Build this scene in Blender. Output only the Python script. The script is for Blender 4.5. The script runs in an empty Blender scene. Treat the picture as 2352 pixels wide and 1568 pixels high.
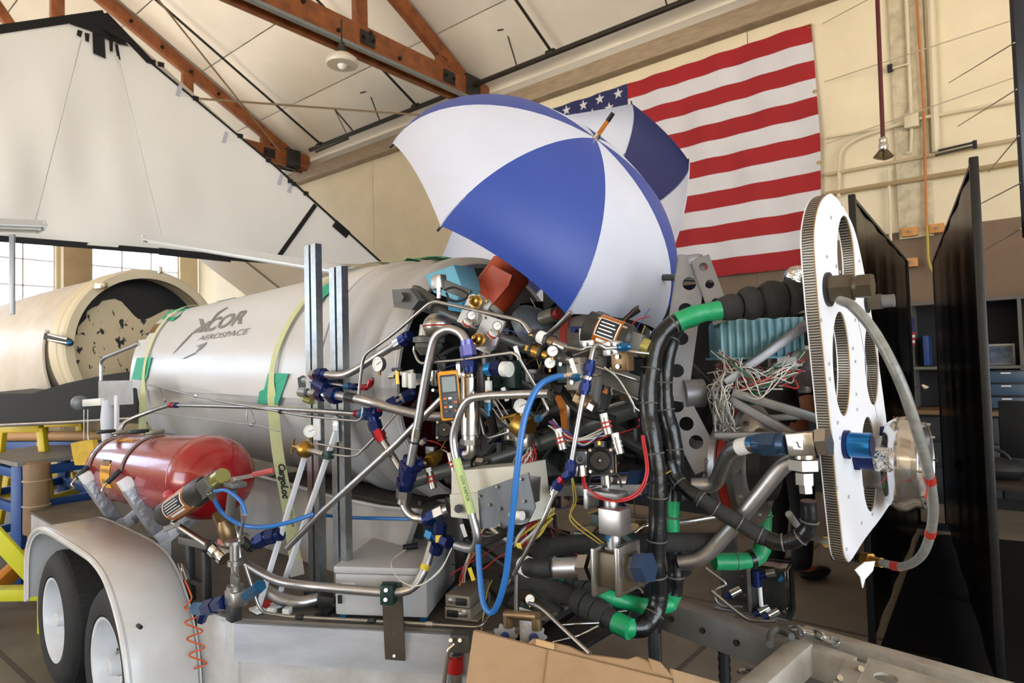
import bpy, bmesh, math, random
from mathutils import Vector as V, Matrix
random.seed(7)
SC = bpy.context.scene
COL = SC.collection
# ------------------------------------------------------------------ camera
FPX, CXP, CYP, CAMZ = 1480.0, 1176.0, 784.0, 1.55
PITCH, ROLL = math.radians(2.1), math.radians(1.5)
FW = V((0, math.cos(PITCH), math.sin(PITCH)))
UP0 = V((0, -math.sin(PITCH), math.cos(PITCH)))
R0 = V((1, 0, 0))
RT = R0*math.cos(ROLL) - UP0*math.sin(ROLL)
UPV = R0*math.sin(ROLL) + UP0*math.cos(ROLL)
CAM = V((0, 0, CAMZ))
cd = bpy.data.cameras.new('camera'); cam = bpy.data.objects.new('camera', cd); COL.objects.link(cam)
cd.sensor_width = 36.0; cd.lens = 36.0*FPX/2352.0; cd.clip_start = .05; cd.clip_end = 300
cam.matrix_world = Matrix(((RT.x, UPV.x, -FW.x, 0), (RT.y, UPV.y, -FW.y, 0), (RT.z, UPV.z, -FW.z, CAMZ), (0, 0, 0, 1)))
cd.dof.use_dof = True; cd.dof.focus_distance = 2.35; cd.dof.aperture_fstop = 5.0
SC.camera = cam
# ------------------------------------------------------------------ world, sun, exposure
SC.view_settings.view_transform = 'Standard'; SC.view_settings.look = 'None'
SC.view_settings.gamma = 1.0; SC.view_settings.use_curve_mapping = False
SC.view_settings.exposure = 1.22
wd = bpy.data.worlds.new('sky'); SC.world = wd; wd.use_nodes = True
bgn = wd.node_tree.nodes['Background']
bgn.inputs[0].default_value = (.72, .86, 1.0, 1); bgn.inputs[1].default_value = 3.3
sd = bpy.data.lights.new('sun', 'SUN'); sd.energy = 85.0; sd.angle = math.radians(.6); sd.color = (1, .93, .82)
sun = bpy.data.objects.new('sun', sd); COL.objects.link(sun)
WA = math.radians(-51)
U1 = V((math.sin(WA), math.cos(WA), 0)); N1 = V((-math.cos(WA), math.sin(WA), 0)); Z = V((0, 0, 1))
W0 = V((3.83, 8, 0))
sun.rotation_euler = (-N1*math.cos(math.radians(46)) - Z*math.sin(math.radians(46)) + U1*.12).to_track_quat('-Z', 'Y').to_euler()
def Wp(t, n, z): return W0 + U1*t + N1*n + Z*z
def portal(name, c, ax, w, h):
    d = bpy.data.lights.new(name, 'AREA'); d.shape = 'RECTANGLE'; d.size = w; d.size_y = h; d.cycles.is_portal = True
    o = bpy.data.objects.new(name, d); COL.objects.link(o); o.location = c
    zz = -ax; xx = Z.cross(zz).normalized(); yy = zz.cross(xx)
    o.matrix_world = Matrix(((xx.x, yy.x, zz.x, c.x), (xx.y, yy.y, zz.y, c.y), (xx.z, yy.z, zz.z, c.z), (0, 0, 0, 1)))
DOOR_T, END_T, WID = -11.0, 16.4, 20.0
portal('door_daylight', Wp(DOOR_T-.3, 12, 2.9), U1, 13.0, 5.8)
portal('window_daylight', Wp(END_T+.35, 9.5, 3.75), -U1, 18.0, 2.5)
portal('added_side_daylight', Wp(7.0, WID+.35, 2.3), -N1, 9.0, 4.6)  # sky portal for the side opening added to light the left side
# ------------------------------------------------------------------ pixel -> place helpers (true depths)
def ray(x, y): return FW + RT*((x-CXP)/FPX) - UPV*((y-CYP)/FPX)
def pd(x, y, d): return CAM + ray(x, y)*d
AZ = math.radians(-48)
S = V((-math.sin(AZ), -math.cos(AZ), 0)); L = V((math.cos(AZ), -math.sin(AZ), 0))
OT = V((-1.04, 3.44, 0))
def T(s, l, z): return OT + S*s + L*l + Z*z
def _pl(x, y, nrm, off):
    r = ray(x, y); return CAM + r*((off - CAM.dot(nrm))/r.dot(nrm))
def pl(x, y, l): return _pl(x, y, L, OT.dot(L)+l)
def ps(x, y, s): return _pl(x, y, S, OT.dot(S)+s)
def pz(x, y, z): return _pl(x, y, Z, z)
def pw(x, y, n=0.): return _pl(x, y, N1, W0.dot(N1)+n)
def pt(x, y, t): return _pl(x, y, U1, W0.dot(U1)+t)
def dep(p): return (p-CAM).dot(FW)
def mpp(p): return dep(p)/FPX          # metres per pixel at a place
# ------------------------------------------------------------------ materials
def lin(c):
    if isinstance(c, str): c = tuple(int(c[i:i+2], 16)/255 for i in (0, 2, 4))
    return tuple((v/12.92 if v <= .04045 else ((v+.055)/1.055)**2.4) for v in c[:3]) + (1,)
MATS = {}
def mat(name, c, rough=.5, metal=0., var=.0, scale=8., bump=0., bscale=40., c2=None, coat=0., stretch=None, alpha=None, spec=.5):
    if name in MATS: return MATS[name]
    m = bpy.data.materials.new(name); m.use_nodes = True; nt = m.node_tree; b = nt.nodes['Principled BSDF']
    col = lin(c); b.inputs['Base Color'].default_value = col; b.inputs['Roughness'].default_value = rough; b.inputs['Metallic'].default_value = metal
    b.inputs['Specular IOR Level'].default_value = spec
    if coat: b.inputs['Coat Weight'].default_value = coat; b.inputs['Coat Roughness'].default_value = .08
    if alpha is not None: b.inputs['Alpha'].default_value = alpha
    if var or bump:
        tc = nt.nodes.new('ShaderNodeTexCoord'); src = tc.outputs['Object']
        if stretch:
            mp = nt.nodes.new('ShaderNodeMapping'); mp.inputs['Scale'].default_value = stretch; nt.links.new(src, mp.inputs[0]); src = mp.outputs[0]
    if var:
        nz = nt.nodes.new('ShaderNodeTexNoise'); nz.inputs['Scale'].default_value = scale; nz.inputs['Detail'].default_value = 5; nz.inputs['Roughness'].default_value = .62
        nt.links.new(src, nz.inputs['Vector'])
        cr = nt.nodes.new('ShaderNodeValToRGB'); cr.color_ramp.elements[0].position = .32; cr.color_ramp.elements[1].position = .68
        d = lin(c2) if c2 else tuple(max(0, v*(1-var)) for v in col[:3]) + (1,)
        cr.color_ramp.elements[0].color = d; cr.color_ramp.elements[1].color = col if c2 else tuple(min(1, v*(1+var*.35)) for v in col[:3]) + (1,)
        nt.links.new(nz.outputs['Fac'], cr.inputs[0]); nt.links.new(cr.outputs[0], b.inputs['Base Color'])
    if bump:
        n2 = nt.nodes.new('ShaderNodeTexNoise'); n2.inputs['Scale'].default_value = bscale; n2.inputs['Detail'].default_value = 4
        nt.links.new(src, n2.inputs['Vector'])
        bp = nt.nodes.new('ShaderNodeBump'); bp.inputs['Strength'].default_value = bump; bp.inputs['Distance'].default_value = .02
        nt.links.new(n2.outputs['Fac'], bp.inputs['Height']); nt.links.new(bp.outputs[0], b.inputs['Normal'])
    MATS[name] = m; return m
def emat(name, c, e):
    m = mat(name, c, .4); b = m.node_tree.nodes['Principled BSDF']; b.inputs['Emission Color'].default_value = lin(c); b.inputs['Emission Strength'].default_value = e; return m
def glassmat(name, tint, gloss=.12, rough=.03, gcol=(1, 1, 1, 1)):
    if name in MATS: return MATS[name]
    m = bpy.data.materials.new(name); m.use_nodes = True; nt = m.node_tree; nt.nodes.clear()
    o = nt.nodes.new('ShaderNodeOutputMaterial'); mx = nt.nodes.new('ShaderNodeMixShader'); t = nt.nodes.new('ShaderNodeBsdfTransparent'); g = nt.nodes.new('ShaderNodeBsdfGlossy')
    t.inputs[0].default_value = lin(tint); g.inputs[0].default_value = gcol; g.inputs['Roughness'].default_value = rough; mx.inputs[0].default_value = gloss
    nt.links.new(t.outputs[0], mx.inputs[1]); nt.links.new(g.outputs[0], mx.inputs[2]); nt.links.new(mx.outputs[0], o.inputs[0])
    MATS[name] = m; return m
# ------------------------------------------------------------------ mesh builder
def frame(z, x=None):
    z = z.normalized()
    if x is None: x = V((1, 0, 0)) if abs(z.x) < .8 else V((0, 1, 0))
    x = (x - z*x.dot(z)).normalized(); return x, z.cross(x), z
def spline(pts, k=6):
    if len(pts) < 3: return [V(p) for p in pts]
    P = [V(p) for p in pts]; P = [P[0]*2-P[1]] + P + [P[-1]*2-P[-2]]; out = []
    for i in range(1, len(P)-2):
        a, b, c, d = P[i-1:i+3]
        for j in range(k):
            t = j/k; out.append(.5*((2*b)+(c-a)*t+(2*a-5*b+4*c-d)*t*t+(3*b-a-3*c+d)*t**3))
    out.append(P[-2]); return out
def bends(pts, r, k=5):
    """straight runs with rounded corners of radius r"""
    P = [V(p) for p in pts]; out = [P[0]]
    for i in range(1, len(P)-1):
        a, b, c = P[i-1], P[i], P[i+1]; u = (a-b); w = (c-b)
        q = min(r, u.length*.48, w.length*.48); p0 = b+u.normalized()*q; p1 = b+w.normalized()*q
        for j in range(k+1):
            t = j/k; out.append(p0*(1-t)**2 + b*2*t*(1-t) + p1*t*t)
    out.append(P[-1]); return out
class MB:
    def __init__(s): s.v = []; s.f = []; s.m = []; s.mi = 0
    def add(s, vs, fs):
        o = len(s.v); s.v += [V(p) for p in vs]; s.f += [tuple(i+o for i in f) for f in fs]; s.m += [s.mi]*len(fs); return s
    def box(s, c, size, ax=None, bev=0., seg=2):
        ax = ax or (V((1, 0, 0)), V((0, 1, 0)), Z); c = V(c)
        bm = bmesh.new(); bmesh.ops.create_cube(bm, size=1)
        for v in bm.verts: v.co = V((v.co.x*size[0], v.co.y*size[1], v.co.z*size[2]))
        if bev: bmesh.ops.bevel(bm, geom=bm.edges[:], offset=bev, segments=seg, profile=.5, affect='EDGES')
        s.addbm(bm, lambda p: c+ax[0]*p.x+ax[1]*p.y+ax[2]*p.z); return s
    def addbm(s, bm, fn=lambda p: p):
        bm.verts.index_update(); s.add([fn(v.co) for v in bm.verts], [[v.index for v in f.verts] for f in bm.faces]); bm.free(); return s
    def beam(s, p0, p1, w, h, up=None, bev=0.):
        p0, p1 = V(p0), V(p1); d = p1-p0; u = up or (Z if abs(d.normalized().z) < .95 else V((0, 1, 0)))
        x = d.normalized(); y = u.cross(x).normalized(); z = x.cross(y); return s.box((p0+p1)/2, (d.length, w, h), (x, y, z), bev)
    def tube(s, pts, r, n=10, caps=True, closed=False, tw=None):
        P = [V(p) for p in pts]; N = len(P); vs = []; fs = []
        x = None
        for i, p in enumerate(P):
            if closed: d = P[(i+1) % N]-P[i-1]
            else: d = P[min(i+1, N-1)]-P[max(i-1, 0)]
            if d.length < 1e-9: d = V((0, 0, 1))
            d.normalize()
            if x is None: x = frame(d)[0]
            x = (x-d*x.dot(d)); x = x.normalized() if x.length > 1e-6 else frame(d)[0]
            y = d.cross(x); rr = r[i] if isinstance(r, (list, tuple)) else r
            for k in range(n):
                a = 2*math.pi*k/n; vs.append(p+x*(math.cos(a)*rr)+y*(math.sin(a)*rr))
        for i in range(N if closed else N-1):
            j = (i+1) % N
            for k in range(n): fs.append((i*n+k, i*n+(k+1) % n, j*n+(k+1) % n, j*n+k))
        if caps and not closed: fs.append(tuple(range(n))[::-1]); fs.append(tuple((N-1)*n+k for k in range(n)))
        return s.add(vs, fs)
    def cyl(s, p0, p1, r0, r1=None, n=16, caps=True):
        p0, p1 = V(p0), V(p1); r1 = r0 if r1 is None else r1; return s.tube([p0, p1], [r0, r1], n, caps)
    def lathe(s, p0, axis, prof, n=24, x=None, caps=True):
        a = V(axis).normalized(); X, Y, _ = frame(a, x); vs = []; fs = []; p0 = V(p0)
        for t, r in prof:
            for k in range(n):
                q = 2*math.pi*k/n; vs.append(p0+a*t+X*(math.cos(q)*r)+Y*(math.sin(q)*r))
        for i in range(len(prof)-1):
            for k in range(n): fs.append((i*n+k, i*n+(k+1) % n, (i+1)*n+(k+1) % n, (i+1)*n+k))
        if caps: fs.append(tuple(range(n))[::-1]); fs.append(tuple((len(prof)-1)*n+k for k in range(n)))
        return s.add(vs, fs)
    def ell(s, c, rad, ax=None, n=16, h=10):
        ax = ax or (V((1, 0, 0)), V((0, 1, 0)), Z); c = V(c); vs = []; fs = []
        for i in range(h+1):
            a = math.pi*i/h
            for k in range(n):
                b = 2*math.pi*k/n; vs.append(c+ax[0]*(rad[0]*math.sin(a)*math.cos(b))+ax[1]*(rad[1]*math.sin(a)*math.sin(b))+ax[2]*(rad[2]*-math.cos(a)))
        for i in range(h):
            for k in range(n): fs.append((i*n+k, i*n+(k+1) % n, (i+1)*n+(k+1) % n, (i+1)*n+k))
        return s.add(vs, fs)
    def torus(s, c, axis, R, r, n=28, m=8):
        X, Y, _ = frame(V(axis)); return s.tube([V(c)+X*(math.cos(2*math.pi*i/n)*R)+Y*(math.sin(2*math.pi*i/n)*R) for i in range(n)], r, m, closed=True)
    def prism(s, poly, thick):
        P = [V(p) for p in poly]; n = len(P); t = V(thick)
        return s.add(P+[p+t for p in P], [tuple(range(n))[::-1], tuple(range(n, 2*n))]+[(i, (i+1) % n, n+(i+1) % n, n+i) for i in range(n)])
    def grid(s, fn, nu, nv, thick=0.):
        vs = [V(fn(i/nu, j/nv)) for i in range(nu+1) for j in range(nv+1)]; w = nv+1
        fs = [(i*w+j, (i+1)*w+j, (i+1)*w+j+1, i*w+j+1) for i in range(nu) for j in range(nv)]
        if thick:
            me = bpy.data.meshes.new('t'); me.from_pydata(vs, [], fs); me.update(); N = len(vs)
            nrm = [v.normal.copy() for v in me.vertices]; bpy.data.meshes.remove(me)
            vs2 = vs+[p-q*thick for p, q in zip(vs, nrm)]; fs2 = fs+[tuple(i+N for i in f[::-1]) for f in fs]
            edge = [(i*w, (i+1)*w) for i in range(nu)]+[((i+1)*w+nv, i*w+nv) for i in range(nu)]+[(j+1, j) for j in range(nv)]+[(nu*w+j, nu*w+j+1) for j in range(nv)]
            fs2 += [(b, a, a+N, b+N) for a, b in edge]; return s.add(vs2, fs2)
        return s.add(vs, fs)
    def plate(s, outer, holes, o, ex, ey, thick):
        """flat plate with holes; outer/holes are 2-D outlines in the (ex, ey) frame at o, thickness vector"""
        cu = bpy.data.curves.new('c', 'CURVE'); cu.dimensions = '2D'; cu.fill_mode = 'BOTH'; cu.extrude = .5
        for q in [outer]+holes:
            sp = cu.splines.new('POLY'); sp.points.add(len(q)-1); sp.use_cyclic_u = True
            for pnt, (a, b) in zip(sp.points, q): pnt.co = (a, b, 0, 1)
        ob = bpy.data.objects.new('c', cu); me = bpy.data.meshes.new_from_object(ob)
        o, ex, ey, th = V(o), V(ex), V(ey), V(thick)
        s.add([o+ex*v.co.x+ey*v.co.y+th*(v.co.z+.5) for v in me.vertices], [list(f.vertices) for f in me.polygons])
        bpy.data.objects.remove(ob); bpy.data.curves.remove(cu); bpy.data.meshes.remove(me); return s
    def text(s, txt, size, fn, shear=0., bold=0., ext=0., cuts=(), align='LEFT'):
        """lettering mesh; fn maps (x, y, depth) to a place"""
        cu = bpy.data.curves.new('t', 'FONT'); cu.body = txt; cu.size = size; cu.shear = shear; cu.offset = bold; cu.extrude = ext; cu.align_x = align; cu.resolution_u = 3
        ob = bpy.data.objects.new('t', cu); me = bpy.data.meshes.new_from_object(ob); bm = bmesh.new(); bm.from_mesh(me)
        for ax, val in cuts:
            bmesh.ops.bisect_plane(bm, geom=bm.verts[:]+bm.edges[:]+bm.faces[:], plane_co=(val if ax == 0 else 0, val if ax == 1 else 0, 0), plane_no=(1, 0, 0) if ax == 0 else (0, 1, 0))
        s.addbm(bm, lambda p: fn(p.x, p.y, p.z)); bpy.data.objects.remove(ob); bpy.data.curves.remove(cu); bpy.data.meshes.remove(me); return s
def circ(x, y, rx, ry=None, n=28, a0=0.):
    ry = rx if ry is None else ry
    return [(x+rx*math.cos(2*math.pi*k/n+a0), y+ry*math.sin(2*math.pi*k/n+a0)) for k in range(n)]
# ------------------------------------------------------------------ objects
def mkobj(name, mb, m, origin, sharp=38):
    me = bpy.data.meshes.new(name); me.from_pydata([p-origin for p in mb.v], [], mb.f)
    for mm in (m if isinstance(m, (list, tuple)) else [m]): me.materials.append(mm)
    me.polygons.foreach_set('material_index', mb.m); me.polygons.foreach_set('use_smooth', [True]*len(mb.f))
    bm = bmesh.new(); bm.from_mesh(me); bmesh.ops.recalc_face_normals(bm, faces=bm.faces[:]); bm.to_mesh(me); bm.free()
    me.set_sharp_from_angle(angle=math.radians(sharp)); me.update()
    o = bpy.data.objects.new(name, me); COL.objects.link(o); return o
def base(vs):
    xs = [p.x for p in vs]; ys = [p.y for p in vs]; zs = [p.z for p in vs]
    return V(((min(xs)+max(xs))/2, (min(ys)+max(ys))/2, min(zs)))
def tagit(o, label=None, cat=None, group=None, kind=None):
    for k, v in (('label', label), ('category', cat), ('group', group), ('kind', kind)):
        if v: o[k] = v
def solo(name, mb, m, label, cat, group=None, kind=None, sharp=38):
    b = base(mb.v); o = mkobj(name, mb, m, b, sharp); o.location = b; tagit(o, label, cat, group, kind); return o
THINGS = []
class Thing:
    def __init__(s, name, label=None, cat=None, group=None, kind=None, body=None, m=None):
        s.name, s.label, s.cat, s.group, s.kind, s.parts = name, label, cat, group, kind, []; s.body, s.m = body, m; THINGS.append(s)
    def part(s, name, mb, m, label=None, kind=None, sharp=38):
        p = [name, mb, m, label, kind, [], sharp]; s.parts.append(p); return p
    def sub(s, p, name, mb, m, label=None): p[5].append((name, mb, m, label)); return p
    def make(s):
        vs = list(s.body.v) if s.body else []
        for p in s.parts: vs += p[1].v
        b = base(vs)
        if s.body: r = mkobj(s.name, s.body, s.m, b)
        else: r = bpy.data.objects.new(s.name, None); COL.objects.link(r); r.empty_display_size = .1
        r.location = b; tagit(r, s.label, s.cat, s.group, s.kind)
        for name, mb, m, label, kind, subs, sharp in s.parts:
            o = mkobj(name, mb, m, b, sharp); o.parent = r; tagit(o, label, None, None, kind)
            for n2, mb2, m2, l2 in subs:
                q = mkobj(n2, mb2, m2, b); q.parent = o; tagit(q, l2)
        return r
def finish():
    for t in THINGS: t.make()
# ------------------------------------------------------------------ shared materials
STEEL = mat('brushed steel', 'b4b2ae', .32, 1, .12, 30)
ALU = mat('bare aluminium', 'b9b9bb', .38, 1, .15, 20)
ALUD = mat('dull aluminium', '8d8d8f', .48, .9, .2, 12)
CHROME = mat('bright plated steel', 'd6d4d0', .16, 1)
ZINC = mat('zinc plated channel', 'b5bcbf', .3, 1, .2, 40)
BLUEAN = mat('blue anodised fitting', '16265c', .34, .6, .15, 40)
TEALAN = mat('light blue anodised fitting', '2a6690', .32, .7)
REDAN = mat('red anodised fitting', 'b02a34', .3, .8)
BRASS = mat('brass', 'b08a45', .35, 1, .2, 30)
BRONZE = mat('bronze casting', '8a7152', .42, .8, .25, 30)
BLACK = mat('black plastic', '141416', .45)
RUBBER = mat('black rubber', '1a1a1a', .6, 0, .2, 20, .1, 60)
FOAM = mat('black pipe foam', '2a2928', .85, 0, .2, 14, .25, 90)
TAPEK = mat('shiny black tape', '131416', .26, 0, .2, 15, .3, 12)
GREENT = mat('green tape', '16945c', .42, 0, .15, 12, .2, 24)
GREEN2 = mat('mint green tape', '2aa886', .6, 0, .1, 20)
WHITEP = mat('white paint', 'd9dade', .42, 0, .07, 6)
GREYP = mat('grey painted metal', '5a5955', .45, .1, .15, 10)
DGREY = mat('dark grey metal', '3a3a3a', .42, .5, .2, 14)
TUBEG = mat('grey primer tube', '4b4e4d', .34, .1, .15, 10)
OLIVE = mat('dark green clamp', '12302c', .5)
WHITEPL = mat('white plastic', 'dcdcd8', .4)
REDM = mat('red ring', 'a3281e', .45)
WHT = mat('white label', 'e9e9e6', .6)
INK = mat('black print', '1d1d1f', .6)
YEL = mat('yellow label', 'e0c53a', .55)
BLUEH = mat('blue plastic hose', '2a6cb4', .34)
WIREW = mat('white wire', 'c9c5bd', .55); WIRER = mat('red wire', 'b3272c', .45); WIREB = mat('blue wire', '3b4fa0', .5); WIREY = mat('yellow wire', 'b7a040', .5)
# ================================================================== hangar shell
EAVE = 6.03; SL = .52; RIDGE = WID/2
def rz(n): return EAVE + SL*(n if n <= RIDGE else WID-n)
def struct(name, mb, m, label, cat='structure', sharp=38): return solo(name, mb, m, label, cat, kind='structure', sharp=sharp)
conc = mat('floor concrete', '7a7266', .6, 0, .35, 1.2, .08, 30, c2='554e45')
mb = MB().box(Wp(-10, 10, -.1), (70, 60, .2), (U1, N1, Z)); f = Thing('floor', 'worn grey brown concrete hangar floor', 'floor', kind='structure', body=mb, m=conc)
jm = mat('floor joint', '4d4741', .8); 
for k, (a, b) in enumerate([((-4, 4.6), (16, 4.6)), ((-4, 7.6), (16, 7.6)), ((-4, 10.6), (16, 10.6)), ((4.4, .3), (4.4, 19)), ((9.4, .3), (9.4, 19)), ((-.6, .3), (-.6, 19))]):
    f.part('floor_joint', MB().beam(Wp(a[0], a[1], .0005), Wp(b[0], b[1], .0005), .03, .002), jm)
# flag wall: cream upper, brown lower paint
cream = mat('cream wall paint', 'dfd2b4', .7, 0, .08, 1.5)
brown = mat('brown wall paint', '75604c', .65, 0, .1, 2)
wl = Thing('wall_right', 'tall hangar side wall painted cream above and brown below', 'wall', kind='structure')
for k in range(7):
    t0 = DOOR_T + k*(END_T-DOOR_T)/7; t1 = t0+(END_T-DOOR_T)/7
    wl.part('upper_panel', MB().box(Wp((t0+t1)/2, -.1, (2.973+EAVE)/2), (t1-t0-.012, .2, EAVE-2.973), (U1, N1, Z)), cream)
    wl.part('lower_panel', MB().box(Wp((t0+t1)/2, -.1, 2.973/2), (t1-t0-.004, .2, 2.973), (U1, N1, Z)), brown)
wl.part('backing', MB().box(Wp((DOOR_T+END_T)/2, -.24, EAVE/2), (END_T-DOOR_T, .06, EAVE), (U1, N1, Z)), cream)
# eave timber along the wall top
tim = mat('weathered eave timber', '9b8870', .75, 0, .25, 4, stretch=(1, 1, 6))
struct('trim_1', MB().box(Wp(2.7, .1, EAVE+.02), (27, .2, .26), (U1, N1, Z), .01), tim, 'long weathered timber beam along the top of the cream wall')
struct('trim_2', MB().box(Wp(2.7, .06, EAVE+.24), (27, .1, .14), (U1, N1, Z), .01), mat('pale eave strip', 'b9b3a8', .7), 'pale metal strip along the eave above the timber beam')
# far end wall with tall steel windows
endm = mat('end wall paint', 'd6c7a8', .7, 0, .1, 2)
mb = MB()
mb.box(Wp(END_T+.15, WID/2, 1.25), (.3, WID, 2.5), (U1, N1, Z))
WINS = [(.5, 2.66), (3.44, 7.3), (8.1, 12.0), (12.8, 16.7)]
WZ0, WZ1 = 2.5, 5.0
xs = [0]+[q for w in WINS for q in w]+[WID]
for a, b in zip(xs[::2], xs[1::2]): mb.box(Wp(END_T+.15, (a+b)/2, (WZ0+WZ1)/2), (.3, b-a, WZ1-WZ0), (U1, N1, Z))
mb.prism([Wp(END_T, 0, WZ1), Wp(END_T, WID, WZ1), Wp(END_T, WID, EAVE), Wp(END_T, RIDGE, rz(RIDGE)), Wp(END_T, 0, EAVE)], U1*.3)
struct('wall_left', mb, endm, 'cream end wall with tall steel windows beyond the white tent', 'wall')
ibar = mat('window bar', 'cfc9bd', .5); pane = glassmat('window glass', 'f4f8ff', .08)
for k, (a, b) in enumerate(WINS):
    w = Thing('window_%d' % (k+1), 'bright multi-pane steel window in the far end wall', 'window', kind='structure')
    nx = max(2, round((b-a)/.62)); nz = 4; m2 = MB()
    for z in (WZ0, WZ1): m2.box(Wp(END_T+.12, (a+b)/2, z), (.08, b-a, .07), (U1, N1, Z))
    for q in (a, b): m2.box(Wp(END_T+.12, q, (WZ0+WZ1)/2), (.08, .07, WZ1-WZ0), (U1, N1, Z))
    w.part('frame', m2, ibar)
    for i in range(1, nx): w.part('muntin', MB().box(Wp(END_T+.12, a+(b-a)*i/nx, (WZ0+WZ1)/2), (.05, .035, WZ1-WZ0), (U1, N1, Z)), ibar)
    for i in range(1, nz): w.part('muntin', MB().box(Wp(END_T+.12, (a+b)/2, WZ0+(WZ1-WZ0)*i/nz), (.05, b-a, .035), (U1, N1, Z)), ibar)
    for i in range(nx):
        for j in range(nz): w.part('pane', MB().box(Wp(END_T+.14, a+(b-a)*(i+.5)/nx, WZ0+(WZ1-WZ0)*(j+.5)/nz), (.006, (b-a)/nx-.03, (WZ1-WZ0)/nz-.03), (U1, N1, Z)), pane)
for k, n in enumerate((3.05, 7.7)):
    struct('trim_%d' % (k+3), MB().box(Wp(END_T-.12, n, 2.75), (.24, .62, 5.5), (U1, N1, Z), .02), mat('pilaster', 'b39f7c', .7, 0, .1, 3), ['tan pilaster between the two bright end windows', 'tan pilaster further along the end wall'][k])
# near side wall with an unseen opening added to light the left side, and the wide open hangar door behind the camera
mb = MB()
for a, b, z0, z1 in ((DOOR_T, 2.5, 0, EAVE), (11.5, END_T, 0, EAVE), (2.5, 11.5, 4.6, EAVE)):
    mb.box(Wp((a+b)/2, WID+.15, (z0+z1)/2), (b-a, .3, z1-z0), (U1, N1, Z))
struct('wall_near', mb, endm, 'hangar side wall behind the camera with an opening added to let in light', 'wall')
mb = MB()
for a, b in ((0, 5.5), (18.5, 20)): mb.box(Wp(DOOR_T-.15, (a+b)/2, 3), (.3, b-a, 6), (U1, N1, Z))
mb.prism([Wp(DOOR_T, 0, 5.8), Wp(DOOR_T, WID, 5.8), Wp(DOOR_T, WID, EAVE), Wp(DOOR_T, RIDGE, rz(RIDGE)), Wp(DOOR_T, 0, EAVE)], -U1*.3)
struct('wall_back', mb, endm, 'hangar end wall with its wide door standing open', 'wall')
# ceiling: roof deck and insulation panels
ceil = Thing('ceiling', 'sloping ceiling lined with pale quilted insulation sheets', 'ceiling', kind='structure')
insul = mat('ceiling insulation', 'e4dfd5', .6, 0, .06, 1.5, .35, 3.5)
for sgn in (0, 1):
    a, b = (0, RIDGE) if sgn == 0 else (RIDGE, WID)
    q = [Wp(DOOR_T-.3, a-(.4 if not sgn else 0), rz(a)+.42-(.2 if not sgn else 0)), Wp(END_T+.3, a-(.4 if not sgn else 0), rz(a)+.42-(.2 if not sgn else 0)), Wp(END_T+.3, b+(.4 if sgn else 0), rz(b)+.42-(.2 if sgn else 0)), Wp(DOOR_T-.3, b+(.4 if sgn else 0), rz(b)+.42-(.2 if sgn else 0))]
    ceil.part('roof_deck', MB().prism(q, Z*.1), insul)
TR = [-5.55, -.1, 5.35, 10.8]
edges = [DOOR_T]+TR+[END_T]
cs = math.hypot(1, SL); sd_ = (N1+Z*SL)/cs; nd = (Z-N1*SL)/cs
for i in range(len(edges)-1):
    t0, t1 = edges[i], edges[i+1]
    for j in range(8):
        n0, n1 = j*RIDGE/8, (j+1)*RIDGE/8; L_ = (n1-n0)*cs
        o = Wp((t0+t1)/2, (n0+n1)/2, rz((n0+n1)/2)+.33); W_ = t1-t0
        def fn(u, v, o=o, W_=W_, L_=L_, i=i, j=j):
            sag = .03*(1-(2*v-1)**2)*(1-(2*u-1)**8) + .006*math.sin(u*17+j*2.1+i)*math.sin(v*5+i)
            return o+U1*((u-.5)*(W_-.02))+sd_*((v-.5)*(L_-.02))-nd*sag
        ceil.part('ceiling_panel', MB().grid(fn, 16, 6, -.02), insul, sharp=60)
    for j in range(4):
        n0, n1 = RIDGE+j*RIDGE/4, RIDGE+(j+1)*RIDGE/4; o0 = Wp((t0+t1)/2, (n0+n1)/2, rz((n0+n1)/2)+.33)
        nn = (N1-Z*SL)/cs; ceil.part('ceiling_panel', MB().box(o0, (t1-t0-.02, (n1-n0)*cs-.02, .02), (U1, nn, U1.cross(nn))), insul)
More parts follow.
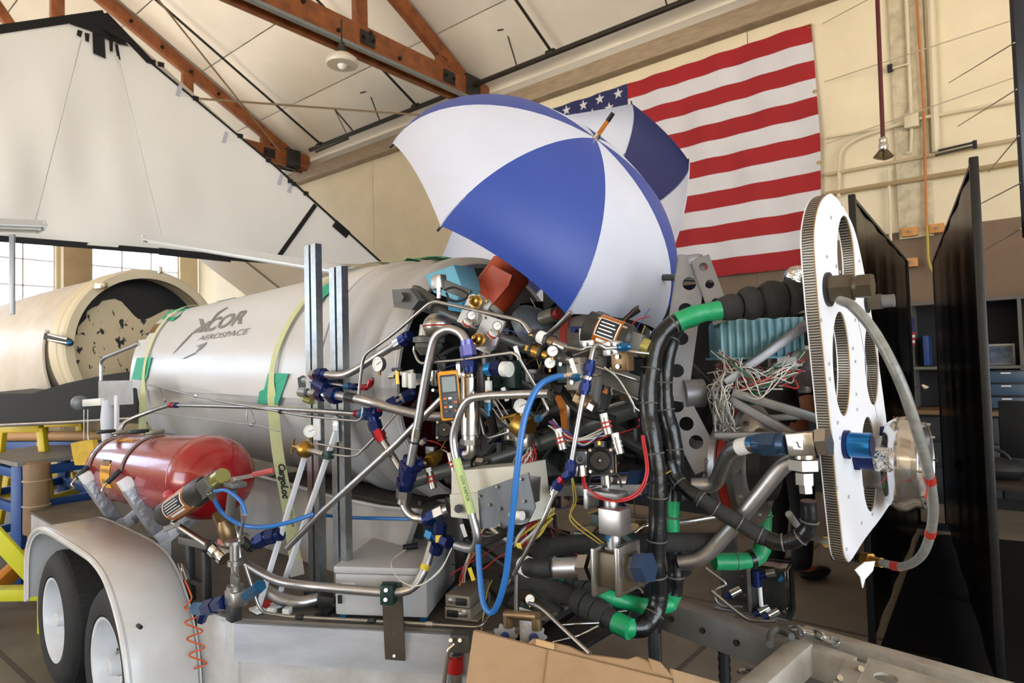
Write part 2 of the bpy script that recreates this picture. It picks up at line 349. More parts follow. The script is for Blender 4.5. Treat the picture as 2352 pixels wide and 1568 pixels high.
# ------------------------------------------------------------------ trusses
wood = mat('orange brown truss timber', '9a5a2c', .55, 0, .35, 5, c2='6e3c1c', stretch=(1, 1, 1))
bolt = mat('dark bolt', '2a2522', .5, .6)
steelp = mat('dark steel plate', '3c3a38', .5, .6, .2, 6)
tl = {-5.55: 'timber roof truss above and behind the camera', -.1: 'timber roof truss above the right end of the flag', 5.35: 'orange timber roof truss meeting the wall above the umbrella', 10.8: 'timber roof truss running up behind the white tent'}
for t in TR:
    tr = Thing('roof_truss', tl[t], 'truss')
    zb = EAVE+.05
    for sgn in (-1, 1):
        tr.part('bottom_chord', MB().beam(Wp(t+sgn*.11, .12, zb+.2), Wp(t+sgn*.11, WID-.12, zb+.2), .1, .36, Z, .008), wood)
    for a, b in ((.1, RIDGE), (WID-.1, RIDGE)):
        tr.part('top_chord', MB().beam(Wp(t, a, rz(a)+.12), Wp(t, b, rz(b)+.12), .12, .24, Z, .008), wood)
        tr.part('top_chord_strip', MB().beam(Wp(t+.09, a, rz(a)+.2), Wp(t+.09, b, rz(b)+.2), .06, .12, Z, .004), wood)
    for n in (.72, 1.14, 2.8, 5.0, 7.4, 10, 12.6, 15, 17.2, 18.9):
        zt = rz(n)+.05
        if zt > zb+.4: tr.part('web_post', MB().beam(Wp(t, n, zb+.1), Wp(t, n, zt), .12, .2, N1, .006), wood)
    for n0, n1 in ((5.0, 7.4), (7.4, 10), (12.6, 10), (15, 12.6)):
        tr.part('web_brace', MB().beam(Wp(t, n0, zb+.35), Wp(t, n1, rz(n1)-.05), .09, .16, N1, .006), wood)
    tr.part('heel_plate', MB().box(Wp(t, .55, zb+.22), (.36, .34, .4), (U1, N1, Z), .005), steelp)
    for n in (1.14, 2.8, 5.0):
        pl_ = tr.part('gusset_plate', MB().box(Wp(t-.175, n, zb+.2), (.012, .26, .2), (U1, N1, Z)), steelp)
        for dn in (-.09, .09): tr.sub(pl_, 'bolt', MB().cyl(Wp(t-.18, n+dn, zb+.2), Wp(t-.215, n+dn, zb+.2), .028, n=6), bolt)
    for k in range(9):
        n = 2.2+k*.55
        tr.part('bolt', MB().cyl(Wp(t-.16, n, zb+(.3 if k % 2 else .13)), Wp(t-.195, n, zb+(.3 if k % 2 else .13)), .03, n=6), bolt)
        tr.part('bolt', MB().cyl(Wp(t-.06, n, rz(n)+.1), Wp(t-.09, n, rz(n)+.1), .035, n=6), bolt)
solo('conduit_strip', MB().beam(Wp(5.17, .5, EAVE+.05), Wp(5.17, 12, EAVE+.05), .07, .05, Z, .005), mat('pale blue conduit', '8d979c', .4, .6), 'long pale metal conduit under the timber truss chord', 'conduit')
# ================================================================== flag wall fittings
red = mat('flag red', '981019', .75, 0, .12, 2); wht = mat('flag white', 'cac9ce', .75, 0, .05, 3); nav = mat('flag navy', '1d2352', .75)
fl = Thing('wall_flag', 'huge red white and blue striped flag hung flat on the cream wall', 'flag')
FZ0, FZ1, FT0, FT1 = 2.68, 5.72, -.1, 4.4
def flagp(u, v, off=0.):
    t = FT0+(FT1-FT0)*u + (.12*(1-u)*(abs(v-.5)*1.6-.3) if u < .2 else 0)*.6; z = FZ0+(FZ1-FZ0)*v 
    d = .07+.018*math.sin(u*34+v*5)*(.4+.6*(1-v))+.012*math.sin(u*61-v*9)
    return Wp(t, d+off, z)
for i in range(13):
    v1, v0 = 1-i/13, 1-(i+1)/13; u1 = .58 if i < 7 else 1.
    fl.part('stripe', MB().grid(lambda a, b, v0=v0, v1=v1, u1=u1: flagp(a*u1, v0+(v1-v0)*b), 60, 3, .004), red if i % 2 == 0 else wht, sharp=80)
can = fl.part('canton', MB().grid(lambda a, b: flagp(.58+.42*a, 6/13+7/13*b), 26, 14, .004), nav, sharp=80)
for r in range(9):
    for c in range(6 if r % 2 == 0 else 5):
        u = .58+.42*((c+.5 if r % 2 == 0 else c+1)/6); v = 6/13+7/13*((r+.6)/9.2)
        P = flagp(u, v, .012); mb = MB()
        mb.prism([P+U1*(.085*(1 if k % 2 == 0 else .4)*math.sin(k*math.pi/5))+Z*(.085*(1 if k % 2 == 0 else .4)*math.cos(k*math.pi/5)) for k in range(10)], N1*.004)
        fl.sub(can, 'star', mb, wht)
for i, v in enumerate((1, .72, .42)):
    fl.part('grommet', MB().torus(flagp(.004, v*.99, .01), N1, .02, .007, 12, 6), BRASS)
cordm = mat('pale cord', 'b8ae98', .8)
for i, (a, b) in enumerate([((1888, 55), (2020, -15)), ((1893, 188), (2345, 40)), ((1898, 330), (2352, 170))]):
    solo('rigging_line', MB().cyl(pw(*a, .12), pw(*b, .5), .006, n=6), cordm, ['cord from the top corner of the flag to the ceiling', 'cord running right from the second flag grommet', 'cord running right from the third flag grommet'][i], 'cord')
cpaint = mat('cream painted conduit', 'd2c7aa', .55); rust = mat('orange brown cable', 'b5703a', .6)
def conduit(pts, r, m, label, name='wall_conduit', cat='conduit', n=.07, bend=.12):
    return solo(name, MB().tube(bends([pw(x, y, n) for x, y in pts], bend), r, 8), m, label, cat)
conduit([(1897, 401), (2345, 318)], .022, mat('tan conduit', 'b9a988', .5), 'tan conduit running level across the wall beside the flag')
conduit([(1897, 446), (2345, 372)], .03, mat('brown conduit', 'a08a64', .5), 'thicker brown conduit below the level tan conduit')
conduit([(2112, 272), (2345, 229)], .02, cpaint, 'cream conduit leaving the junction box to the right')
conduit([(2085, 278), (1965, 318), (1928, 345), (1926, 452)], .022, cpaint, 'cream conduit looping down beside the flag edge', bend=.25)
conduit([(2082, 285), (1897, 316)], .014, cpaint, 'thin cream conduit between junction box and flag')
conduit([(2080, -20), (2093, 268)], .022, cpaint, 'cream conduit dropping from the ceiling to the junction box')
conduit([(2094, 290), (2092, 350), (2082, 352)], .018, cpaint, 'short cream conduit below the junction box')
conduit([(2137, -20), (2150, 350)], .04, cpaint, 'broad cream riser pipe down the wall')
conduit([(2041, 390), (2046, 560)], .016, cpaint, 'thin cream conduit passing down behind the dark screens')
conduit([(2104, -20), (2122, 250), (2128, 530)], .014, rust, 'rusty orange cable running down the wall column', 'hanging_cable', 'cable', .09)
conduit([(2130, 520), (2132, 600), (2143, 625)], .014, WIREY, 'yellow cable hanging on the brown wall', 'hanging_cable', 'cable', .09)
solo('junction_box', MB().box(pw(2094, 278, .1), (.14, .1, .16), (U1, N1, Z), .01), cpaint, 'square cream junction box on the wall column', 'box')
rough = mat('peeling column render', 'cdc2a4', .9, 0, .3, 8, .8, 14)
solo('trim_5', MB().box((pw(2085, -60, .02)+pw(2095, 520, .02))/2, (.34, .05, 3.2), (U1, N1, Z), .01), rough, 'rough rendered column strip on the cream wall', 'column', kind='structure')
br = Thing('wall_bracket', 'black slotted bracket fixed across the cream riser pipe', 'bracket')
for a, b in (((2148, 357), (2240, 335)), ((2155, 346), (2238, 327))): br.part('rail', MB().beam(pw(*a, .14), pw(*b, .14), .02, .03, N1), BLACK)
br.part('end_plate', MB().box(pw(2239, 332, .14), (.04, .03, .09), (U1, N1, Z)), BLACK)
br = Thing('wall_hook', 'small black hook bracket beside the hanging pole', 'bracket')
br.part('plate', MB().box(pw(2044, 157, .07), (.05, .03, .09), (U1, N1, Z)), BLACK); br.part('arm', MB().beam(pw(2050, 157, .09), pw(2090, 146, .09), .02, .02, N1), cpaint)
blk = mat('raw pine block', 'c98f52', .7, 0, .15, 8)
for i, (x, y, w) in enumerate([(2090, 533, .16), (2152, 525, .14), (2093, 603, .13)]):
    t = Thing('wood_block', ['pine block at the paint line beside the rough column', 'pine block at the paint line right of the rough column', 'lower pine block on the brown wall'][i], 'wood block')
    t.part('block', MB().box(pw(x, y, .06), (w, .09, .1), (U1, N1, Z), .006), blk); t.part('bolt', MB().cyl(pw(x, y-2, .1), pw(x, y-2, .13), .015, n=6), STEEL)
# hanging power pole with lamp cluster
t = Thing('hanging_pole', 'red brown pole hanging from the ceiling with a foil wrapped lamp cluster', 'pole')
t.part('pole', MB().cyl(pw(2012, -80, .7), pw(2028, 318, .7), .022, n=10), mat('maroon pole', '5a2226', .4, .3))
t.part('collar', MB().lathe(pw(2028, 314, .7), -Z, [(0, .02), (.02, .04), (.05, .045), (.08, .03)], 14), CHROME)
t.part('foil_wrap', MB().ell(pw(2029, 337, .7), (.05, .05, .075), n=10, h=7), CHROME)
for i, dx in enumerate((-10, 11)):
    t.part('lamp_cone', MB().lathe(pw(2029+dx*.4, 343, .7), pw(2029+dx, 362, .7)-pw(2029+dx*.4, 343, .7), [(0, .02), (.04, .035), (.1, .06)], 12), mat('bronze lamp', '6a5a40', .4, .6))
# pendant lamp under the truss
t = Thing('pendant_lamp', 'enamel pendant lamp with a dark neck hanging under the truss', 'lamp')
c = pd(786, 150, 8.6)
t.part('shade', MB().lathe(c, Z, [(.0, .2), (.03, .215), (.08, .2), (.14, .12), (.17, .06)], 28), mat('enamel shade', 'c9c2b4', .35))
t.part('neck', MB().lathe(c+Z*.16, Z, [(0, .06), (.04, .05), (.09, .05), (.15, .035)], 14), DGREY)
t.part('stem', MB().cyl(c+Z*.28, c+Z*.62, .012), DGREY)
t.part('bulb', MB().ell(c+Z*.03, (.07, .07, .09), n=12, h=8), WHITEPL)
# sprinkler pipework
pipem = mat('dark iron pipe', '2f2a24', .55, .5)
t = Thing('sprinkler_pipe', 'dark iron sprinkler main along the eave with branch pipes up the ceiling', 'pipe')
t.part('main_pipe', MB().cyl(Wp(-3, .55, 6.34), Wp(10.0, .55, 6.34), .042, n=12), pipem)
for (x0, y0), (x1, y1), n in (((735, 341), (360, 0), 5.5), ((955, 248), (750, 0), 4.5), ((1265, 116), (1195, 0), 3.0)):
    a = pw(x0, y0, .55); tt = (a-W0).dot(U1)
    t.part('branch_pipe', MB().cyl(Wp(tt, .55, 6.4), pw(x1-40*(x0-x1)/300, y1-40, 5.2) if False else Wp(tt, 7, 6.4+SL*6.4), .024, n=8), pipem)
    t.part('tee', MB().cyl(Wp(tt-.07, .55, 6.36), Wp(tt+.07, .55, 6.36), .06, n=10), pipem)
for tt in (1.6, 4.2, 7.6):
    t.part('hanger', MB().tube(bends([Wp(tt, .6, 6.36), Wp(tt, .85, 6.85), Wp(tt, 1.05, 6.75)], .05), .012, 6), pipem)
solo('guy_wire', MB().cyl(pd(450, 226, 9.2), pd(1020, 268, 11.0), .016, n=6), mat('tan wire', '8a785c', .6), 'tan rod running from the tent edge across to the truss', 'rod')
solo('guy_wire', MB().cyl(pd(360, -5, 9.5), pd(640, 345, 12.5), .016, n=6), MATS['tan wire'], 'thin tan wire descending beside the left truss', 'rod')
t = Thing('ceiling_strut', 'small dark triangular pipe strut hanging below the eave', 'bracket')
a, b, c = pd(768, 250, 11.5), pd(810, 300, 11.6), pd(795, 305, 11.6)
t.part('strut', MB().cyl(a, b, .015, n=6), pipem); t.part('strut', MB().cyl(a, c, .008, n=6), pipem); t.part('rail', MB().cyl(pd(725, 349, 12.4), pd(800, 318, 11.9), .02, n=6), pipem)
# ================================================================== white tent (gable end facing the camera)
TA, TB = V((-5.42, 6.81, 0)), V((-2.86, 8.92, 0)); TD = (TB-TA).normalized(); TN = V((-TD.y, TD.x, 0))
def ptn(x, y, off=0.): return _pl(x, y, TN, TA.dot(TN)+off)
plas = mat('white tent plastic', 'f4f4f2', .4, 0, .03, 1.2, .6, 1.6, stretch=(1, 1, .35))
nt = plas.node_tree; pb = nt.nodes['Principled BSDF']; tr_ = nt.nodes.new('ShaderNodeBsdfTranslucent'); tr_.inputs[0].default_value = (.8, .78, .72, 1)
mx = nt.nodes.new('ShaderNodeMixShader'); mx.inputs[0].default_value = .3; outn = nt.nodes['Material Output']
nt.links.new(pb.outputs[0], mx.inputs[1]); nt.links.new(tr_.outputs[0], mx.inputs[2]); nt.links.new(mx.outputs[0], outn.inputs[0])
tent = Thing('white_tent', 'white plastic sheeting tent with black taped edges hung over the cream shell', 'tent')
GP = [(-90, 80), (0, 64), (240, 30), (345, 142), (440, 224), (640, 388), (780, 522), (880, 606), (700, 606), (530, 592), (365, 575), (180, 561), (0, 546), (-90, 541)]
top = [(-90, 80), (0, 64), (240, 30), (345, 142), (440, 224), (640, 388), (780, 522), (880, 606)]
bot = [(-90, 541), (0, 546), (180, 561), (365, 575), (530, 592), (700, 606), (800, 606), (880, 606)]
def lerpx(q, x):
    for (a, b), (c, d) in zip(q, q[1:]):
        if x <= c: return b+(d-b)*(x-a)/(c-a)
    return q[-1][1]
def gfn(u, v):
    x = -90+970*u; y = lerpx(top, x)*(1-v)+lerpx(bot, x)*v
    w = .035*math.sin(x*.021+v*6)*v*(1-u)+.02*math.sin(x*.05-v*4)*v*(1-u)*math.sin(v*3.1)
    return ptn(x, y, w)
tent.part('gable_sheet', MB().grid(gfn, 60, 24, .006), plas, sharp=80)
back = TN*6.0
def roofsheet(a, b): return MB().grid(lambda u, v: a+(b-a)*u+back*v-Z*.05*math.sin(math.pi*u)*math.sin(v*math.pi*4)**2, 12, 24, .006)
B_, C_, A_ = ptn(240, 30), ptn(880, 606), ptn(-90, 80)
A2 = ptn(240, 30)-(ptn(880, 606)-ptn(240, 30)-Z*(ptn(880, 606)-ptn(240, 30)).z)*1.0+Z*((ptn(880, 606)-ptn(240, 30)).z)
rsm = plas.copy(); rsm.name = 'thin warm tent plastic'; rsm.node_tree.nodes['Mix Shader'].inputs[0].default_value = .6; rsm.node_tree.nodes['Translucent BSDF'].inputs[0].default_value = (.9, .8, .62, 1)
tent.part('roof_sheet', roofsheet(B_, C_), rsm, sharp=80)
tent.part('roof_sheet', roofsheet(B_, A2), rsm, sharp=80)
pole = mat('grey tent pole', '9a948a', .4, .6)
tent.part('eave_pole', MB().cyl(C_-Z*.03, C_+back-Z*.03, .022), pole)
tent.part('corner_pole', MB().cyl(C_+back-Z*.03, V(((C_+back).x, (C_+back).y, 0)), .022), pole)
tent.part('corner_pole', MB().cyl(C_-Z*.03, V((C_.x, C_.y, 0)), .022), pole)
for v in (.33, .66): tent.part('rafter_pole', MB().cyl(B_+back*v-Z*.06, C_+back*v-Z*.06, .018), pole)
ktape = mat('black gaffer tape', '0b0b0c', .6, spec=.3)
def strip(a, b, w, off=-.02): return MB().beam(ptn(*a, off), ptn(*b, off), .006, w, Z)
for a, b, w in (((-90, 80), (240, 32), .09), ((240, 32), (345, 142), .08), ((0, 548), (180, 562), .07), ((-90, 543), (0, 548), .07), ((180, 562), (365, 577), .07), ((365, 577), (530, 594), .09), ((530, 594), (700, 607), .05), ((725, 470), (638, 592), .06), ((768, 512), (800, 540), .12), ((345, 142), (640, 388), .025), ((640, 388), (880, 606), .03)):
    tent.part('tape_strip', strip(a, b, w), ktape)
for q in ([(170, 45), (240, 30), (300, 98), (255, 95), (205, 70), (160, 55)], [(212, 75), (240, 82), (243, 135), (214, 122)], [(178, 68), (190, 72), (186, 86), (176, 81)], [(194, 75), (206, 78), (204, 97), (196, 94)], [(250, 86), (260, 90), (259, 119), (252, 117)], [(263, 100), (271, 103), (277, 138), (270, 135)], [(225, 60), (285, 95), (296, 106), (268, 100)]):
    tent.part('tape_scrap', MB().prism([ptn(x, y, -.05) for x, y in q], -TN*.006), ktape)
for x, y in ((350, 142), (370, 148), (450, 226), (552, 312), (617, 368), (667, 416), (675, 422), (703, 444)):
    tent.part('tape_tab', MB().box(ptn(x, y, -.03), (.07, .006, .06), (TD, TN, Z)), ktape)
greyt = mat('grey tape tab', 'a9adb5', .6)
for x, y in ((412, 208), (518, 315), (645, 412), (668, 430)):
    tent.part('tape_tab', MB().beam(ptn(x+3, y-12, -.03), ptn(x-4, y+12, -.03), .006, .045, Z), greyt)
# shop lights hung in the tent on cords
fix = mat('light housing', 'c6cdd2', .35, .3); tubem = mat('unlit tube', 'dfe4e6', .3)
def shoplight(a, b, da, db, label, hang):
    p0, p1 = pd(*a, da), pd(*b, db); d = (p1-p0).normalized(); y = Z.cross(d).normalized()
    t = Thing('shop_light', label, 'light fixture')
    w = .30
    t.part('housing', MB().prism([p0+y*q+Z*r for q, r in ((-w/2, 0), (-w*.3, .05), (w*.3, .05), (w/2, 0), (w/2, .012), (w*.28, .075), (-w*.28, .075), (-w/2, .012))], p1-p0), fix)
    for q in (-.08, .08): t.part('tube', MB().cyl(p0+y*q-Z*.0+d*.04, p1+y*q-d*.04, .018, n=10), tubem)
    for e in (p0+d*.02, p1-d*.02): t.part('end_cap', MB().box(e+Z*.02, (.02, w*.9, .07), (d, y, Z)), fix)
    for (hx, hy), (ex, ey), fr in hang:
        e = p0+(p1-p0)*fr+Z*.07; t.part('cord', MB().cyl(e, ptn(hx, hy, -.06), .007, n=6), mat('light cord', 'bfc2bf', .6))
shoplight((352, 556), (808, 632), 6.6, 5.6, 'long white twin tube shop light hanging over the fuselage', [((270, 130), (0, 0), .05)])
shoplight((-120, 520), (100, 528), 5.4, 5.9, 'white shop light end hanging at the edge over the cream shell', [((186, 92), (0, 0), .9)])
# grey strap hanging at the left
solo('hanging_bar', MB().box((pd(26, 540, 5.6)+pd(30, 720, 5.6))/2, (.045, .02, .7), None, .003), mat('grey bar', '8b9197', .45, .4), 'flat grey metal bar hanging below the tent edge', 'bar')
# ================================================================== cream composite shell in the tent
shellm = mat('cream composite shell', 'd8cfc2', .42, 0, .12, 3, c2='c8bcab')
rimm = mat('cream rim', 'd6c9ab', .5); kbulk = mat('black bulkhead', '232426', .4, 0, .2, 6, .1, 20)
EC = pd(342, 795, 6.2); EA = V((math.sin(math.radians(-56)), math.cos(math.radians(-56)), 0)).normalized()
EX = EA.cross(Z).normalized()           # towards the image right / far
ER = .70
t = Thing('cream_shell', 'cream composite fuselage shell with a black bulkhead at its open end', 'fuselage shell')
def shp(s_, a, off=0.):
    r = ER*(1.02-.035*max(0, s_)+.0*s_)+off
    return EC+EA*s_+EX*(math.cos(a)*r)+Z*(math.sin(a)*r*1.0)
def shfn(u, v):
    s_ = .02+2.9*u; a0 = math.radians(-58); a1 = math.radians(222)
    a = a0+(a1-a0)*v
    return shp(s_, a, .02*math.sin(u*3))
t.part('shell', MB().grid(shfn, 30, 48, .03), shellm, sharp=60)
# flared lower skirt towards the camera
def skfn(u, v):
    s_ = .35+2.3*u; a = math.radians(168+64*v); flare = .12*v*v+.1*v*u
    return shp(s_, a, .045+flare)
t.part('skirt', MB().grid(skfn, 20, 14, .02), shellm, sharp=60)
t.part('rim', MB().lathe(EC-EA*.03, EA, [(0, ER*.93), (0, ER*1.03), (.02, ER*1.06), (.10, ER*1.06), (.12, ER*1.03), (.14, ER*1.03), (.15, ER*1.055), (.3, ER*1.055), (.32, ER*1.02), (.1, ER*.93), (0, ER*.93)], 56, caps=False), rimm)
t.part('bulkhead_ring', MB().lathe(EC, EA, [(.0, ER*.92), (.0, ER*.98), (.26, ER*.98), (.26, ER*.94)], 56, caps=False), kbulk)
bd = t.part('bulkhead', MB().lathe(EC+EA*.24, EA, [(0, ER*.97), (.02, ER*.97)], 56), kbulk)
seal = mat('cream sealant with gaps', 'd9c193', .6, 0, .01, 9)
nt_ = seal.node_tree; vz = nt_.nodes.new('ShaderNodeTexNoise'); vz.inputs['Scale'].default_value = 17; vz.inputs['Detail'].default_value = 3
tcn = nt_.nodes.new('ShaderNodeTexCoord'); mpn = nt_.nodes.new('ShaderNodeMapping'); mpn.inputs['Scale'].default_value = (1, 1, .7); nt_.links.new(tcn.outputs['Object'], mpn.inputs[0]); nt_.links.new(mpn.outputs[0], vz.inputs['Vector'])
crn = nt_.nodes.new('ShaderNodeValToRGB'); crn.color_ramp.elements[0].position = .355; crn.color_ramp.elements[1].position = .385; crn.color_ramp.elements[0].color = (.03, .03, .035, 1); crn.color_ramp.elements[1].color = lin('d8c6a2')
nt_.links.new(vz.outputs['Fac'], crn.inputs[0]); nt_.links.new(crn.outputs[0], nt_.nodes['Principled BSDF'].inputs['Base Color'])
out = []
for k in range(64):
    a = 2*math.pi*k/64; r = ER*(.80+.02*math.sin(k*2.1)+.012*math.sin(k*5.3)); da = (a-math.radians(82)+math.pi) % (2*math.pi)-math.pi
    if abs(da) < .5: r = ER*(.80-.34*(1-(abs(da)/.5)**2.5))+.01*math.sin(k*7)
    out.append(EC+EA*.23-Z*.04+EX*(math.cos(a)*r)+Z*(math.sin(a)*r))
t.sub(bd, 'sealant_patch', MB().prism(out, -EA*.012), seal)
lt = t.part('latch', MB().beam(pd(105, 772, 5.55), pd(160, 786, 5.5), .05, .06, Z, .01), BLACK)
t.sub(lt, 'lever', MB().cyl(pd(112, 768, 5.5), pd(156, 778, 5.45), .012), CHROME); t.sub(lt, 'lever', MB().cyl(pd(112, 780, 5.5), pd(156, 788, 5.45), .012), CHROME)
t.sub(lt, 'tip', MB().ell(pd(161, 787, 5.45), (.028, .028, .028), n=12, h=8), TEALAN)
t.part('clip', MB().box(pd(232, 656, 5.75), (.1, .05, .06), None, .01), CHROME); t.part('clip', MB().box(pd(368, 620, 5.8), (.03, .03, .06), None, .005), CHROME)
# black cradle
cr = Thing('black_cradle', 'long black padded cradle under the cream shell', 'cradle')
q = [(-60, 905), (75, 903), (150, 880), (235, 862), (300, 852), (318, 880), (316, 958), (160, 968), (-60, 978)]
cr.part('body', MB().prism([pd(x, y, 5.35) for x, y in q], FW*1.0), mat('black cradle vinyl', '121315', .5, 0, .2, 4, .12, 12, spec=.25))
cr.part('trim_edge', MB().tube([pd(x, y, 5.33) for x, y in ((-60, 979), (160, 969), (316, 960))], .016, 8), ALU)
# ------------------------------------------------------------------ yellow stands, blue table, pipe and clutter under the shell
yel = mat('yellow painted steel', 'd8b81f', .45, 0, .12, 5); blu = mat('blue painted steel', '1d4a8c', .45, 0, .12, 5); org = mat('orange painted steel', 'c98024', .5, 0, .15, 5)
def stand(label, x0, x1, ytop, ybot, d, name='yellow_stand', m=yel):
    t = Thing(name, label, 'stand')
    a, b = pd(x0, ytop, d), pd(x1, ytop, d); b.z = a.z; dep_ = V((FW.x, FW.y, 0))*.5
    t.part('top_rail', MB().beam(a, b, .07, .07, Z, .006), m); t.part('top_rail', MB().beam(a+dep_, b+dep_, .07, .07, Z, .006), m)
    for p, sx in ((a, -1), (b, 1)):
        for q_ in (V((0, 0, 0)), dep_):
            e = p+q_; t.part('leg', MB().beam(e, V((e.x+sx*.12, e.y, .0)), .06, .06, V((0, 1, 0)), .005), m)
        t.part('cross_rail', MB().beam(p+V((sx*.07, 0, -(p.z)*.55)), p+V((sx*.07, 0, -(p.z)*.55))+dep_, .05, .05, Z, .005), m)
    t.part('lower_rail', MB().beam(a+V((-.07, 0, -a.z*.55)), b+V((.07, 0, -a.z*.55)), .05, .05, Z, .005), m)
stand('yellow steel trestle under the left end of the black cradle', 5, 95, 984, 1200, 5.6)
stand('lower yellow trestle behind the brown paper roll', 20, 165, 1088, 1240, 6.4)
bt = Thing('blue_table', 'blue framed workbench with a grey top behind the trailer fender', 'table')
TZ = .88; c4 = [pz(-60, 1050, TZ), pz(40, 1072, TZ), pz(238, 1045, TZ), pz(150, 1022, TZ)]
bt.part('top', MB().prism(c4, Z*.03), mat('grey bench top', '8a8782', .5, 0, .2, 6))
ins = [c4[1]+(c4[3]-c4[1])*.04, c4[2]+(c4[0]-c4[2])*.04, c4[3]+(c4[1]-c4[3])*.04, c4[0]+(c4[2]-c4[0])*.04]
for p in ins: bt.part('leg', MB().beam(V((p.x, p.y, 0)), V((p.x, p.y, TZ)), .08, .08, V((1, 0, 0)), .004), blu)
for zz in (TZ-.06, .55, .22):
    for a, b in zip(ins, ins[1:]+ins[:1]): bt.part('rail', MB().beam(V((a.x, a.y, zz)), V((b.x, b.y, zz)), .05, .07, Z, .004), blu)
bt2 = Thing('blue_rack', 'blue rack rail carrying a long tan pipe below the black cradle', 'rack')
p0, p1 = pd(-60, 1024, 6.3), pd(248, 1000, 6.0); p1.z = p0.z
bt2.part('rail', MB().beam(p0, p1, .08, .09, Z, .005), blu)
for p in (p0*.97+p1*.03, p0*.03+p1*.97): bt2.part('post', MB().beam(V((p.x, p.y+.03, 0)), V((p.x, p.y+.03, p.z)), .07, .07, V((1, 0, 0)), .004), blu)
solo('tan_pipe', MB().cyl(p0+V((.05, 0, .095)), p1+V((.05, 0, .095)), .05, n=16), mat('tan pipe', 'b98d5c', .5), 'long tan pipe lying on the blue rack rail', 'pipe')
# brown paper roll on an orange jack
bp = pd(78, 1222, 4.7); btop = pd(84, 1060, 4.7); bp.x = btop.x; bp.y = btop.y
t = Thing('paper_roll', 'brown paper wrapped roll standing upright beside the fender', 'roll')
t.part('roll', MB().lathe(bp, Z, [(0, .078), (.02, .082), (.35, .08), (.5, .083), ((btop-bp).z-.02, .08), ((btop-bp).z, .05)], 24), mat('brown kraft wrap', '8a6f52', .6, 0, .2, 8, .3, 18))
for zz in (.2, .38): t.part('clear_band', MB().torus(bp+Z*zz, Z, .084, .006, 24, 6), mat('clear tape', 'a8957c', .3))
t = Thing('orange_jack', 'orange steel floor jack holding the brown paper roll', 'jack')
t.part('post', MB().cyl(V((bp.x, bp.y, .12)), bp-Z*.005, .055, n=14), org)
for a in range(3):
    q_ = V((math.cos(a*2.09+.4), math.sin(a*2.09+.4), 0)); t.part('leg', MB().beam(V((bp.x, bp.y, .3)), V((bp.x, bp.y, .03))+q_*.55, .08, .1, Z, .005), org)
yb = Thing('yellow_beam_stand', 'bright yellow sloping steel frame at the lower left corner', 'stand')
ylm = mat('lime yellow paint', 'c9c628', .45, 0, .1, 5)
yb.part('brace', MB().beam(pd(-60, 1175, 3.9), pd(92, 1340, 3.9), .03, .1, Z, .005), ylm)
a, b = pd(-60, 1363, 3.95), pd(110, 1360, 3.95); yb.part('base_rail', MB().beam(a, b, .1, .07, Z, .005), ylm)
yb.part('foot', MB().beam(V((b.x, b.y, 0)), b, .09, .07, V((1, 0, 0)), .004), ylm); yb.part('foot', MB().beam(V((a.x, a.y, 0)), a, .09, .07, V((1, 0, 0)), .004), ylm)
clm = mat('orange hose', 'cf5a2a', .5)
solo('orange_cable', MB().tube(spline([pz(x, y, .02) for x, y in ((140, 1145), (170, 1150), (195, 1130), (205, 1180), (190, 1210))]), .012, 6), clm, 'thin orange cable looped on the floor behind the tank', 'cable')
t = Thing('storage_case', 'grey open storage case on the floor behind the white tank post', 'case')
c = pz(215, 1268, .0); c = c+V((0, .4, 0))
t.part('body', MB().box(c+Z*.14, (.6, .4, .28), (S, L, Z), .02), mat('grey case', '6e6a66', .6)); t.part('lid', MB().box(c+Z*.29, (.62, .42, .03), (S, L, Z), .01), mat('case lid', '8d8780', .6))
for i, (x, y, w, m_) in enumerate(((20, 1128, .5, 'd8d4c8'), (30, 1060, .3, 'd0cdc0'))):
    pass
sp = mat('pine offcut', '9b8463', .7, 0, .2, 8)
for i, (a, b) in enumerate((((0, 1150), (120, 1110)), ((110, 1195), (230, 1165)))):
    solo('timber_plank', MB().beam(pz(*a, .05), pz(*b, .05), .2, .09, Z, .004), sp, ['weathered timber plank on the floor left of the paper roll', 'weathered timber plank on the floor right of the paper roll'][i], 'plank')
# ================================================================== trailer
tw = mat('trailer white paint', 'cfd0d3', .42, 0, .16, 3.5, c2='a9a49c')
tr = Thing('trailer', 'white flatbed trailer with fender, tandem wheels and A-frame tongue', 'trailer')
DZ = .60
A, B, C3 = pz(452, 1390, DZ), pz(545, 1419, DZ), pz(1085, 1447, DZ)
D = C3+(C3-B).normalized()*.12; E_ = T(1.5, .1, DZ); F_ = T(1.5, .75, DZ)
poly = [A, B, D, E_, F_, T(.6, 1.0, DZ), T(-2.7, 1.0, DZ), T(-2.7, -.74, DZ)]
poly[-1] = T(-2.7, -.74, DZ)
tr.part('deck', MB().prism([p-Z*.012 for p in poly], Z*.012), mat('dusty deck plate', '6f675c', .6, .2, .3, 5))
sidep = mat('brushed white side panel', 'c3c7cf', .36, .25, .2, 3, c2='a9adb4', stretch=(1, 1, 5))
inn = lambda p, k=.02: p
tr.part('side_panel', MB().prism([B-Z*.013, D-Z*.013, D-Z*.155, B-Z*.155], (B-D).cross(Z).normalized()*-.02), sidep)
tr.part('corner_panel', MB().prism([A-Z*.013, B-Z*.013, B-Z*.4, A-Z*.4], L*.02), tw)
tr.part('lower_panel', MB().prism([B-Z*.157+L*.012, D-Z*.157+L*.012, D-Z*.42+L*.012, B-Z*.42+L*.012], L*.02), tw)
tr.part('edge_seam', MB().cyl(B-Z*.155, D-Z*.155, .006, n=6), GREYP)
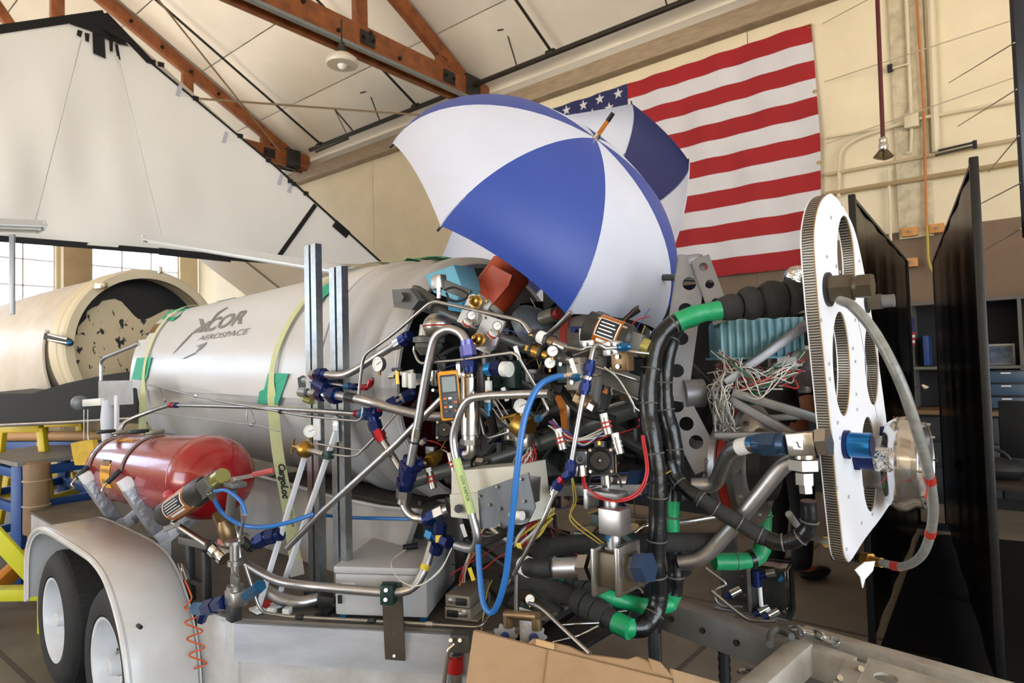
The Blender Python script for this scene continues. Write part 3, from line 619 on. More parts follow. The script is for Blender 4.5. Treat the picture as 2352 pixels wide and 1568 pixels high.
for s0, s1, l in ((-2.65, .5, -.7), (-2.65, .6, .9)): tr.part('frame_rail', MB().beam(T(s0, l, DZ-.09), T(s1, l, DZ-.09), .06, .13, Z, .004), tw)
for s_ in (-2.5, -1.6, -.9, 0): tr.part('cross_member', MB().beam(T(s_, -.66, DZ-.07), T(s_, .86, DZ-.07), .05, .09, Z), GREYP)
for s_ in (-.84, 0.): tr.part('axle', MB().cyl(T(s_, -.86, .35), T(s_, 1.0, .35), .04), DGREY)
tr.part('shade_plate', MB().box(T(1.58, .14, DZ-.05), (.24, .5, .02), (S, L, Z), .004), mat('shade plate black', '151413', .6))  # dark plate added so the floor below the engine reads as shade
# fender
def fz(k): return k
fp = [(-1.26, .36), (-1.25, .58), (-1.18, .70), (-1.02, .775), (-.80, .80), (-.30, .795), (-.10, .785), (.04, .755), (.15, .695), (.25, .60), (.315, .49), (.35, .38), (.365, .26)]
fpp = [V((a, b, 0)) for a, b in fp]; fpp = spline(fpp, 4)
FL0, FL1 = -1.02, -.765
fen = mat('glossy white fender', 'cfcfcf', .32, 0, .06, 3, c2='bdb8b1', coat=.2)
mb = MB(); n_ = len(fpp)
prof = [(FL0+.004, -.035), (FL0, -.015), (FL0+.006, -.003), (FL0+.02, 0), (FL1-.01, 0), (FL1, -.01), (FL1, -.03)]
vs = []
for i, p in enumerate(fpp):
    d = fpp[min(i+1, n_-1)]-fpp[max(i-1, 0)]; nn = V((-d.y, d.x, 0)).normalized()
    for (l, h) in prof: vs.append(T(p.x+nn.x*h, l, p.y+nn.y*h))
w_ = len(prof); mb.add(vs, [(i*w_+j, i*w_+j+1, (i+1)*w_+j+1, (i+1)*w_+j) for i in range(n_-1) for j in range(w_-1)])
fe = tr.part('fender', mb, fen, sharp=60)
# inner skirt plate closing the fender towards the deck
tr.sub(fe, 'inner_skirt', MB().prism([T(p.x, FL1, p.y) for p in fpp], L*.006), fen)
tr.sub(fe, 'rolled_edge', MB().tube([T(p.x, FL0+.002, p.y-.012) for p in fpp], .013, 8), fen)
tr.sub(fe, 'hole', MB().cyl(ps(317, 1436, .312), ps(317, 1436, .312)+S*.03, .008, n=10), BLACK)
# tongue: right A-frame beam, jack post, coupler frame
def zb(x, y, z=.56): return pz(x, y, z)
beamm = mat('grey trailer beam', '7d7974', .5, .2, .2, 6)
b0, b1 = zb(1475, 1355), zb(1990, 1528)
tr.part('tongue_beam', MB().beam(b0-Z*.06, b1-Z*.06, .07, .12, Z, .004), beamm)
for k in range(5):
    p = b0+(b1-b0)*(.2+.16*k)-Z*.06; dr = (b1-b0).normalized(); sd2 = Z.cross(dr).normalized()
    sgn = -1 if sd2.dot(CAM-p) < 0 else 1
    tr.part('bolt', MB().cyl(p+sd2*sgn*.034, p+sd2*sgn*.045, .012, n=6), DGREY)
jk = zb(1502, 1420, .5)
tr.part('jack_post', MB().cyl(V((jk.x, jk.y, .02)), V((jk.x, jk.y, .5)), .028, n=16), STEEL)
tr.part('jack_foot', MB().box(V((jk.x, jk.y, .008)), (.2, .14, .014), (S, L, Z), .003), DGREY)
cf = mat('pale coupler steel', 'c0bcb3', .5, .1, .2, 6, c2='948d82')
r0, r1 = zb(1842, 1440, .6), zb(2380, 1590, .6)
tr.part('coupler_rail', MB().beam(r0-Z*.05, r1-Z*.05, .06, .1, Z, .003), cf)
r2, r3 = zb(1842, 1470, .6), zb(1700, 1590, .6)
tr.part('coupler_cross', MB().beam(r2-Z*.05, r3-Z*.05, .07, .1, Z, .003), cf)
hp = [zb(1995, 1515, .605), zb(2100, 1548, .605), zb(2400, 1640, .605), zb(2300, 1680, .605), zb(1960, 1600, .605)]
o_ = hp[0]; ex = (hp[1]-hp[0]).normalized(); ey = Z.cross(ex)
q2 = [((p-o_).dot(ex), (p-o_).dot(ey)) for p in hp]; hc = zb(2035, 1562, .605); hcx, hcy = (hc-o_).dot(ex), (hc-o_).dot(ey)
tr.part('coupler_plate', MB().plate(q2, [circ(hcx, hcy, .032)], o_, ex, ey, Z*.008), cf)
q3 = [zb(1945, 1518, .606), zb(1990, 1532, .606), zb(1960, 1600, .606), zb(1905, 1590, .606)]
tr.part('coupler_plate', MB().prism(q3, Z*.01), cf)
for x, y in ((1978, 1535), (1930, 1556)): tr.part('bolt', MB().cyl(zb(x, y, .616), zb(x, y, .63), .009, n=6), STEEL)
tr.part('coupler_stub', MB().beam(zb(1835, 1462, .6)-Z*.06, zb(1960, 1505, .6)-Z*.06, .05, .1, Z, .003), cf)
# wheels
tyre = mat('tyre rubber', '232221', .75, 0, .2, 14, .2, 60); wr = mat('white wheel paint', 'd5d8dd', .35, 0, .08, 8)
for i, s_ in enumerate((-.035, -.86)):
    c = T(s_, -.985, .332); ax = L
    w = tr.part('wheel', MB().lathe(c, ax, [(.006, .201), (-.002, .207), (.0, .195), (.02, .185), (.075, .178), (.09, .165), (.085, .12), (.075, .09), (.072, .05), (.075, .0)], 56, caps=False), wr, ['front white dish wheel', 'rear white dish wheel'][i])
    tr.sub(w, 'tyre', MB().lathe(c, ax, [(.02, .2), (-.005, .215), (-.012, .26), (.004, .302), (.02, .32), (.045, .328), (.09, .331), (.135, .328), (.16, .32), (.178, .302), (.19, .26), (.18, .215), (.165, .2)], 64, caps=False), tyre)
    for k in range(40):
        a = 2*math.pi*k/40; d1 = Z*math.cos(a)+S*math.sin(a)
        for q_ in (.05, .13): tr.sub(w, 'tread_block', MB().box(c+L*q_+d1*.327, (.03, .034, .01), (L, d1.cross(L), d1)), tyre)
    for k in range(5):
        a = 2*math.pi*k/5; d1 = Z*math.cos(a)+S*math.sin(a); tr.sub(w, 'lug_nut', MB().cyl(c+L*.08+d1*.068, c+L*.055+d1*.068, .011, n=6), STEEL)
    for k in range(6):
        a = 2*math.pi*(k+.5)/6; d1 = Z*math.cos(a)+S*math.sin(a); tr.sub(w, 'vent_slot', MB().box(c+L*.084+d1*.14, (.006, .035, .02), (L, d1.cross(L), d1), .003), BLACK)
    tr.sub(w, 'hub_cap', MB().lathe(c+L*.075, -ax, [(0, .042), (.04, .04), (.065, .034), (.07, .012)], 20), wr)
# ================================================================== white fuselage section
def sec(s_):
    k = [(-2.45, .25, .34, .48, .58), (-1.0, .23, .43, .50, .585), (.3, .22, .505, .52, .605), (.7, .22, .52, .52, .585), (1.06, .22, .53, .52, .53)]
    for p, q in zip(k, k[1:]):
        if s_ <= q[0]: f_ = max(0, (s_-p[0])/(q[0]-p[0])); return [x+(y-x)*f_ for x, y in zip(p[1:], q[1:])]
    return k[-1][1:]
def rib(s_):
    h = 0
    for a, b, v in ((.50, .60, .018), (.72, .80, .014), (.93, 1.06, .03)):
        e = .03; h += v*max(0, min(1, (s_-a)/e))*max(0, min(1, (b-s_)/e))
    return h
ZC = 1.475
def fus(s_, deg, off=0.):
    lc, rl, rb_, rt_ = sec(s_); a = math.radians(deg); o = off+rib(s_); rzz = rt_ if math.sin(a) > 0 else rb_
    return T(s_, lc-math.cos(a)*(rl+o), ZC+math.sin(a)*(rzz+o))
fw_ = mat('fuselage white gelcoat', 'c3c5c9', .34, 0, .08, 2.2, c2='b4b3b2')
fu = Thing('fuselage', 'white rocket plane fuselage section with grey lettering strapped on the trailer', 'fuselage')
ss = [-2.45+i*.1 for i in range(29)]+[.4+i*.0225 for i in range(31)]
fu.part('barrel', MB().grid(lambda u, v: fus(ss[round(u*(len(ss)-1))], 360*v), len(ss)-1, 72, .018), fw_, sharp=50)
fu.part('end_lip', MB().tube([fus(1.06, a, -.004) for a in range(0, 360, 5)], .012, 8, closed=True), fw_)
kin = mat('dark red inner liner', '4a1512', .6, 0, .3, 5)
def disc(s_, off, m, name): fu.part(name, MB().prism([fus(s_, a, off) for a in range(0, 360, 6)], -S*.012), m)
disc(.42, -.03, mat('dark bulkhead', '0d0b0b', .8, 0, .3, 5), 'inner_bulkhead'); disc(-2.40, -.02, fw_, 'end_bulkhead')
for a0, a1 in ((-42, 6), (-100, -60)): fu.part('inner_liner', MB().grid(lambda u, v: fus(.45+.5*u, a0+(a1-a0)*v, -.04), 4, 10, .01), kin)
# upper cover panel with the lettering
pan = mat('cover panel white', 'cfd0d2', .28, 0, .05, 2.2)
def low(s_): return -4+(-2)*(s_+2.4)/3
def panfn(u, v):
    s_ = -2.42+2.92*u; a0 = low(s_); return fus(s_, a0+(168-a0)*v, .012)
cp = fu.part('cover_panel', MB().grid(panfn, 40, 56, .012), pan, sharp=50)
fu.part('tab_panel', MB().grid(lambda u, v: fus(-2.60+.2*u, -3+40*v, .006), 3, 10, .008), pan)
fu.part('access_patch', MB().grid(lambda u, v: fus(-2.42+.16*u, 42+10*v, .016), 2, 4, .004), mat('rusty brown patch', '7a5230', .5, 0, .4, 20))
gl = mat('grey lettering', '7d7c78', .5)

_tab = []
for i in range(76):
    for j in range(116):
        s_ = -2.65+i*.05; dg = -100+j*2; v = fus(s_, dg, .012)-CAM; d_ = v.dot(FW); _tab.append((s_, dg, CXP+FPX*v.dot(RT)/d_, CYP-FPX*v.dot(UPV)/d_))
def fi(x, y, front=True):
    """place on the fuselage skin -> (station, angle), refined"""
    s_, dg, X_, Y_ = min(_tab, key=lambda q: (q[2]-x)**2+(q[3]-y)**2+(0 if -60 < q[1] < 88 else 900))
    for _ in range(4):
        def pr(s1, a1):
            v = fus(s1, a1, .012)-CAM; d_ = v.dot(FW); return CXP+FPX*v.dot(RT)/d_, CYP-FPX*v.dot(UPV)/d_
        X_, Y_ = pr(s_, dg); xs, ys = pr(s_+.01, dg); xa, ya = pr(s_, dg+1)
        a, b, c, d = (xs-X_)/.01, xa-X_, (ys-Y_)/.01, ya-Y_; det = a*d-b*c
        if abs(det) < 20: break
        ds = ((x-X_)*d-(y-Y_)*b)/det; da = ((y-Y_)*a-(x-X_)*c)/det
        s_ += max(-.1, min(.1, ds)); dg += max(-6, min(6, da))
    return s_, dg
def skin(poly, off=.016, th=.002):
    q = [fi(*p) for p in poly]; mb = MB(); n = len(q)
    return mb.add([fus(a, b, off) for a, b in q]+[fus(a, b, off+th) for a, b in q], [tuple(range(n)), tuple(range(n, 2*n))]+[(i, (i+1) % n, n+(i+1) % n, n+i) for i in range(n)])
def lettering(txt, bl, br, tl, shear, bold):
    w = MB().text(txt, 1, lambda x, y, z: V((x, y, z)), shear=0, bold=bold); W_ = max(p.x for p in w.v); H_ = max(p.y for p in w.v)
    o, e, u = fi(*bl), fi(*br), fi(*tl)
    def fn(x, y, z):
        a, b = x/W_, y/H_; return fus(o[0]+(e[0]-o[0])*a+(u[0]-o[0])*b, o[1]+(e[1]-o[1])*a+(u[1]-o[1])*b, .0165)
    return MB().text(txt, 1, fn, bold=bold, cuts=[(1, .1*i) for i in range(1, 8)]+[(0, .2*i) for i in range(1, 40)])
cl = fu.part('company_lettering', lettering('COR', (468, 763), (556, 742), (488, 732), 0, .025), gl, 'grey slanted company lettering')
fu.sub(cl, 'small_lettering', lettering('AEROSPACE', (455, 783), (566, 768), (463, 771), 0, .0), gl)
fu.sub(cl, 'letter_stroke', skin([(441, 767), (452, 757), (482, 738), (490, 738), (470, 752), (462, 763), (452, 764)]), gl)
fu.sub(cl, 'letter_stroke', skin([(458, 733), (467, 734), (476, 762), (466, 762)]), gl)
fu.sub(cl, 'swoosh', skin([(398, 813), (420, 788), (441, 766), (448, 762), (428, 783), (404, 808)]), gl)
fu.sub(cl, 'swoosh', skin([(486, 737), (500, 719), (522, 706), (524, 707), (503, 721), (489, 737)]), gl)
fu.sub(cl, 'arrowhead', skin([(447, 814), (460, 797), (451, 796), (478, 786), (462, 803), (455, 806)]), gl)
fu.sub(cl, 'swoosh', skin([(420, 824), (449, 810), (451, 812), (424, 824)]), gl)
# tie-down straps
strapm = mat('pale yellow webbing', 'c9cf9c', .7, 0, .08, 30)
def ribbon(pts, nrm, w, m=None):
    P_ = spline(pts, 5); mb = MB(); vs = []
    for i, p in enumerate(P_):
        d = (P_[min(i+1, len(P_)-1)]-P_[max(i-1, 0)]).normalized(); n = (nrm(p) if callable(nrm) else nrm); y = d.cross(n).normalized(); n2 = y.cross(d)
        vs += [p-y*w/2-n2*.0015, p+y*w/2-n2*.0015, p+y*w/2+n2*.0015, p-y*w/2+n2*.0015]
    fs = [(i*4+a, i*4+b, i*4+4+b, i*4+4+a) for i in range(len(P_)-1) for a, b in ((0, 1), (1, 2), (2, 3), (3, 0))]
    return mb.add(vs, fs+[(0, 1, 2, 3), tuple(len(vs)-4+k for k in range(4))])
def outn(p):
    q = p-T((p-OT).dot(S), .22, ZC); q.normalize(); k = max(0., min(1., (1.5-p.z)/.2)); return (q*(1-k)+(CAM-p).normalized()*k).normalized()
s1 = fi(336, 858)[0]
st = Thing('tie_down_strap', 'pale yellow strap over the narrow left end of the fuselage', 'strap')
st.part('webbing', ribbon([fus(s1, a, .03) for a in range(150, 1, -8)]+[T(s1, -.145, 1.3), T(s1+.02, -.16, .95), T(s1+.03, -.17, .64)], outn, .05), strapm)
s2a, s2b = fi(735, 690)[0], fi(632, 905)[0]
e_ = pz(683, 1322, .63)
st = Thing('tie_down_strap', 'pale yellow printed strap over the middle of the fuselage beside the strut posts', 'strap')
tang = fus(s2b, -14, .03)
web = [fus(s2b+(s2a-s2b)*max(0, (a-10))/75 if a < 85 else s2a, a, .03) for a in range(150, -15, -8)]
st.part('webbing', ribbon(web+[tang*.75+e_*.25-L*.012, tang*.4+e_*.6, e_], outn, .052), strapm)
dn = (e_-tang).normalized(); nn_ = outn(tang*.5+e_*.5); nn_ = (nn_-dn*nn_.dot(dn)).normalized(); sx_ = nn_.cross(dn).normalized()
def onstrap(f0, side):
    o = tang+(e_-tang)*f0+nn_*.012
    return lambda x, y, z: o+dn*x+sx_*(side-y)*-1
if sx_.dot(RT) > 0: sgn_ = 1
else: sgn_ = -1
def onstrap(f0, off):
    o = tang+(e_-tang)*f0+nn_*.016-L*.004
    return lambda x, y, z: o+dn*x+sx_*(sgn_*(y-off))
st.part('printed_brand', MB().text('CargoLoc', .042, onstrap(.33, .012), shear=.3, bold=.002), INK, 'black italic printing')
st.part('printed_rating', MB().text('DOT/CHP', .022, onstrap(.60, -.006)), INK); st.part('printed_rating', MB().text('RATED', .022, onstrap(.625, .02)), INK)
st.part('end_wrap', MB().beam(e_-dn*.07, e_+dn*.0, .062, .012, nn_), mat('clear wrap', 'b9b7b2', .3))
# green tape pads under the straps and scraps along the top
for i, (q, lb) in enumerate((([(372, 735), (385, 705), (428, 700), (433, 706), (412, 728), (398, 739)], 'mint green tape pad at the top of the narrow strap'), ([(318, 823), (352, 821), (341, 868), (336, 873), (306, 871)], 'mint green tape pad on the lower edge of the narrow strap'),
        ([(722, 690), (738, 668), (778, 643), (782, 656), (748, 686), (738, 702)], 'green tape strip under the strap beside the strut post'), ([(621, 857), (668, 858), (643, 928), (596, 926), (601, 898), (612, 893)], 'large mint green tape pad where the printed strap crosses the panel edge'))):
    solo('tape_pad', skin(q, .0225, .002), GREEN2, lb, 'tape')
for i, (s_, a0, a1, w, lb) in enumerate(((.62, 84, 112, .22, 'green tape scrap on top of the fuselage by the end flange'), (.40, 88, 104, .12, 'small green tape scrap on the fuselage crest'), (-1.75, 88, 112, .3, 'green tape scrap on the crest behind the lettering'))):
    solo('tape_pad', MB().grid(lambda u, v: fus(s_+w*u, a0+(a1-a0)*v, .025), 4, 6, .003), GREENT, lb, 'tape')
# access hole and side hardware on the skin
fu.part('access_hole', skin([(688, 868), (700, 862), (712, 870), (712, 900), (692, 902)], .02, .003), BLACK)
# white cradle panel below the belly
cq = [(545, 1080), (620, 1100), (760, 1140), (870, 1163), (958, 1172), (930, 1255), (850, 1338), (720, 1330), (560, 1290)]
cm = Thing('belly_cradle', 'white cradle panel carrying the fuselage belly on the deck', 'cradle')
cm.part('side_panel', MB().prism([pl(x, y, -.16) for x, y in cq], L*.03), mat('cradle white', 'c6c4c1', .45, 0, .14, 4))
cm.part('top_flange', MB().tube([pl(x, y, -.17) for x, y in cq[:5]], .008, 6), WHITEP)
cm.part('saddle', MB().box(T(.2, .3, .78), (1.4, .7, .34), (S, L, Z), .02), mat('cradle grey', '4a4845', .6))
# ================================================================== generic hardware
def pts3(q): return [pl(x, y, l) for x, y, l in q]
def hexnut(a, b, r): return MB().cyl(a, b, r, n=6)
def along(P_, f):
    ln = [0]
    for a, b in zip(P_, P_[1:]): ln.append(ln[-1]+(b-a).length)
    t = f*ln[-1]
    for i in range(len(P_)-1):
        if t <= ln[i+1] or i == len(P_)-2:
            d = (P_[i+1]-P_[i]); return P_[i]+d*((t-ln[i])/max(1e-9, d.length)), d.normalized()
def pipe(label, q, rp, m=ALU, bend=.06, nuts=(), name='metal_pipe', cat='pipe', soft=False, n=10, bands=(), group=None):
    """bent tube through (x, y, lateral) points; nuts: (fraction, material, size factor)"""
    P0 = pts3(q); r = rp*mpp(P0[len(P0)//2]); P_ = spline(P0, 8) if soft else bends(P0, bend)
    mb = MB().tube(P_, r, n)
    if not nuts and not bands: return solo(name, mb, m, label, cat, group)
    t = Thing(name, label, cat, group); t.part('tube', mb, m)
    for f_, mm, k in nuts:
        p, d = along(P_, f_); h = r*1.6*k
        e = t.part('nut', MB().cyl(p-d*h*.6, p+d*h*.6, r*1.55*k, n=6), mm); t.sub(e, 'collar', MB().cyl(p-d*h*1.25, p+d*h*1.25, r*1.22*k, n=14), mm)
    for f_, mm, w in bands:
        p, d = along(P_, f_); t.part('band', MB().cyl(p-d*w/2, p+d*w/2, r*(1.32 if mm is FOAM else 1.06), n=max(n, 16)), mm)
    return t
def bolted(t, p, d, r=.006, m=CHROME): t.part('bolt', MB().cyl(p, p+d*r*1.2, r, n=6), m)
TC = lambda p: (CAM-p).normalized()
def gauge(x, y, l, rp, label, facing=None, body=STEEL, tilt=None):
    c = pl(x, y, l); r = rp*mpp(c); f_ = (facing or TC(c)).normalized(); X_, Y_, _ = frame(f_, RT)
    t = Thing('pressure_gauge', label, 'gauge')
    t.part('case', MB().lathe(c-f_*r*.7, f_, [(0, r*.9), (r*.1, r), (r*.75, r), (r*.8, r*.98), (r*.8, r*.88), (r*.7, r*.86)], 28), body)
    fc = t.part('dial', MB().cyl(c+f_*r*.02, c+f_*r*.05, r*.87, n=28), WHT)
    t.sub(fc, 'needle', MB().beam(c+f_*r*.08-X_*r*.2-Y_*r*.1, c+f_*r*.08+X_*r*.6+Y_*r*.3, r*.07, r*.04, f_), INK)
    for k in range(9):
        a = math.radians(225-k*33.75); e = X_*math.cos(a)+Y_*math.sin(a)
        t.sub(fc, 'tick', MB().beam(c+f_*r*.06+e*r*.66, c+f_*r*.06+e*r*.8, r*.05, r*.02, f_), INK)
    t.part('stem', MB().cyl(c-f_*r*.3-Y_*r*.9, c-f_*r*.3-Y_*r*1.5, r*.22, n=6), BRASS)
    return t
def wires(label, q, rad, cols, n, spread, name='wire_bundle'):
    """a loom of separate strands through the given places"""
    t = Thing(name, label, 'wiring'); base_ = pts3(q)
    for i in range(n):
        pp = [p+V((random.uniform(-1, 1), random.uniform(-1, 1), random.uniform(-1, 1)))*spread for p in base_]
        t.part('strand', MB().tube(spline(pp, 5), rad, 5), cols[i % len(cols)])
    return t
def boxpx(bl, br, z, h, d):
    p0, p1 = pz(*bl, z), pz(*br, z); x = (p1-p0).normalized(); y = Z.cross(x).normalized()
    if y.dot(FW) < 0: y = -y
    return p0, x, y, (p1-p0).length
# ================================================================== red tank
rt = mat('glossy red tank paint', '9a0d18', .24, 0, .18, 3, c2='7d1618', coat=.45)
TL_ = -.62; a0, a1 = pl(258, 1085, TL_), pl(528, 1088, TL_)
zc = (a0.z+a1.z)/2; a0.z = zc-.03; a1.z = zc+.045; ta = (a1-a0).normalized(); TR_ = .185
t = Thing('red_tank', 'glossy red pressure tank strapped on taped white posts', 'tank')
ln = (a1-a0).length
DM = .2
prof = [(DM*(1-math.cos(k*math.pi/20)), TR_*math.sin(k*math.pi/20)) for k in range(0, 11)]
prof += [(ln*.5, TR_)]+[(ln-b, r) for b, r in prof[::-1]]
t.part('shell', MB().lathe(a0, ta, prof, 56, x=Z), rt)
Yt = Z.cross(ta).normalized(); Yt = Yt if Yt.dot(CAM-a0) > 0 else -Yt
def ontank(f0, deg, off=.002):
    o = a0+ta*(ln*f0)
    return lambda x, y, z: o+ta*x+(Yt*math.cos(math.radians(deg)+y/TR_)+Z*math.sin(math.radians(deg)+y/TR_))*(TR_+off)
lab = t.part('warning_label', MB().grid(lambda u, v, fn=ontank(.29, -4): fn(.15*u, -.055+.125*v, 0), 3, 8, .001), mat('orange yellow label', 'e0a52a', .5))
t.sub(lab, 'warning_print', MB().text('FLAMMABLE', .027, ontank(.295, 3, .0035)), INK); t.sub(lab, 'warning_print', MB().text('LIQUIDS', .032, ontank(.305, -14, .0035)), INK)
t.sub(lab, 'warning_header', MB().grid(lambda u, v, fn=ontank(.29, 14, .0032): fn(.12*u+.01, .03*v, 0), 2, 3, .0005), INK)
t.sub(lab, 'warning_print', MB().text('CAUTION', .028, ontank(.296, 15, .0045)), MATS['orange yellow label'])
t.part('stencil', MB().text('FLAMMABLE', .055, ontank(.24, 58, .0025), bold=.001), MATS['orange yellow label'])
for f_ in (.2/ln, 1-.2/ln): t.part('weld_seam', MB().torus(a0+ta*ln*f_, ta, TR_-.0015, .003, 48, 6), rt)
grs = mat('olive grey strap', '6b675c', .7)
white_tape = mat('silver duct tape', '9a9ca1', .38, .35, .15, 14, .5, 30)
for i, f_ in enumerate((.17, .50)):
    o = a0+ta*ln*f_
    st = Thing('tank_strap', ['olive ratchet strap over the far end of the red tank', 'olive ratchet strap over the middle of the red tank'][i], 'strap')
    st.part('webbing', MB().grid(lambda u, v, o=o: o+ta*(.03*(u-.5))+(Yt*math.cos(math.radians(10+150*v))+Z*math.sin(math.radians(10+150*v)))*(TR_+.006), 1, 24, .003), grs)
    hk = o+(Yt*math.cos(math.radians(10))+Z*math.sin(math.radians(10)))*(TR_+.006); bot_ = o+Yt*(TR_+.06)-Z*.05
    st.part('black_hook', MB().beam(hk, bot_+Z*.03, .018, .024, Yt, .004), BLACK)
    st.part('wire_hook', MB().tube(spline([bot_+Z*.03, bot_+Yt*.02, bot_-Z*.02+Yt*.01, bot_-Z*.03-ta*.02]), .005, 6), CHROME)
    top = o+(Yt*math.cos(math.radians(80))+Z*math.sin(math.radians(80)))*(TR_+.02)
    b_ = st.part('buckle', MB().box(top, (.032, .09, .022), (ta, Yt, Z), .005), mat('tarnished buckle', '8c8674', .4, .7)); st.sub(b_, 'handle', MB().box(top+Yt*.07+Z*.01, (.035, .09, .02), (ta, Yt, Z), .006), BLACK)
# Y-shaped white posts with duct tape
for i, f_ in enumerate((.2, .6)):
    o = a0+ta*ln*f_+Yt*.0; t = Thing('tank_post', ['white forked post with grey duct tape under the far end of the tank', 'white forked post with grey duct tape under the middle of the tank'][i], 'support')
    fork = o-Z*(TR_+.13)+Yt*.05
    up = o+Yt*(TR_+.035)+Z*.0; up2 = o-Yt*(TR_+.04)-Z*.03
    t.part('post', MB().beam(V((fork.x, fork.y, DZ)), fork, .055, .055, Yt, .004), WHITEP)
    a_ = t.part('arm', MB().beam(fork, up, .055, .055, ta, .004), WHITEP); t.sub(a_, 'duct_tape', MB().beam(fork*.85+up*.15, fork*.12+up*.88, .061, .061, ta, .008), white_tape)
    a_ = t.part('arm', MB().beam(fork, up2-Z*.08, .05, .05, ta, .004), WHITEP); t.sub(a_, 'duct_tape', MB().beam(fork*.8+up2*.2-Z*.03, fork*.1+up2*.9-Z*.075, .056, .056, ta, .008), white_tape)
    t.part('foot_plate', MB().box(V((fork.x, fork.y, DZ+.006)), (.1, .1, .01), (ta, Yt, Z)), WHITEP)
# ================================================================== manifold bracket at the far end of the tank
t = Thing('gauge_manifold', 'white bracket with a dial gauge and plate beyond the red tank', 'instrument stand')
q = lambda x, y: pl(x, y, -.45)
t.part('post', MB().beam(q(268, 1010), q(268, 908), .02, .045, S, .003), WHITEP)
t.part('post_wrap', MB().tube([q(246, 1020), q(248, 960), q(246, 920)], [.03, .045, .03], 10), mat('white wrap', 'c9ccd6', .6))
t.part('backing_plate', MB().prism([q(226, 875), q(300, 873), q(302, 928), q(226, 932)], L*.012), ALU)
t.part('block', MB().beam(q(198, 925), q(240, 922), .05, .05, Z, .004), WHITEPL)
t.part('tube', MB().tube(bends([q(232, 874), q(232, 830), q(240, 822), q(318, 790)], .03), .011, 8), ALU)
g = q(180, 925); t.part('gauge_case', MB().lathe(g+(q(196, 925)-g)*.0, q(198, 925)-g, [(0, .05), (.015, .055), (.05, .055), (.06, .04)], 24), mat('grey gauge', '74777a', .4, .3)); t.part('gauge_dial', MB().cyl(g-(q(198, 925)-g).normalized()*.004, g, .047, n=24), WHT)
for x in (193, 202): t.part('sight_rod', MB().cyl(q(x, 940), q(x, 1008), .003, n=6), ALU)
yb_ = Thing('yellow_bag', 'crumpled yellow bag hanging beside the far end of the tank', 'bag')
yb_.part('bag', MB().prism([pl(x, y, -.5) for x, y in ((162, 1018), (180, 1014), (195, 1011), (212, 1010), (217, 1035), (210, 1068), (172, 1068), (166, 1045))], L*.03), mat('yellow fabric', 'c9a51c', .6, 0, .2, 14, .6, 20))
yb_.part('tie', MB().cyl(pl(203, 1012, -.48), pl(202, 1000, -.48), .004, n=6), WHT)
# ================================================================== strut posts
def channel(t, sx, lx, z0, z1, w=.041, d=.03):
    for sg in (-1, 1):
        c = T(sx+sg*(d/2+.004)*1.35, lx, 0)
        o = [(-w/2, -d/2), (w/2, -d/2), (w/2, d/2), (w*.28, d/2), (w*.28, d*.28), (w*.4, d*.28), (w*.4, -d*.36), (-w*.4, -d*.36), (-w*.4, d*.28), (-w*.28, d*.28), (-w*.28, d/2), (-w/2, d/2)]
        t.part('channel', MB().prism([c+L*b_+S*a_*.9+Z*z0 for a_, b_ in o], Z*(z1-z0)), ZINC)
for i, (tx, ty, bx, by) in enumerate(((713, 564, 735, 1335), (775, 614, 790, 1290))):
    lx = -.42; p0, p1 = pl(tx, ty, lx), pl(bx, by, lx); sx = ((p0-OT).dot(S)+(p1-OT).dot(S))/2
    t = Thing('strut_post', ['taller pair of zinc strut channels standing beside the fuselage', 'shorter pair of zinc strut channels nearer the engine bay'][i], 'strut')
    channel(t, sx, lx, DZ+.002, p0.z); 
    t.part('foot', MB().box(T(sx, lx, DZ+.02), (.12, .06, .04), (S, L, Z), .004), DGREY)
    if i == 1:
        bp_ = t.part('bracket', MB().box(pl(771, 985, lx-.026), (.035, .008, .1), (S, L, Z), .003), WHITEP); t.sub(bp_, 'bolt', MB().cyl(pl(771, 973, lx-.03), pl(771, 973, lx-.042), .009, n=6), STEEL)
    else: t.part('bracket', MB().box(pl(728, 985, lx-.026), (.05, .008, .09), (S, L, Z), .003), WHITEP)
for i, (a, b, la, lb) in enumerate((((701, 1045), (592, 1400), -.47, -.66), ((772, 990), (634, 1388), -.46, -.62))):
    p0, p1 = pl(*a, la), pz(*b, DZ+.01)
    t = Thing('white_brace', ['white flat brace bar from the brass regulator down to the deck', 'white flat brace bar from the shorter strut post down to the deck'][i], 'brace')
    t.part('bar', MB().beam(p0, p1, .012, .022, L, .003), WHITEP); t.part('foot', MB().box(p1, (.07, .04, .012), (S, L, Z), .002), WHITEP)
# ================================================================== pipework beside the fuselage
SKY = TEALAN
pipe('long steel pipe along the fuselage flank behind the strap', [(388, 930, -.30), (560, 934, -.38), (720, 943, -.46), (838, 951, -.47)], 6, STEEL, nuts=((.02, REDAN, 1.2), (.06, BLUEAN, 1.2), (.985, REDAN, 1.1)))
pipe('thin steel line sloping along the fuselage below the panel edge', [(335, 882, -.28), (500, 920, -.36), (700, 955, -.46), (822, 967, -.5), (832, 960, -.5), (834, 935, -.5)], 3.2, STEEL, .03, nuts=((.34, CHROME, 1.6), (.74, BLACK, 1.3)))
pipe('thin wire strung along the fuselage flank above the tank', [(335, 946, -.3), (470, 962, -.36), (600, 978, -.42), (640, 990, -.44)], 1.4, STEEL, nuts=((.85, STEEL, 2.4),), name='tension_wire', cat='wire')
pipe('short thin line linking the two flank pipes at the far end', [(366, 890, -.29), (380, 922, -.30)], 2.2, STEEL)
pipe('bent steel pipe from the flank joint down over the tank', [(388, 930, -.30), (345, 944, -.34), (300, 962, -.42), (280, 975, -.46), (274, 998, -.48)], 5, ALU, .08)
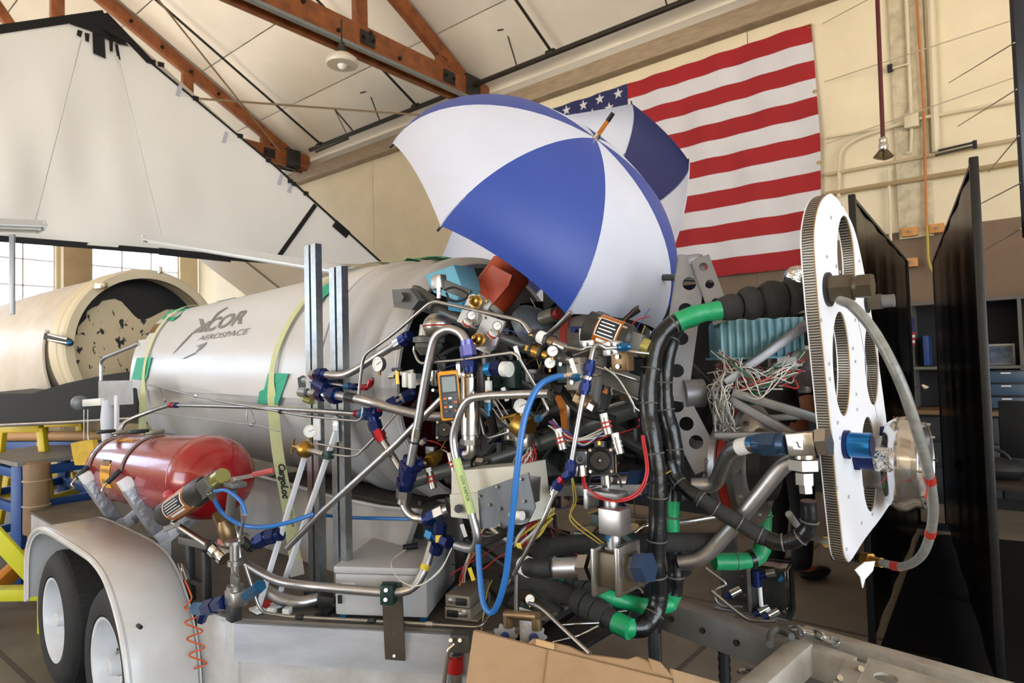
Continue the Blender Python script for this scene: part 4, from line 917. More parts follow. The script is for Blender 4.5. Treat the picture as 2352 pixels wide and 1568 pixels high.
pipe('thin pair of wires hanging from the flank pipe', [(568, 940, -.39), (566, 970, -.4), (590, 975, -.41), (576, 942, -.39)], 1.5, STEEL, name='tension_wire', cat='wire')
# valve cluster by the strut posts
t = Thing('valve_cluster', 'blue and steel pipe fittings clustered at the taller strut post', 'valve')
def seg(name, a, b, r, m, l0, l1=None, n=14, lab=None):
    return t.part(name, MB().cyl(pl(*a, l0), pl(*b, l1 if l1 is not None else l0), r, n=n), m, lab)
seg('large_pipe', (692, 900), (728, 904), .022, STEEL, -.36, -.45); seg('small_pipe', (698, 873), (730, 876), .013, STEEL, -.36, -.46)
seg('clamp', (712, 902), (717, 903), .028, BLACK, -.41, -.42); seg('nut', (735, 905), (745, 907), .028, BLUEAN, -.47, n=6); seg('nut', (725, 905), (732, 905), .026, STEEL, -.46, n=6)
seg('body', (733, 880), (756, 892), .034, BLUEAN, -.48); seg('nut', (728, 862), (742, 858), .024, BLUEAN, -.48, n=6); seg('nut', (718, 860), (728, 861), .022, STEEL, -.47, n=6)
seg('nut', (752, 903), (760, 906), .03, CHROME, -.48, n=6); seg('nut', (764, 906), (776, 909), .034, BLUEAN, -.49, n=6); seg('clamp', (724, 870), (722, 898), .012, BLACK, -.45)
seg('needle_valve', (700, 917), (716, 922), .013, mat('olive brass', '8a8a4a', .4, .7), -.44)
pipe('thick silver pipe running from the blue valve to the engine bay', [(758, 905, -.49), (800, 912, -.5), (845, 920, -.5), (900, 938, -.45), (990, 957, -.38), (1045, 955, -.34)], 11, ALU, .1, nuts=((.03, BLUEAN, 1.0),), bands=((.1, TEALAN, .012), (.27, BLACK, .06)))
pipe('silver pipe curving up from the blue elbow to the bay edge', [(736, 858, -.5), (780, 862, -.5), (815, 850, -.48), (870, 815, -.44), (930, 778, -.42)], 9, ALU, .12, nuts=((.02, BLUEAN, 1.1), (.93, ALU, 1.0), (.995, BLUEAN, 1.1)), soft=True)
pipe('thin silver line climbing past the gauge over the bay corner', [(824, 905, -.5), (830, 850, -.5), (836, 815, -.5), (900, 770, -.48), (985, 697, -.46), (1000, 692, -.46), (1180, 732, -.5), (1200, 738, -.5), (1218, 765, -.5)], 4, STEEL, .05)
pipe('slim pipe with blue unions leading to the round gauge', [(756, 880, -.48), (800, 887, -.49), (838, 890, -.49), (848, 886, -.49), (856, 868, -.49)], 4, STEEL, .03, nuts=((.45, SKY, 1.5), (.6, BLUEAN, 1.5), (.8, REDAN, 1.3), (.93, REDAN, 1.2)))
gauge(868, 836, -.5, 17, 'round steel gauge standing on a red elbow before the fuselage', facing=(TC(pl(868, 836, -.5))-RT*.9))
pipe('blue and red elbow fittings joining the flank pipe to the bay', [(838, 951, -.48), (858, 950, -.48), (872, 938, -.47), (890, 932, -.45), (918, 917, -.42), (950, 902, -.38)], 8, REDAN, .03, nuts=((.04, SKY, 1.3), (.22, BLUEAN, 1.25), (.62, BLUEAN, 1.25), (.75, STEEL, 1.1), (.88, BLUEAN, 1.2)))
pipe('steel pipe dropping from the red elbow down the bay rim', [(858, 952, -.48), (860, 975, -.48), (872, 1000, -.47), (925, 1085, -.44)], 8, STEEL, .03, nuts=((.16, BLUEAN, 1.3), (.3, REDAN, 1.2)))
# brass regulator
t = Thing('brass_regulator', 'brass gas regulator with tee handle and white gauge on the strut', 'regulator')
rc = pl(695, 1030, -.5); ra = (pl(660, 1022, -.5)-pl(730, 1040, -.5)).normalized()
t.part('body', MB().lathe(rc-ra*.06, ra, [(0, .014), (.012, .026), (.03, .034), (.05, .034), (.06, .028), (.075, .016), (.1, .013)], 24), BRASS)
h = rc+ra*.055; t.part('stem', MB().cyl(rc+ra*.03, h+ra*.02, .006), BRASS); t.part('tee_handle', MB().cyl(h+ra*.02+Z*.03+S*.01, h+ra*.02-Z*.03-S*.01, .0045), BRASS)
t.part('outlet', MB().cyl(rc-ra*.05, pl(745, 1043, -.5), .012, n=6), STEEL); t.part('green_clamp', MB().box(pl(755, 1045, -.5), (.03, .03, .03), (S, L, Z), .003), OLIVE)
gauge(712, 990, -.5, 15, 'small white faced gauge above the brass regulator', body=mat('cream gauge', 'c9c4a0', .4))
pipe('pair of thin lines from the regulator, upper one', [(722, 1018, -.49), (800, 1030, -.48), (835, 1035, -.48), (880, 985, -.46), (905, 955, -.43)], 2.4, STEEL, .02)
pipe('pair of thin lines from the regulator, lower one', [(735, 1040, -.5), (800, 1048, -.49), (820, 1046, -.49), (880, 985, -.47), (910, 950, -.44)], 2.6, STEEL, .02)
pipe('long straight aluminium brace tube crossing in front of the posts', [(1050, 880, -.42), (905, 1025, -.48), (740, 1175, -.55), (660, 1258, -.58)], 7.5, ALU, .01, bands=((.37, CHROME, .03),), name='brace_tube', cat='tube')
# ================================================================== valves beside the tank
orange = mat('orange anodised aluminium', 'c27328', .3, .55)
def actuator(label, a, b, r, l0, l1, side, name='valve_actuator'):
    p0, p1 = pl(*a, l0), pl(*b, l1); d = (p1-p0).normalized(); ln_ = (p1-p0).length
    t = Thing(name, label, 'actuator'); n_ = (TC(p0)-d*TC(p0).dot(d)).normalized(); u_ = d.cross(n_)
    dk = mat('dark actuator cap', '343331', .42, .4)
    t.part('end_cap', MB().lathe(p0, d, [(0, r*.75), (ln_*.03, r*.98), (ln_*.2, r*.98), (ln_*.2, r*.9)], 28), dk)
    t.part('barrel', MB().lathe(p0+d*ln_*.2, d, [(0, r*.93), (0, r), (ln_*.36, r), (ln_*.36, r*.93)], 32), orange)
    t.part('end_cap', MB().lathe(p0+d*ln_*.56, d, [(0, r*.98), (ln_*.12, r*.98), (ln_*.18, r*.8)], 28), dk)
    def cy(f0, f1, c0, c1, off, nu=2, nv=10): return MB().grid(lambda u, v: p0+d*(ln_*(f0+(f1-f0)*u))+(n_*math.cos(c0+(c1-c0)*v)+u_*math.sin(c0+(c1-c0)*v))*(r+off), nu, nv, .0006)
    c0, c1 = -.25*side, .85*side
    np_ = t.part('nameplate', cy(.22, .54, c0, c1, .002), WHT)
    t.sub(np_, 'plate_face', cy(.235, .525, c0+.06*side, c1-.06*side, .0028), INK)
    for k in range(4): t.sub(np_, 'print_line', cy(.26, .5-.03*(k % 2), c0+side*(.18+.2*k), c0+side*(.24+.2*k), .0036, 2, 2), WHT)
    t.part('white_bar', cy(.27, .5, c0-.3*side, c0-.12*side, .002, 2, 3), WHT)
    for q_ in (0, 1, 2, 3):
        a_ = q_*math.pi/2+.78
        for f_ in (.18, .57): t.part('screw', MB().cyl(p0+d*ln_*f_+(n_*math.cos(a_)+u_*math.sin(a_))*r*.93, p0+d*(ln_*f_+.012)+(n_*math.cos(a_)+u_*math.sin(a_))*r*.93, r*.1, n=8), CHROME)
    t.part('solenoid_block', MB().box(p0+d*ln_*.78+n_*r*.1, (ln_*.22, r*1.1, r*1.3), (d, n_, u_), .004), GREYP)
    t.part('solenoid', MB().cyl(p0+d*ln_*.88+u_*0, p1, r*.55, n=18), mat('yellow chromate steel', 'b5b06a', .3, .8))
    return t, p0, p1, d, n_, u_
t, p0, p1, d, n_, u_ = actuator('orange barrelled valve actuator in front of the red tank', (378, 1182), (512, 1092), .052, -.80, -.80, -1)
t.part('indicator_dome', MB().ell(p0+d*.07-u_*.0+Z*.065, (.03, .03, .025), n=16, h=8), mat('red indicator', 'b5404a', .3)); t.part('bracket', MB().beam(p0-Z*.06+d*.0, p0+d*.16-Z*.075, .012, .02, Z), STEEL)
t.part('stem', MB().cyl(p0+d*.09-Z*.05, pl(475, 1250, -.76), .012), STEEL)
t = Thing('lever_valve', 'ball valve with a red tipped lever before the tank dome', 'valve')
t.part('post', MB().cyl(pl(528, 1180, -.78), pl(535, 1120, -.78), .017), GREYP)
t.part('cap_block', MB().box(pl(540, 1112, -.78), (.075, .055, .02), (S, L, Z), .003), GREYP)
t.part('nut', MB().cyl(pl(537, 1106, -.8), pl(537, 1096, -.8), .012, n=6), STEEL)
lv = t.part('lever', MB().beam(pl(535, 1100, -.8), pl(590, 1090, -.82), .006, .014, Z), STEEL); t.sub(lv, 'red_grip', MB().beam(pl(582, 1090, -.82), pl(625, 1080, -.83), .012, .018, Z, .004), mat('red grip', 'a83a3a', .5))
t.part('valve_body', MB().lathe(pl(512, 1195, -.76), pl(528, 1240, -.74)-pl(512, 1195, -.76), [(0, .02), (.03, .03), (.07, .03), (.1, .02)], 16), BRONZE)
pipe('light blue plastic tube looping from the actuator valve', [(494, 1128, -.82), (520, 1126, -.82), (552, 1150, -.81), (564, 1180, -.8)], 4.5, BLUEH, soft=True, name='plastic_tube', cat='tube')
pipe('long blue plastic tube sagging behind the white braces', [(486, 1135, -.82), (510, 1175, -.78), (550, 1203, -.74), (600, 1210, -.7), (660, 1200, -.64), (720, 1180, -.56)], 5, BLUEH, soft=True, name='plastic_tube', cat='tube', nuts=((.0, STEEL, 1.3),))
pipe('blue plastic tube passing low behind the strut posts', [(735, 1182, -.38), (800, 1188, -.35), (870, 1190, -.32), (960, 1192, -.28)], 4, BLUEH, soft=True, name='plastic_tube', cat='tube', nuts=((.05, CHROME, 1.2),))
# steel relief valve and manifold
t = Thing('relief_valve', 'upright steel relief valve with pipe stack on the deck corner', 'valve')
v0 = pl(535, 1395, -.78); v1 = pl(548, 1280, -.76)
t.part('stack', MB().lathe(pl(540, 1375, -.78), Z, [(0, .022), (.03, .022), (.032, .03), (.05, .03), (.052, .014), (.12, .014), (.122, .026), (.14, .026), (.142, .017), (.2, .017), (.2, .034), (.212, .034)], 20), STEEL)
t.part('block', MB().box(pl(542, 1372, -.78), (.07, .055, .055), (S, L, Z), .004), STEEL)
t.part('clamp_plate', MB().box(pl(540, 1332, -.8), (.06, .012, .034), (S, L, Z), .003), GREYP)
t.part('vent_tube', MB().tube(bends([pl(552, 1280, -.76), pl(548, 1250, -.76), pl(560, 1190, -.76)], .02), .006, 8), STEEL)
t.part('cap', MB().cyl(pl(560, 1196, -.76), pl(562, 1182, -.76), .009, n=6), CHROME)
t.part('foot', MB().box(pl(537, 1405, -.79), (.05, .04, .06), (S, L, Z), .004), DGREY)
for a, b, r, m in (((450, 1396), (478, 1398), .026, TEALAN), ((474, 1396), (495, 1390), .03, BLUEAN), ((497, 1389), (516, 1383), .027, BLUEAN), ((470, 1402), (462, 1425), .018, BLUEAN), ((566, 1368), (590, 1352), .02, TEALAN), ((588, 1353), (598, 1345), .022, TEALAN)):
    t.part('union', MB().cyl(pl(*a, -.8), pl(*b, -.8), r, n=6), m)
t = Thing('ball_valve', 'steel and blue ball valve lying behind the relief valve', 'valve')
t.part('body', MB().lathe(pl(490, 1255, -.74), pl(520, 1285, -.72)-pl(490, 1255, -.74), [(0, .02), (.01, .034), (.035, .034), (.04, .024), (.06, .024), (.062, .032), (.08, .03)], 20), CHROME)
t.part('flange', MB().lathe(pl(530, 1215, -.66), pl(560, 1245, -.62)-pl(530, 1215, -.66), [(0, .04), (.012, .042), (.014, .028), (.05, .026), (.052, .034), (.07, .034)], 20), STEEL)
t.part('red_tag', MB().box(pl(510, 1245, -.75), (.06, .01, .02), (S, L, Z)), mat('faded red tag', 'a8665e', .6)); t.part('stem', MB().cyl(pl(555, 1240, -.64), pl(575, 1258, -.62), .02, n=12), DGREY)
t.part('knob', MB().cyl(pl(568, 1252, -.62), pl(580, 1262, -.6), .014, n=10), BLACK)
t.part('brass_union', MB().cyl(pl(498, 1180, -.72), pl(512, 1210, -.72), .02, n=6), BRONZE)
pipe('dark blue union fittings joined behind the strap', [(590, 1245, -.6), (615, 1232, -.58), (640, 1228, -.56)], 11, BLUEAN, nuts=((.3, BLUEAN, 1.1), (.75, BLUEAN, 1.1)), name='union_fitting', cat='fitting')
# black bracket frame, clamp and coiled cord by the fender
t = Thing('black_bracket', 'black square tube bracket standing between fender and valves', 'bracket')
t.part('upright', MB().beam(pl(436, 1250, -.74), pl(440, 1400, -.74), .03, .03, S, .003), BLACK); t.part('upright', MB().beam(pl(473, 1265, -.74), pl(476, 1395, -.74), .03, .03, S, .003), BLACK)
t.part('top_bar', MB().beam(pl(418, 1238, -.74), pl(482, 1252, -.74), .035, .03, Z, .003), GREYP); t.part('lower_bar', MB().beam(pl(436, 1330, -.74), pl(476, 1345, -.74), .025, .02, Z), BLACK)
t = Thing('spring_clamp', 'steel grounding clamp biting the fender edge', 'clamp')
for dx in (0, 8): t.part('jaw', MB().beam(pl(412+dx, 1292, -.775), pl(424+dx, 1330, -.775), .008, .016, L, .002), STEEL)
t.part('spring', MB().torus(pl(420, 1305, -.775), L, .012, .003, 14, 5), STEEL)
cz = pl(425, 1332, -.775); co = [cz, pl(436, 1358, -.78), pl(440, 1375, -.78), pl(424, 1395, -.80)]
for k in range(30):
    y = 1402+k*4.6; x = 440+19*math.sin(k*.78)+k*.6; co.append(ps(x, y, .385+.012*math.cos(k*.78)))
solo('coiled_cord', MB().tube(spline(co, 4), .0035, 6), clm, 'red orange coiled cord hanging down the fender front', 'cord')
# ================================================================== grey deck case, brackets, power supplies
def cornerbox(bl, br, z, h, d): 
    p0, x, y, w = boxpx(bl, br, z, h, d); return p0, x, y, w
p0, x, y, w = cornerbox((770, 1412), (982, 1420), DZ+.025, .2, .3)
H_ = .185; cs_ = mat('pale grey instrument case', 'b6b6b6', .45, 0, .06, 4)
t = Thing('instrument_case', 'pale grey plastic instrument case with blue feet on the deck', 'case')
c = p0+x*w/2+y*.21
t.part('body', MB().box(c+Z*H_*.42, (w, .42, H_*.84), (x, y, Z), .008), cs_); t.part('lid', MB().box(c+Z*H_*.92, (w*1.02, .43, H_*.15), (x, y, Z), .007), cs_)
for a, b in ((.06, .03), (.94, .03), (.06, .39), (.94, .39)): t.part('foot', MB().cyl(p0+x*w*a+y*b-Z*.024, p0+x*w*a+y*b, .018, n=14), TEALAN)
lb = t.part('name_label', MB().box(p0+x*w*.15-y*.001+Z*H_*.62, (w*.15, .002, H_*.07), (x, y, Z)), WHT)
for a in (.17, .26): t.part('connector', MB().cyl(p0+x*w*a+Z*H_*.5, p0+x*w*a-y*.015+Z*H_*.5, .012, n=14), STEEL)
t.part('latch', MB().box(p0+x*w*.06-y*.004+Z*H_*.33, (.014, .01, .03), (x, y, Z)), BLACK)
solo('cable_plug', MB().cyl(c+Z*(H_+.012)+x*.02, c+Z*(H_+.012)+x*.07+y*.03, .012, n=10), BLACK, 'black cable plug lying on the grey instrument case', 'plug')
# bracket plate and fat pipe in front of it
bz = (C3-B).normalized(); bn = bz.cross(Z).normalized(); bn = bn if bn.dot(FW) < 0 else -bn
def onface(xx, yy, off=.02): return _pl(xx, yy, bn, B.dot(bn)+off)
t = Thing('steel_bracket', 'brown steel bracket plate bolted to the trailer side', 'bracket')
t.part('plate', MB().prism([onface(879, 1335, .05), onface(924, 1337, .05), onface(925, 1385, .05), onface(931, 1516, .022), onface(886, 1512, .022), onface(880, 1395, .05)], bn*.006), mat('brown steel', '5f564c', .5, .4, .25, 8))
for x_, y_ in ((906, 1452), (905, 1506)): t.part('bolt', MB().cyl(onface(x_, y_, .028), onface(x_, y_, .04), .006, n=6), STEEL)
cl_ = t.part('pipe_clamp', MB().box(onface(893, 1362, .075), (.05, .05, .07), (bz, bn, Z), .005), OLIVE)
for x_, y_ in ((886, 1355), (885, 1377)): t.sub(cl_, 'bolt', MB().cyl(onface(x_, y_, .1), onface(x_, y_, .108), .007, n=8), CHROME)
def fpipe(label, q, r, m, nuts=(), bands=(), bend=.08):
    P_ = bends([onface(a, b, o) for a, b, o in q], bend); t = Thing('metal_pipe', label, 'pipe'); t.part('tube', MB().tube(P_, r, 14), m)
    for f_, mm, k in nuts:
        p, d = along(P_, f_); e = t.part('nut', MB().cyl(p-d*r*k, p+d*r*k, r*1.5*k**.3, n=6), mm); t.sub(e, 'collar', MB().cyl(p-d*r*1.8*k, p+d*r*1.8*k, r*1.2, n=14), mm)
    for f_, mm, w_ in bands:
        p, d = along(P_, f_); t.part('band', MB().cyl(p-d*w_/2, p+d*w_/2, r*1.05, n=16), mm)
    return t
fpipe('fat silver pipe bending along the deck in front of the instrument case', [(568, 1296, -.12), (640, 1338, -.02), (740, 1348, .05), (905, 1362, .07), (950, 1352, .05), (975, 1310, .03), (995, 1240, -.02)], .017, ALU, bands=((.79, CHROME, .03), (.9, YEL, .02)), bend=.1)
fpipe('short fat silver pipe dipping behind the white braces', [(598, 1345, -.12), (640, 1375, -.1), (690, 1385, -.1), (730, 1375, -.14)], .024, ALU, bend=.08)
fpipe('thin steel line along the deck edge', [(564, 1300, .02), (592, 1388, .02), (605, 1406, .02), (660, 1415, .025), (900, 1428, .025), (1105, 1440, .03), (1150, 1370, -.1), (1245, 1195, -.3), (1290, 1110, -.4)], .006, STEEL, nuts=((.2, BLACK, 1.6), (.37, BLACK, 1.6), (.5, STEEL, 2.0)), bend=.03)
t = Thing('cross_fitting', 'blue anodised four way cross fitting beside the instrument case', 'fitting')
cc = pl(1008, 1237, -.5)
for a, m in (((1002, 1262), BLUEAN), ((985, 1225), TEALAN), ((1012, 1205), BLUEAN), ((1040, 1250), BLUEAN)):
    e = pl(*a, -.5); d = (e-cc).normalized(); t.part('arm', MB().cyl(cc, cc+d*.02, .014), m); t.part('nut', MB().cyl(cc+d*.02, cc+d*.05, .021, n=6), m)
t.part('hub', MB().ell(cc, (.021, .021, .021), n=14, h=8), BLUEAN); t.part('tag', MB().box(cc+TC(cc)*.022, (.02, .004, .022), (RT, FW, UPV)), YEL)
pz_ = mat('beige equipment case', '9b9486', .45, .2, .1, 6)
p0, x, y, w = boxpx((1022, 1420), (1082, 1427), DZ+.005, .1, .2)
t = Thing('power_supply', 'small grey double module with connectors at the deck edge', 'electronics')
for k in range(2):
    t.part('module', MB().box(p0+x*w/2+y*.1+Z*(.022+.047*k), (w*(1-.06*k), .2, .044), (x, y, Z), .002), pz_)
    t.part('connector', MB().box(p0+x*w*(.3+.4*(1-k))-y*.002+Z*(.022+.047*k), (w*.3, .008, .016), (x, y, Z), .002), STEEL); t.part('terminal_block', MB().box(p0+x*w*(.3+.35*k)-y*.003+Z*(.022+.047*k), (w*.4, .01, .024), (x, y, Z), .002), BLACK)
    t.part('name_label', MB().box(p0+x*w*(.25+.5*(1-k))-y*.0015+Z*(.036+.04*k), (w*.14, .002, .009), (x, y, Z)), WHT)
t.part('flange', MB().box(p0+x*(w+.012)+y*.1+Z*.004, (.03, .2, .005), (x, y, Z)), pz_)
p0, x, y, w = boxpx((728, 1400), (768, 1405), DZ+.005, .1, .2)
solo('black_case', MB().box(p0+x*w/2+y*.08+Z*.03, (w, .16, .05), (x, y, Z), .004), BLACK, 'low black case between braces and instrument case', 'case')
t = Thing('cable_connector', 'pair of black circular connectors lying on the deck', 'connector')
for a, b in (((729, 1415), (752, 1404)), ((745, 1412), (762, 1400))): t.part('shell', MB().cyl(pz(*a, DZ+.02), pz(*b, DZ+.02), .014, n=14), BLACK)
t = Thing('deck_clip', 'pair of small white clips screwed to the deck edge', 'clip')
for xx, yy in ((625, 1400), (660, 1402)): t.part('clip', MB().box(pz(xx, yy, DZ+.012), (.03, .03, .024), (bz, bn, Z), .003), WHITEPL)
solo('red_wedge', MB().prism([pz(600, 1400, DZ+.002), pz(618, 1402, DZ+.002), pz(610, 1372, DZ+.03)], L*.02), mat('red wedge', 'b3262a', .5), 'small red wedge between the feet of the white braces', 'wedge')
# winch jack with red label at the trailer side
t = Thing('trailer_jack', 'galvanised crank jack with a red label at the trailer side', 'jack')
j = onface(1052, 1480, .05)
t.part('bracket', MB().box(onface(1060, 1472, .04), (.07, .06, .06), (bz, bn, Z), .004), GREYP)
for dx in (-7, 14): t.part('bolt', MB().cyl(onface(1048+dx-20+14, 1470, .075), onface(1048+dx-20+14, 1470, .083), .007, n=8), CHROME)
t.part('tube', MB().cyl(onface(1046, 1500, .05), onface(1042, 1700, .05), .027, n=20), ZINC)
lbm = t.part('red_label', MB().cyl(onface(1046, 1502, .05), onface(1045, 1542, .05), .0285, n=24), mat('red label', 'b3161c', .4))
f0 = onface(1045, 1516, .05)+TC(onface(1045, 1516, .05))*.030
t.sub(lbm, 'label_print', MB().text('BULLDOG', .0085, lambda a, b, c_: f0+RT*a+UPV*(b+.004), bold=.0004, align='CENTER'), INK)
t.part('crank', MB().tube(bends([onface(1044, 1478, .09), onface(1030, 1490, .1), onface(1020, 1568, .1), onface(1012, 1640, .1)], .02), .008, 10), CHROME)
# ================================================================== engine bay: mount structure
t = Thing('engine_mount', 'grey welded tube engine mount filling the open fuselage end', 'engine mount')
def et(name, q, rp, m=TUBEG, soft=False):
    P0 = pts3(q); return t.part(name, MB().tube(spline(P0, 6) if soft else bends(P0, .04), rp*mpp(P0[0]), 14), m)
et('mount_tube', [(925, 682, -.34), (1010, 712, -.25), (1120, 758, -.2), (1300, 830, -.15)], 17)
et('mount_tube', [(1120, 1062, -.3), (1210, 1032, -.27), (1330, 985, -.24), (1455, 940, -.2)], 17)
et('mount_tube', [(930, 1110, -.32), (1010, 1085, -.28), (1120, 1060, -.26)], 16)
et('mount_tube', [(1105, 930, -.18), (1190, 1010, -.18), (1320, 1140, -.18)], 15)
et('mount_tube', [(1160, 990, -.05), (1280, 940, -.05), (1450, 900, -.05)], 14)
et('mount_tube', [(1030, 1100, -.15), (1250, 1010, -.12), (1500, 900, -.1)], 13)
et('mount_tube', [(1000, 760, .1), (1250, 900, .1), (1500, 1040, .1)], 14)
et('mount_tube', [(1000, 1120, .1), (1250, 1000, .1), (1500, 880, .1)], 14)
et('mount_tube', [(1360, 990, -.22), (1395, 900, -.22), (1420, 800, -.22)], 15)
lug = t.part('lug', MB().prism([pl(x, y, -.36) for x, y in ((900, 665), (940, 662), (962, 690), (945, 712), (905, 705))], L*.03), GREYP)
t.sub(lug, 'bolt', MB().cyl(pl(915, 682, -.37), pl(915, 682, -.4), .02, n=6), GREYP)
bm_ = mat('grey beam', '7b7a76', .45, .2, .15, 8)
t.part('cross_beam', MB().beam(pl(1330, 840, -.3), pl(1480, 892, -.28), .05, .05, Z, .004), bm_)
t.part('lower_beam', MB().beam(pl(1270, 1125, -.4), pl(1480, 1122, -.36), .04, .03, Z, .003), ALUD)
t.part('side_rail', MB().beam(pl(1000, 700, -.28), pl(950, 668, -.3), .04, .05, Z, .004), GREYP)
for x, y in ((1240, 1018), (1330, 984), (1100, 1070)):
    p = pl(x, y, -.27); t.part('hose_clamp', MB().torus(p, pl(x+20, y-8, -.27)-p, .034, .005, 20, 6), BLACK)
# dark equipment mass deep in the bay
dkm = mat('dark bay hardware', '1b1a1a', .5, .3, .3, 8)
t = Thing('bay_plumbing', 'dark tangle of plumbing and boxes deep inside the engine bay', 'plumbing')
random.seed(11)
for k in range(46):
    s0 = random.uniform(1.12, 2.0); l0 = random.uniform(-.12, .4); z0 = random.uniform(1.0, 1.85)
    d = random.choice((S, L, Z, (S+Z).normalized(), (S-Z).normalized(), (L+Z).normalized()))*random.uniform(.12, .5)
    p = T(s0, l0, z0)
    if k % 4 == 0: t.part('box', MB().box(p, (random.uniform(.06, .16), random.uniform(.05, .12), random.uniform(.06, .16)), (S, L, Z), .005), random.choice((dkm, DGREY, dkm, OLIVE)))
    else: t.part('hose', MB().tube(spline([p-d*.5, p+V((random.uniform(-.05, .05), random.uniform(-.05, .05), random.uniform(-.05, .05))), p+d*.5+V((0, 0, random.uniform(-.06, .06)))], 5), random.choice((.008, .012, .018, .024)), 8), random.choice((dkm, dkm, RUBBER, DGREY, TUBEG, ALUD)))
for k in range(150):
    x, y = random.uniform(955, 1470), random.uniform(745, 1235)
    if y < 745+(1470-x)*.05 or (x < 1000 and y > 1050): continue
    p = pl(x, y, random.uniform(-.36, -.12)); d = random.choice((S, Z, L, (S+Z*.6).normalized(), (S-Z*.5).normalized(), (Z+L).normalized()))*random.uniform(.03, .11)
    k2 = k % 5
    if k2 < 2: t.part('wire', MB().tube(spline([p-d, p+V([random.uniform(-.04, .04) for _ in range(3)]), p+d*1.5+V([random.uniform(-.03, .03) for _ in range(3)])], 5), random.choice((.0015, .002, .003)), 5), random.choice((BLACK, WIREW, WIRER, BLACK, mat('brown wire', '5a3a26', .6), WIREY, WIREB)))
    elif k2 == 2: t.part('hose', MB().tube(spline([p-d*1.5, p+V([random.uniform(-.03, .03) for _ in range(3)]), p+d*1.5], 5), random.choice((.006, .009, .013)), 8), random.choice((RUBBER, dkm, DGREY, STEEL, TUBEG)))
    elif k2 == 3: e = d.normalized(); t.part('fitting', MB().cyl(p, p+e*random.uniform(.02, .045), random.choice((.008, .011, .014)), n=random.choice((6, 12))), random.choice((STEEL, BLUEAN, BRONZE, DGREY, CHROME, OLIVE, BLUEAN, BRASS)))
    else: t.part('bracket', MB().box(p, (random.uniform(.015, .05), random.uniform(.01, .03), random.uniform(.015, .05)), (S, L, Z), .002), random.choice((DGREY, BLACK, GREYP, OLIVE, dkm, ALUD)))
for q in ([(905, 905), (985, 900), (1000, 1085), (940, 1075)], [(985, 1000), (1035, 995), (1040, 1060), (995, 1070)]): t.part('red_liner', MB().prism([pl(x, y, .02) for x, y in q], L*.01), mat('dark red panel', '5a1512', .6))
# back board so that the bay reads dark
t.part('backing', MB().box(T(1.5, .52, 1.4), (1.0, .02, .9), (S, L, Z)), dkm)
# propellant bottles
def lathe_px(t, name, a, b, prof, m, l0, l1=None, n=28):
    p0, p1 = pl(*a, l0), pl(*b, l0 if l1 is None else l1); ln_ = (p1-p0).length; return t.part(name, MB().lathe(p0, p1-p0, [(f_*ln_, r) for f_, r in prof], n), m)
bottle = mat('grey bottle', '6d6b66', .35, .3, .12, 8)
t = Thing('gas_bottle', 'large grey gas bottle with a red band under the umbrella edge', 'bottle')
lathe_px(t, 'body', (1400, 770), (1290, 800), [(0, .06), (.05, .085), (.5, .09), (.85, .085), (1, .04)], bottle, -.12); lathe_px(t, 'band', (1340, 787), (1325, 791), [(0, .092), (1, .092)], REDM, -.12)
t = Thing('gas_bottle', 'blue grey rounded bottle with a red capped nozzle', 'bottle')
lathe_px(t, 'body', (1205, 770), (1250, 728), [(0, .0), (.06, .05), (.3, .085), (.6, .085), (.9, .05), (1, .03)], mat('blue grey bottle', '5c6166', .4, .2, .15, 8), -.16); lathe_px(t, 'nozzle', (1245, 732), (1275, 722), [(0, .024), (1, .024)], bottle, -.18); lathe_px(t, 'cap', (1273, 723), (1284, 719), [(0, .018), (1, .018)], REDM, -.18)
t = Thing('dome_accumulator', 'small polished steel ball accumulator on a cast valve', 'accumulator')
c = pl(1005, 748, -.4); t.part('ball', MB().ell(c, (.05, .05, .045), n=24, h=14), STEEL); t.part('seam', MB().torus(c, Z, .05, .003, 28, 6), REDM)
lathe_px(t, 'valve_body', (985, 770), (985, 815), [(0, .03), (.1, .055), (.35, .055), (.4, .045), (.6, .05), (1, .03)], GREYP, -.4); lathe_px(t, 'stem', (975, 745), (975, 775), [(0, .015), (1, .022)], STEEL, -.41)
# orange silicone heater on grey tube, blue foam
t = Thing('heater_sleeve', 'orange red silicone sleeve wrapped round a grey tube below the umbrella', 'sleeve')
p0, p1 = pl(1175, 618, -.08), pl(1120, 690, -.14)
t.part('tube', MB().cyl(p0+(p0-p1)*.4, p1+(p1-p0)*.2, .075, n=28), bottle); t.part('sleeve', MB().lathe(p0, p1-p0, [(0, .082), ((p1-p0).length, .082)], 32), mat('orange silicone', 'c24a26', .42, 0, .08, 8))
t.part('frayed_end', MB().lathe(p1, p1-p0, [(0, .079), (.02, .076)], 28), mat('white fibre', 'c9c7c2', .9))
t.part('sleeve_flap', MB().prism([pl(x, y, -.2) for x, y in ((1088, 665), (1130, 608), (1176, 632), (1168, 655), (1130, 700))], L*.006), MATS['orange silicone'])
foam = mat('light blue foam', '6fb4cf', .8, 0, .06, 10)
solo('foam_block', MB().prism([pl(x, y, -.3) for x, y in ((976, 632), (1042, 608), (1062, 662), (1050, 690), (996, 672))], L*.1), foam, 'light blue foam block wedged in the top of the bay', 'foam')
solo('foam_block', MB().prism([pl(x, y, -.3) for x, y in ((1028, 692), (1060, 690), (1066, 718), (1030, 712))], L*.05), mat('mid blue foam', '3d86ad', .8), 'smaller blue foam block under the clevis arm', 'foam')
t = Thing('clevis_arm', 'machined grey clevis arm above the mount tube', 'arm')
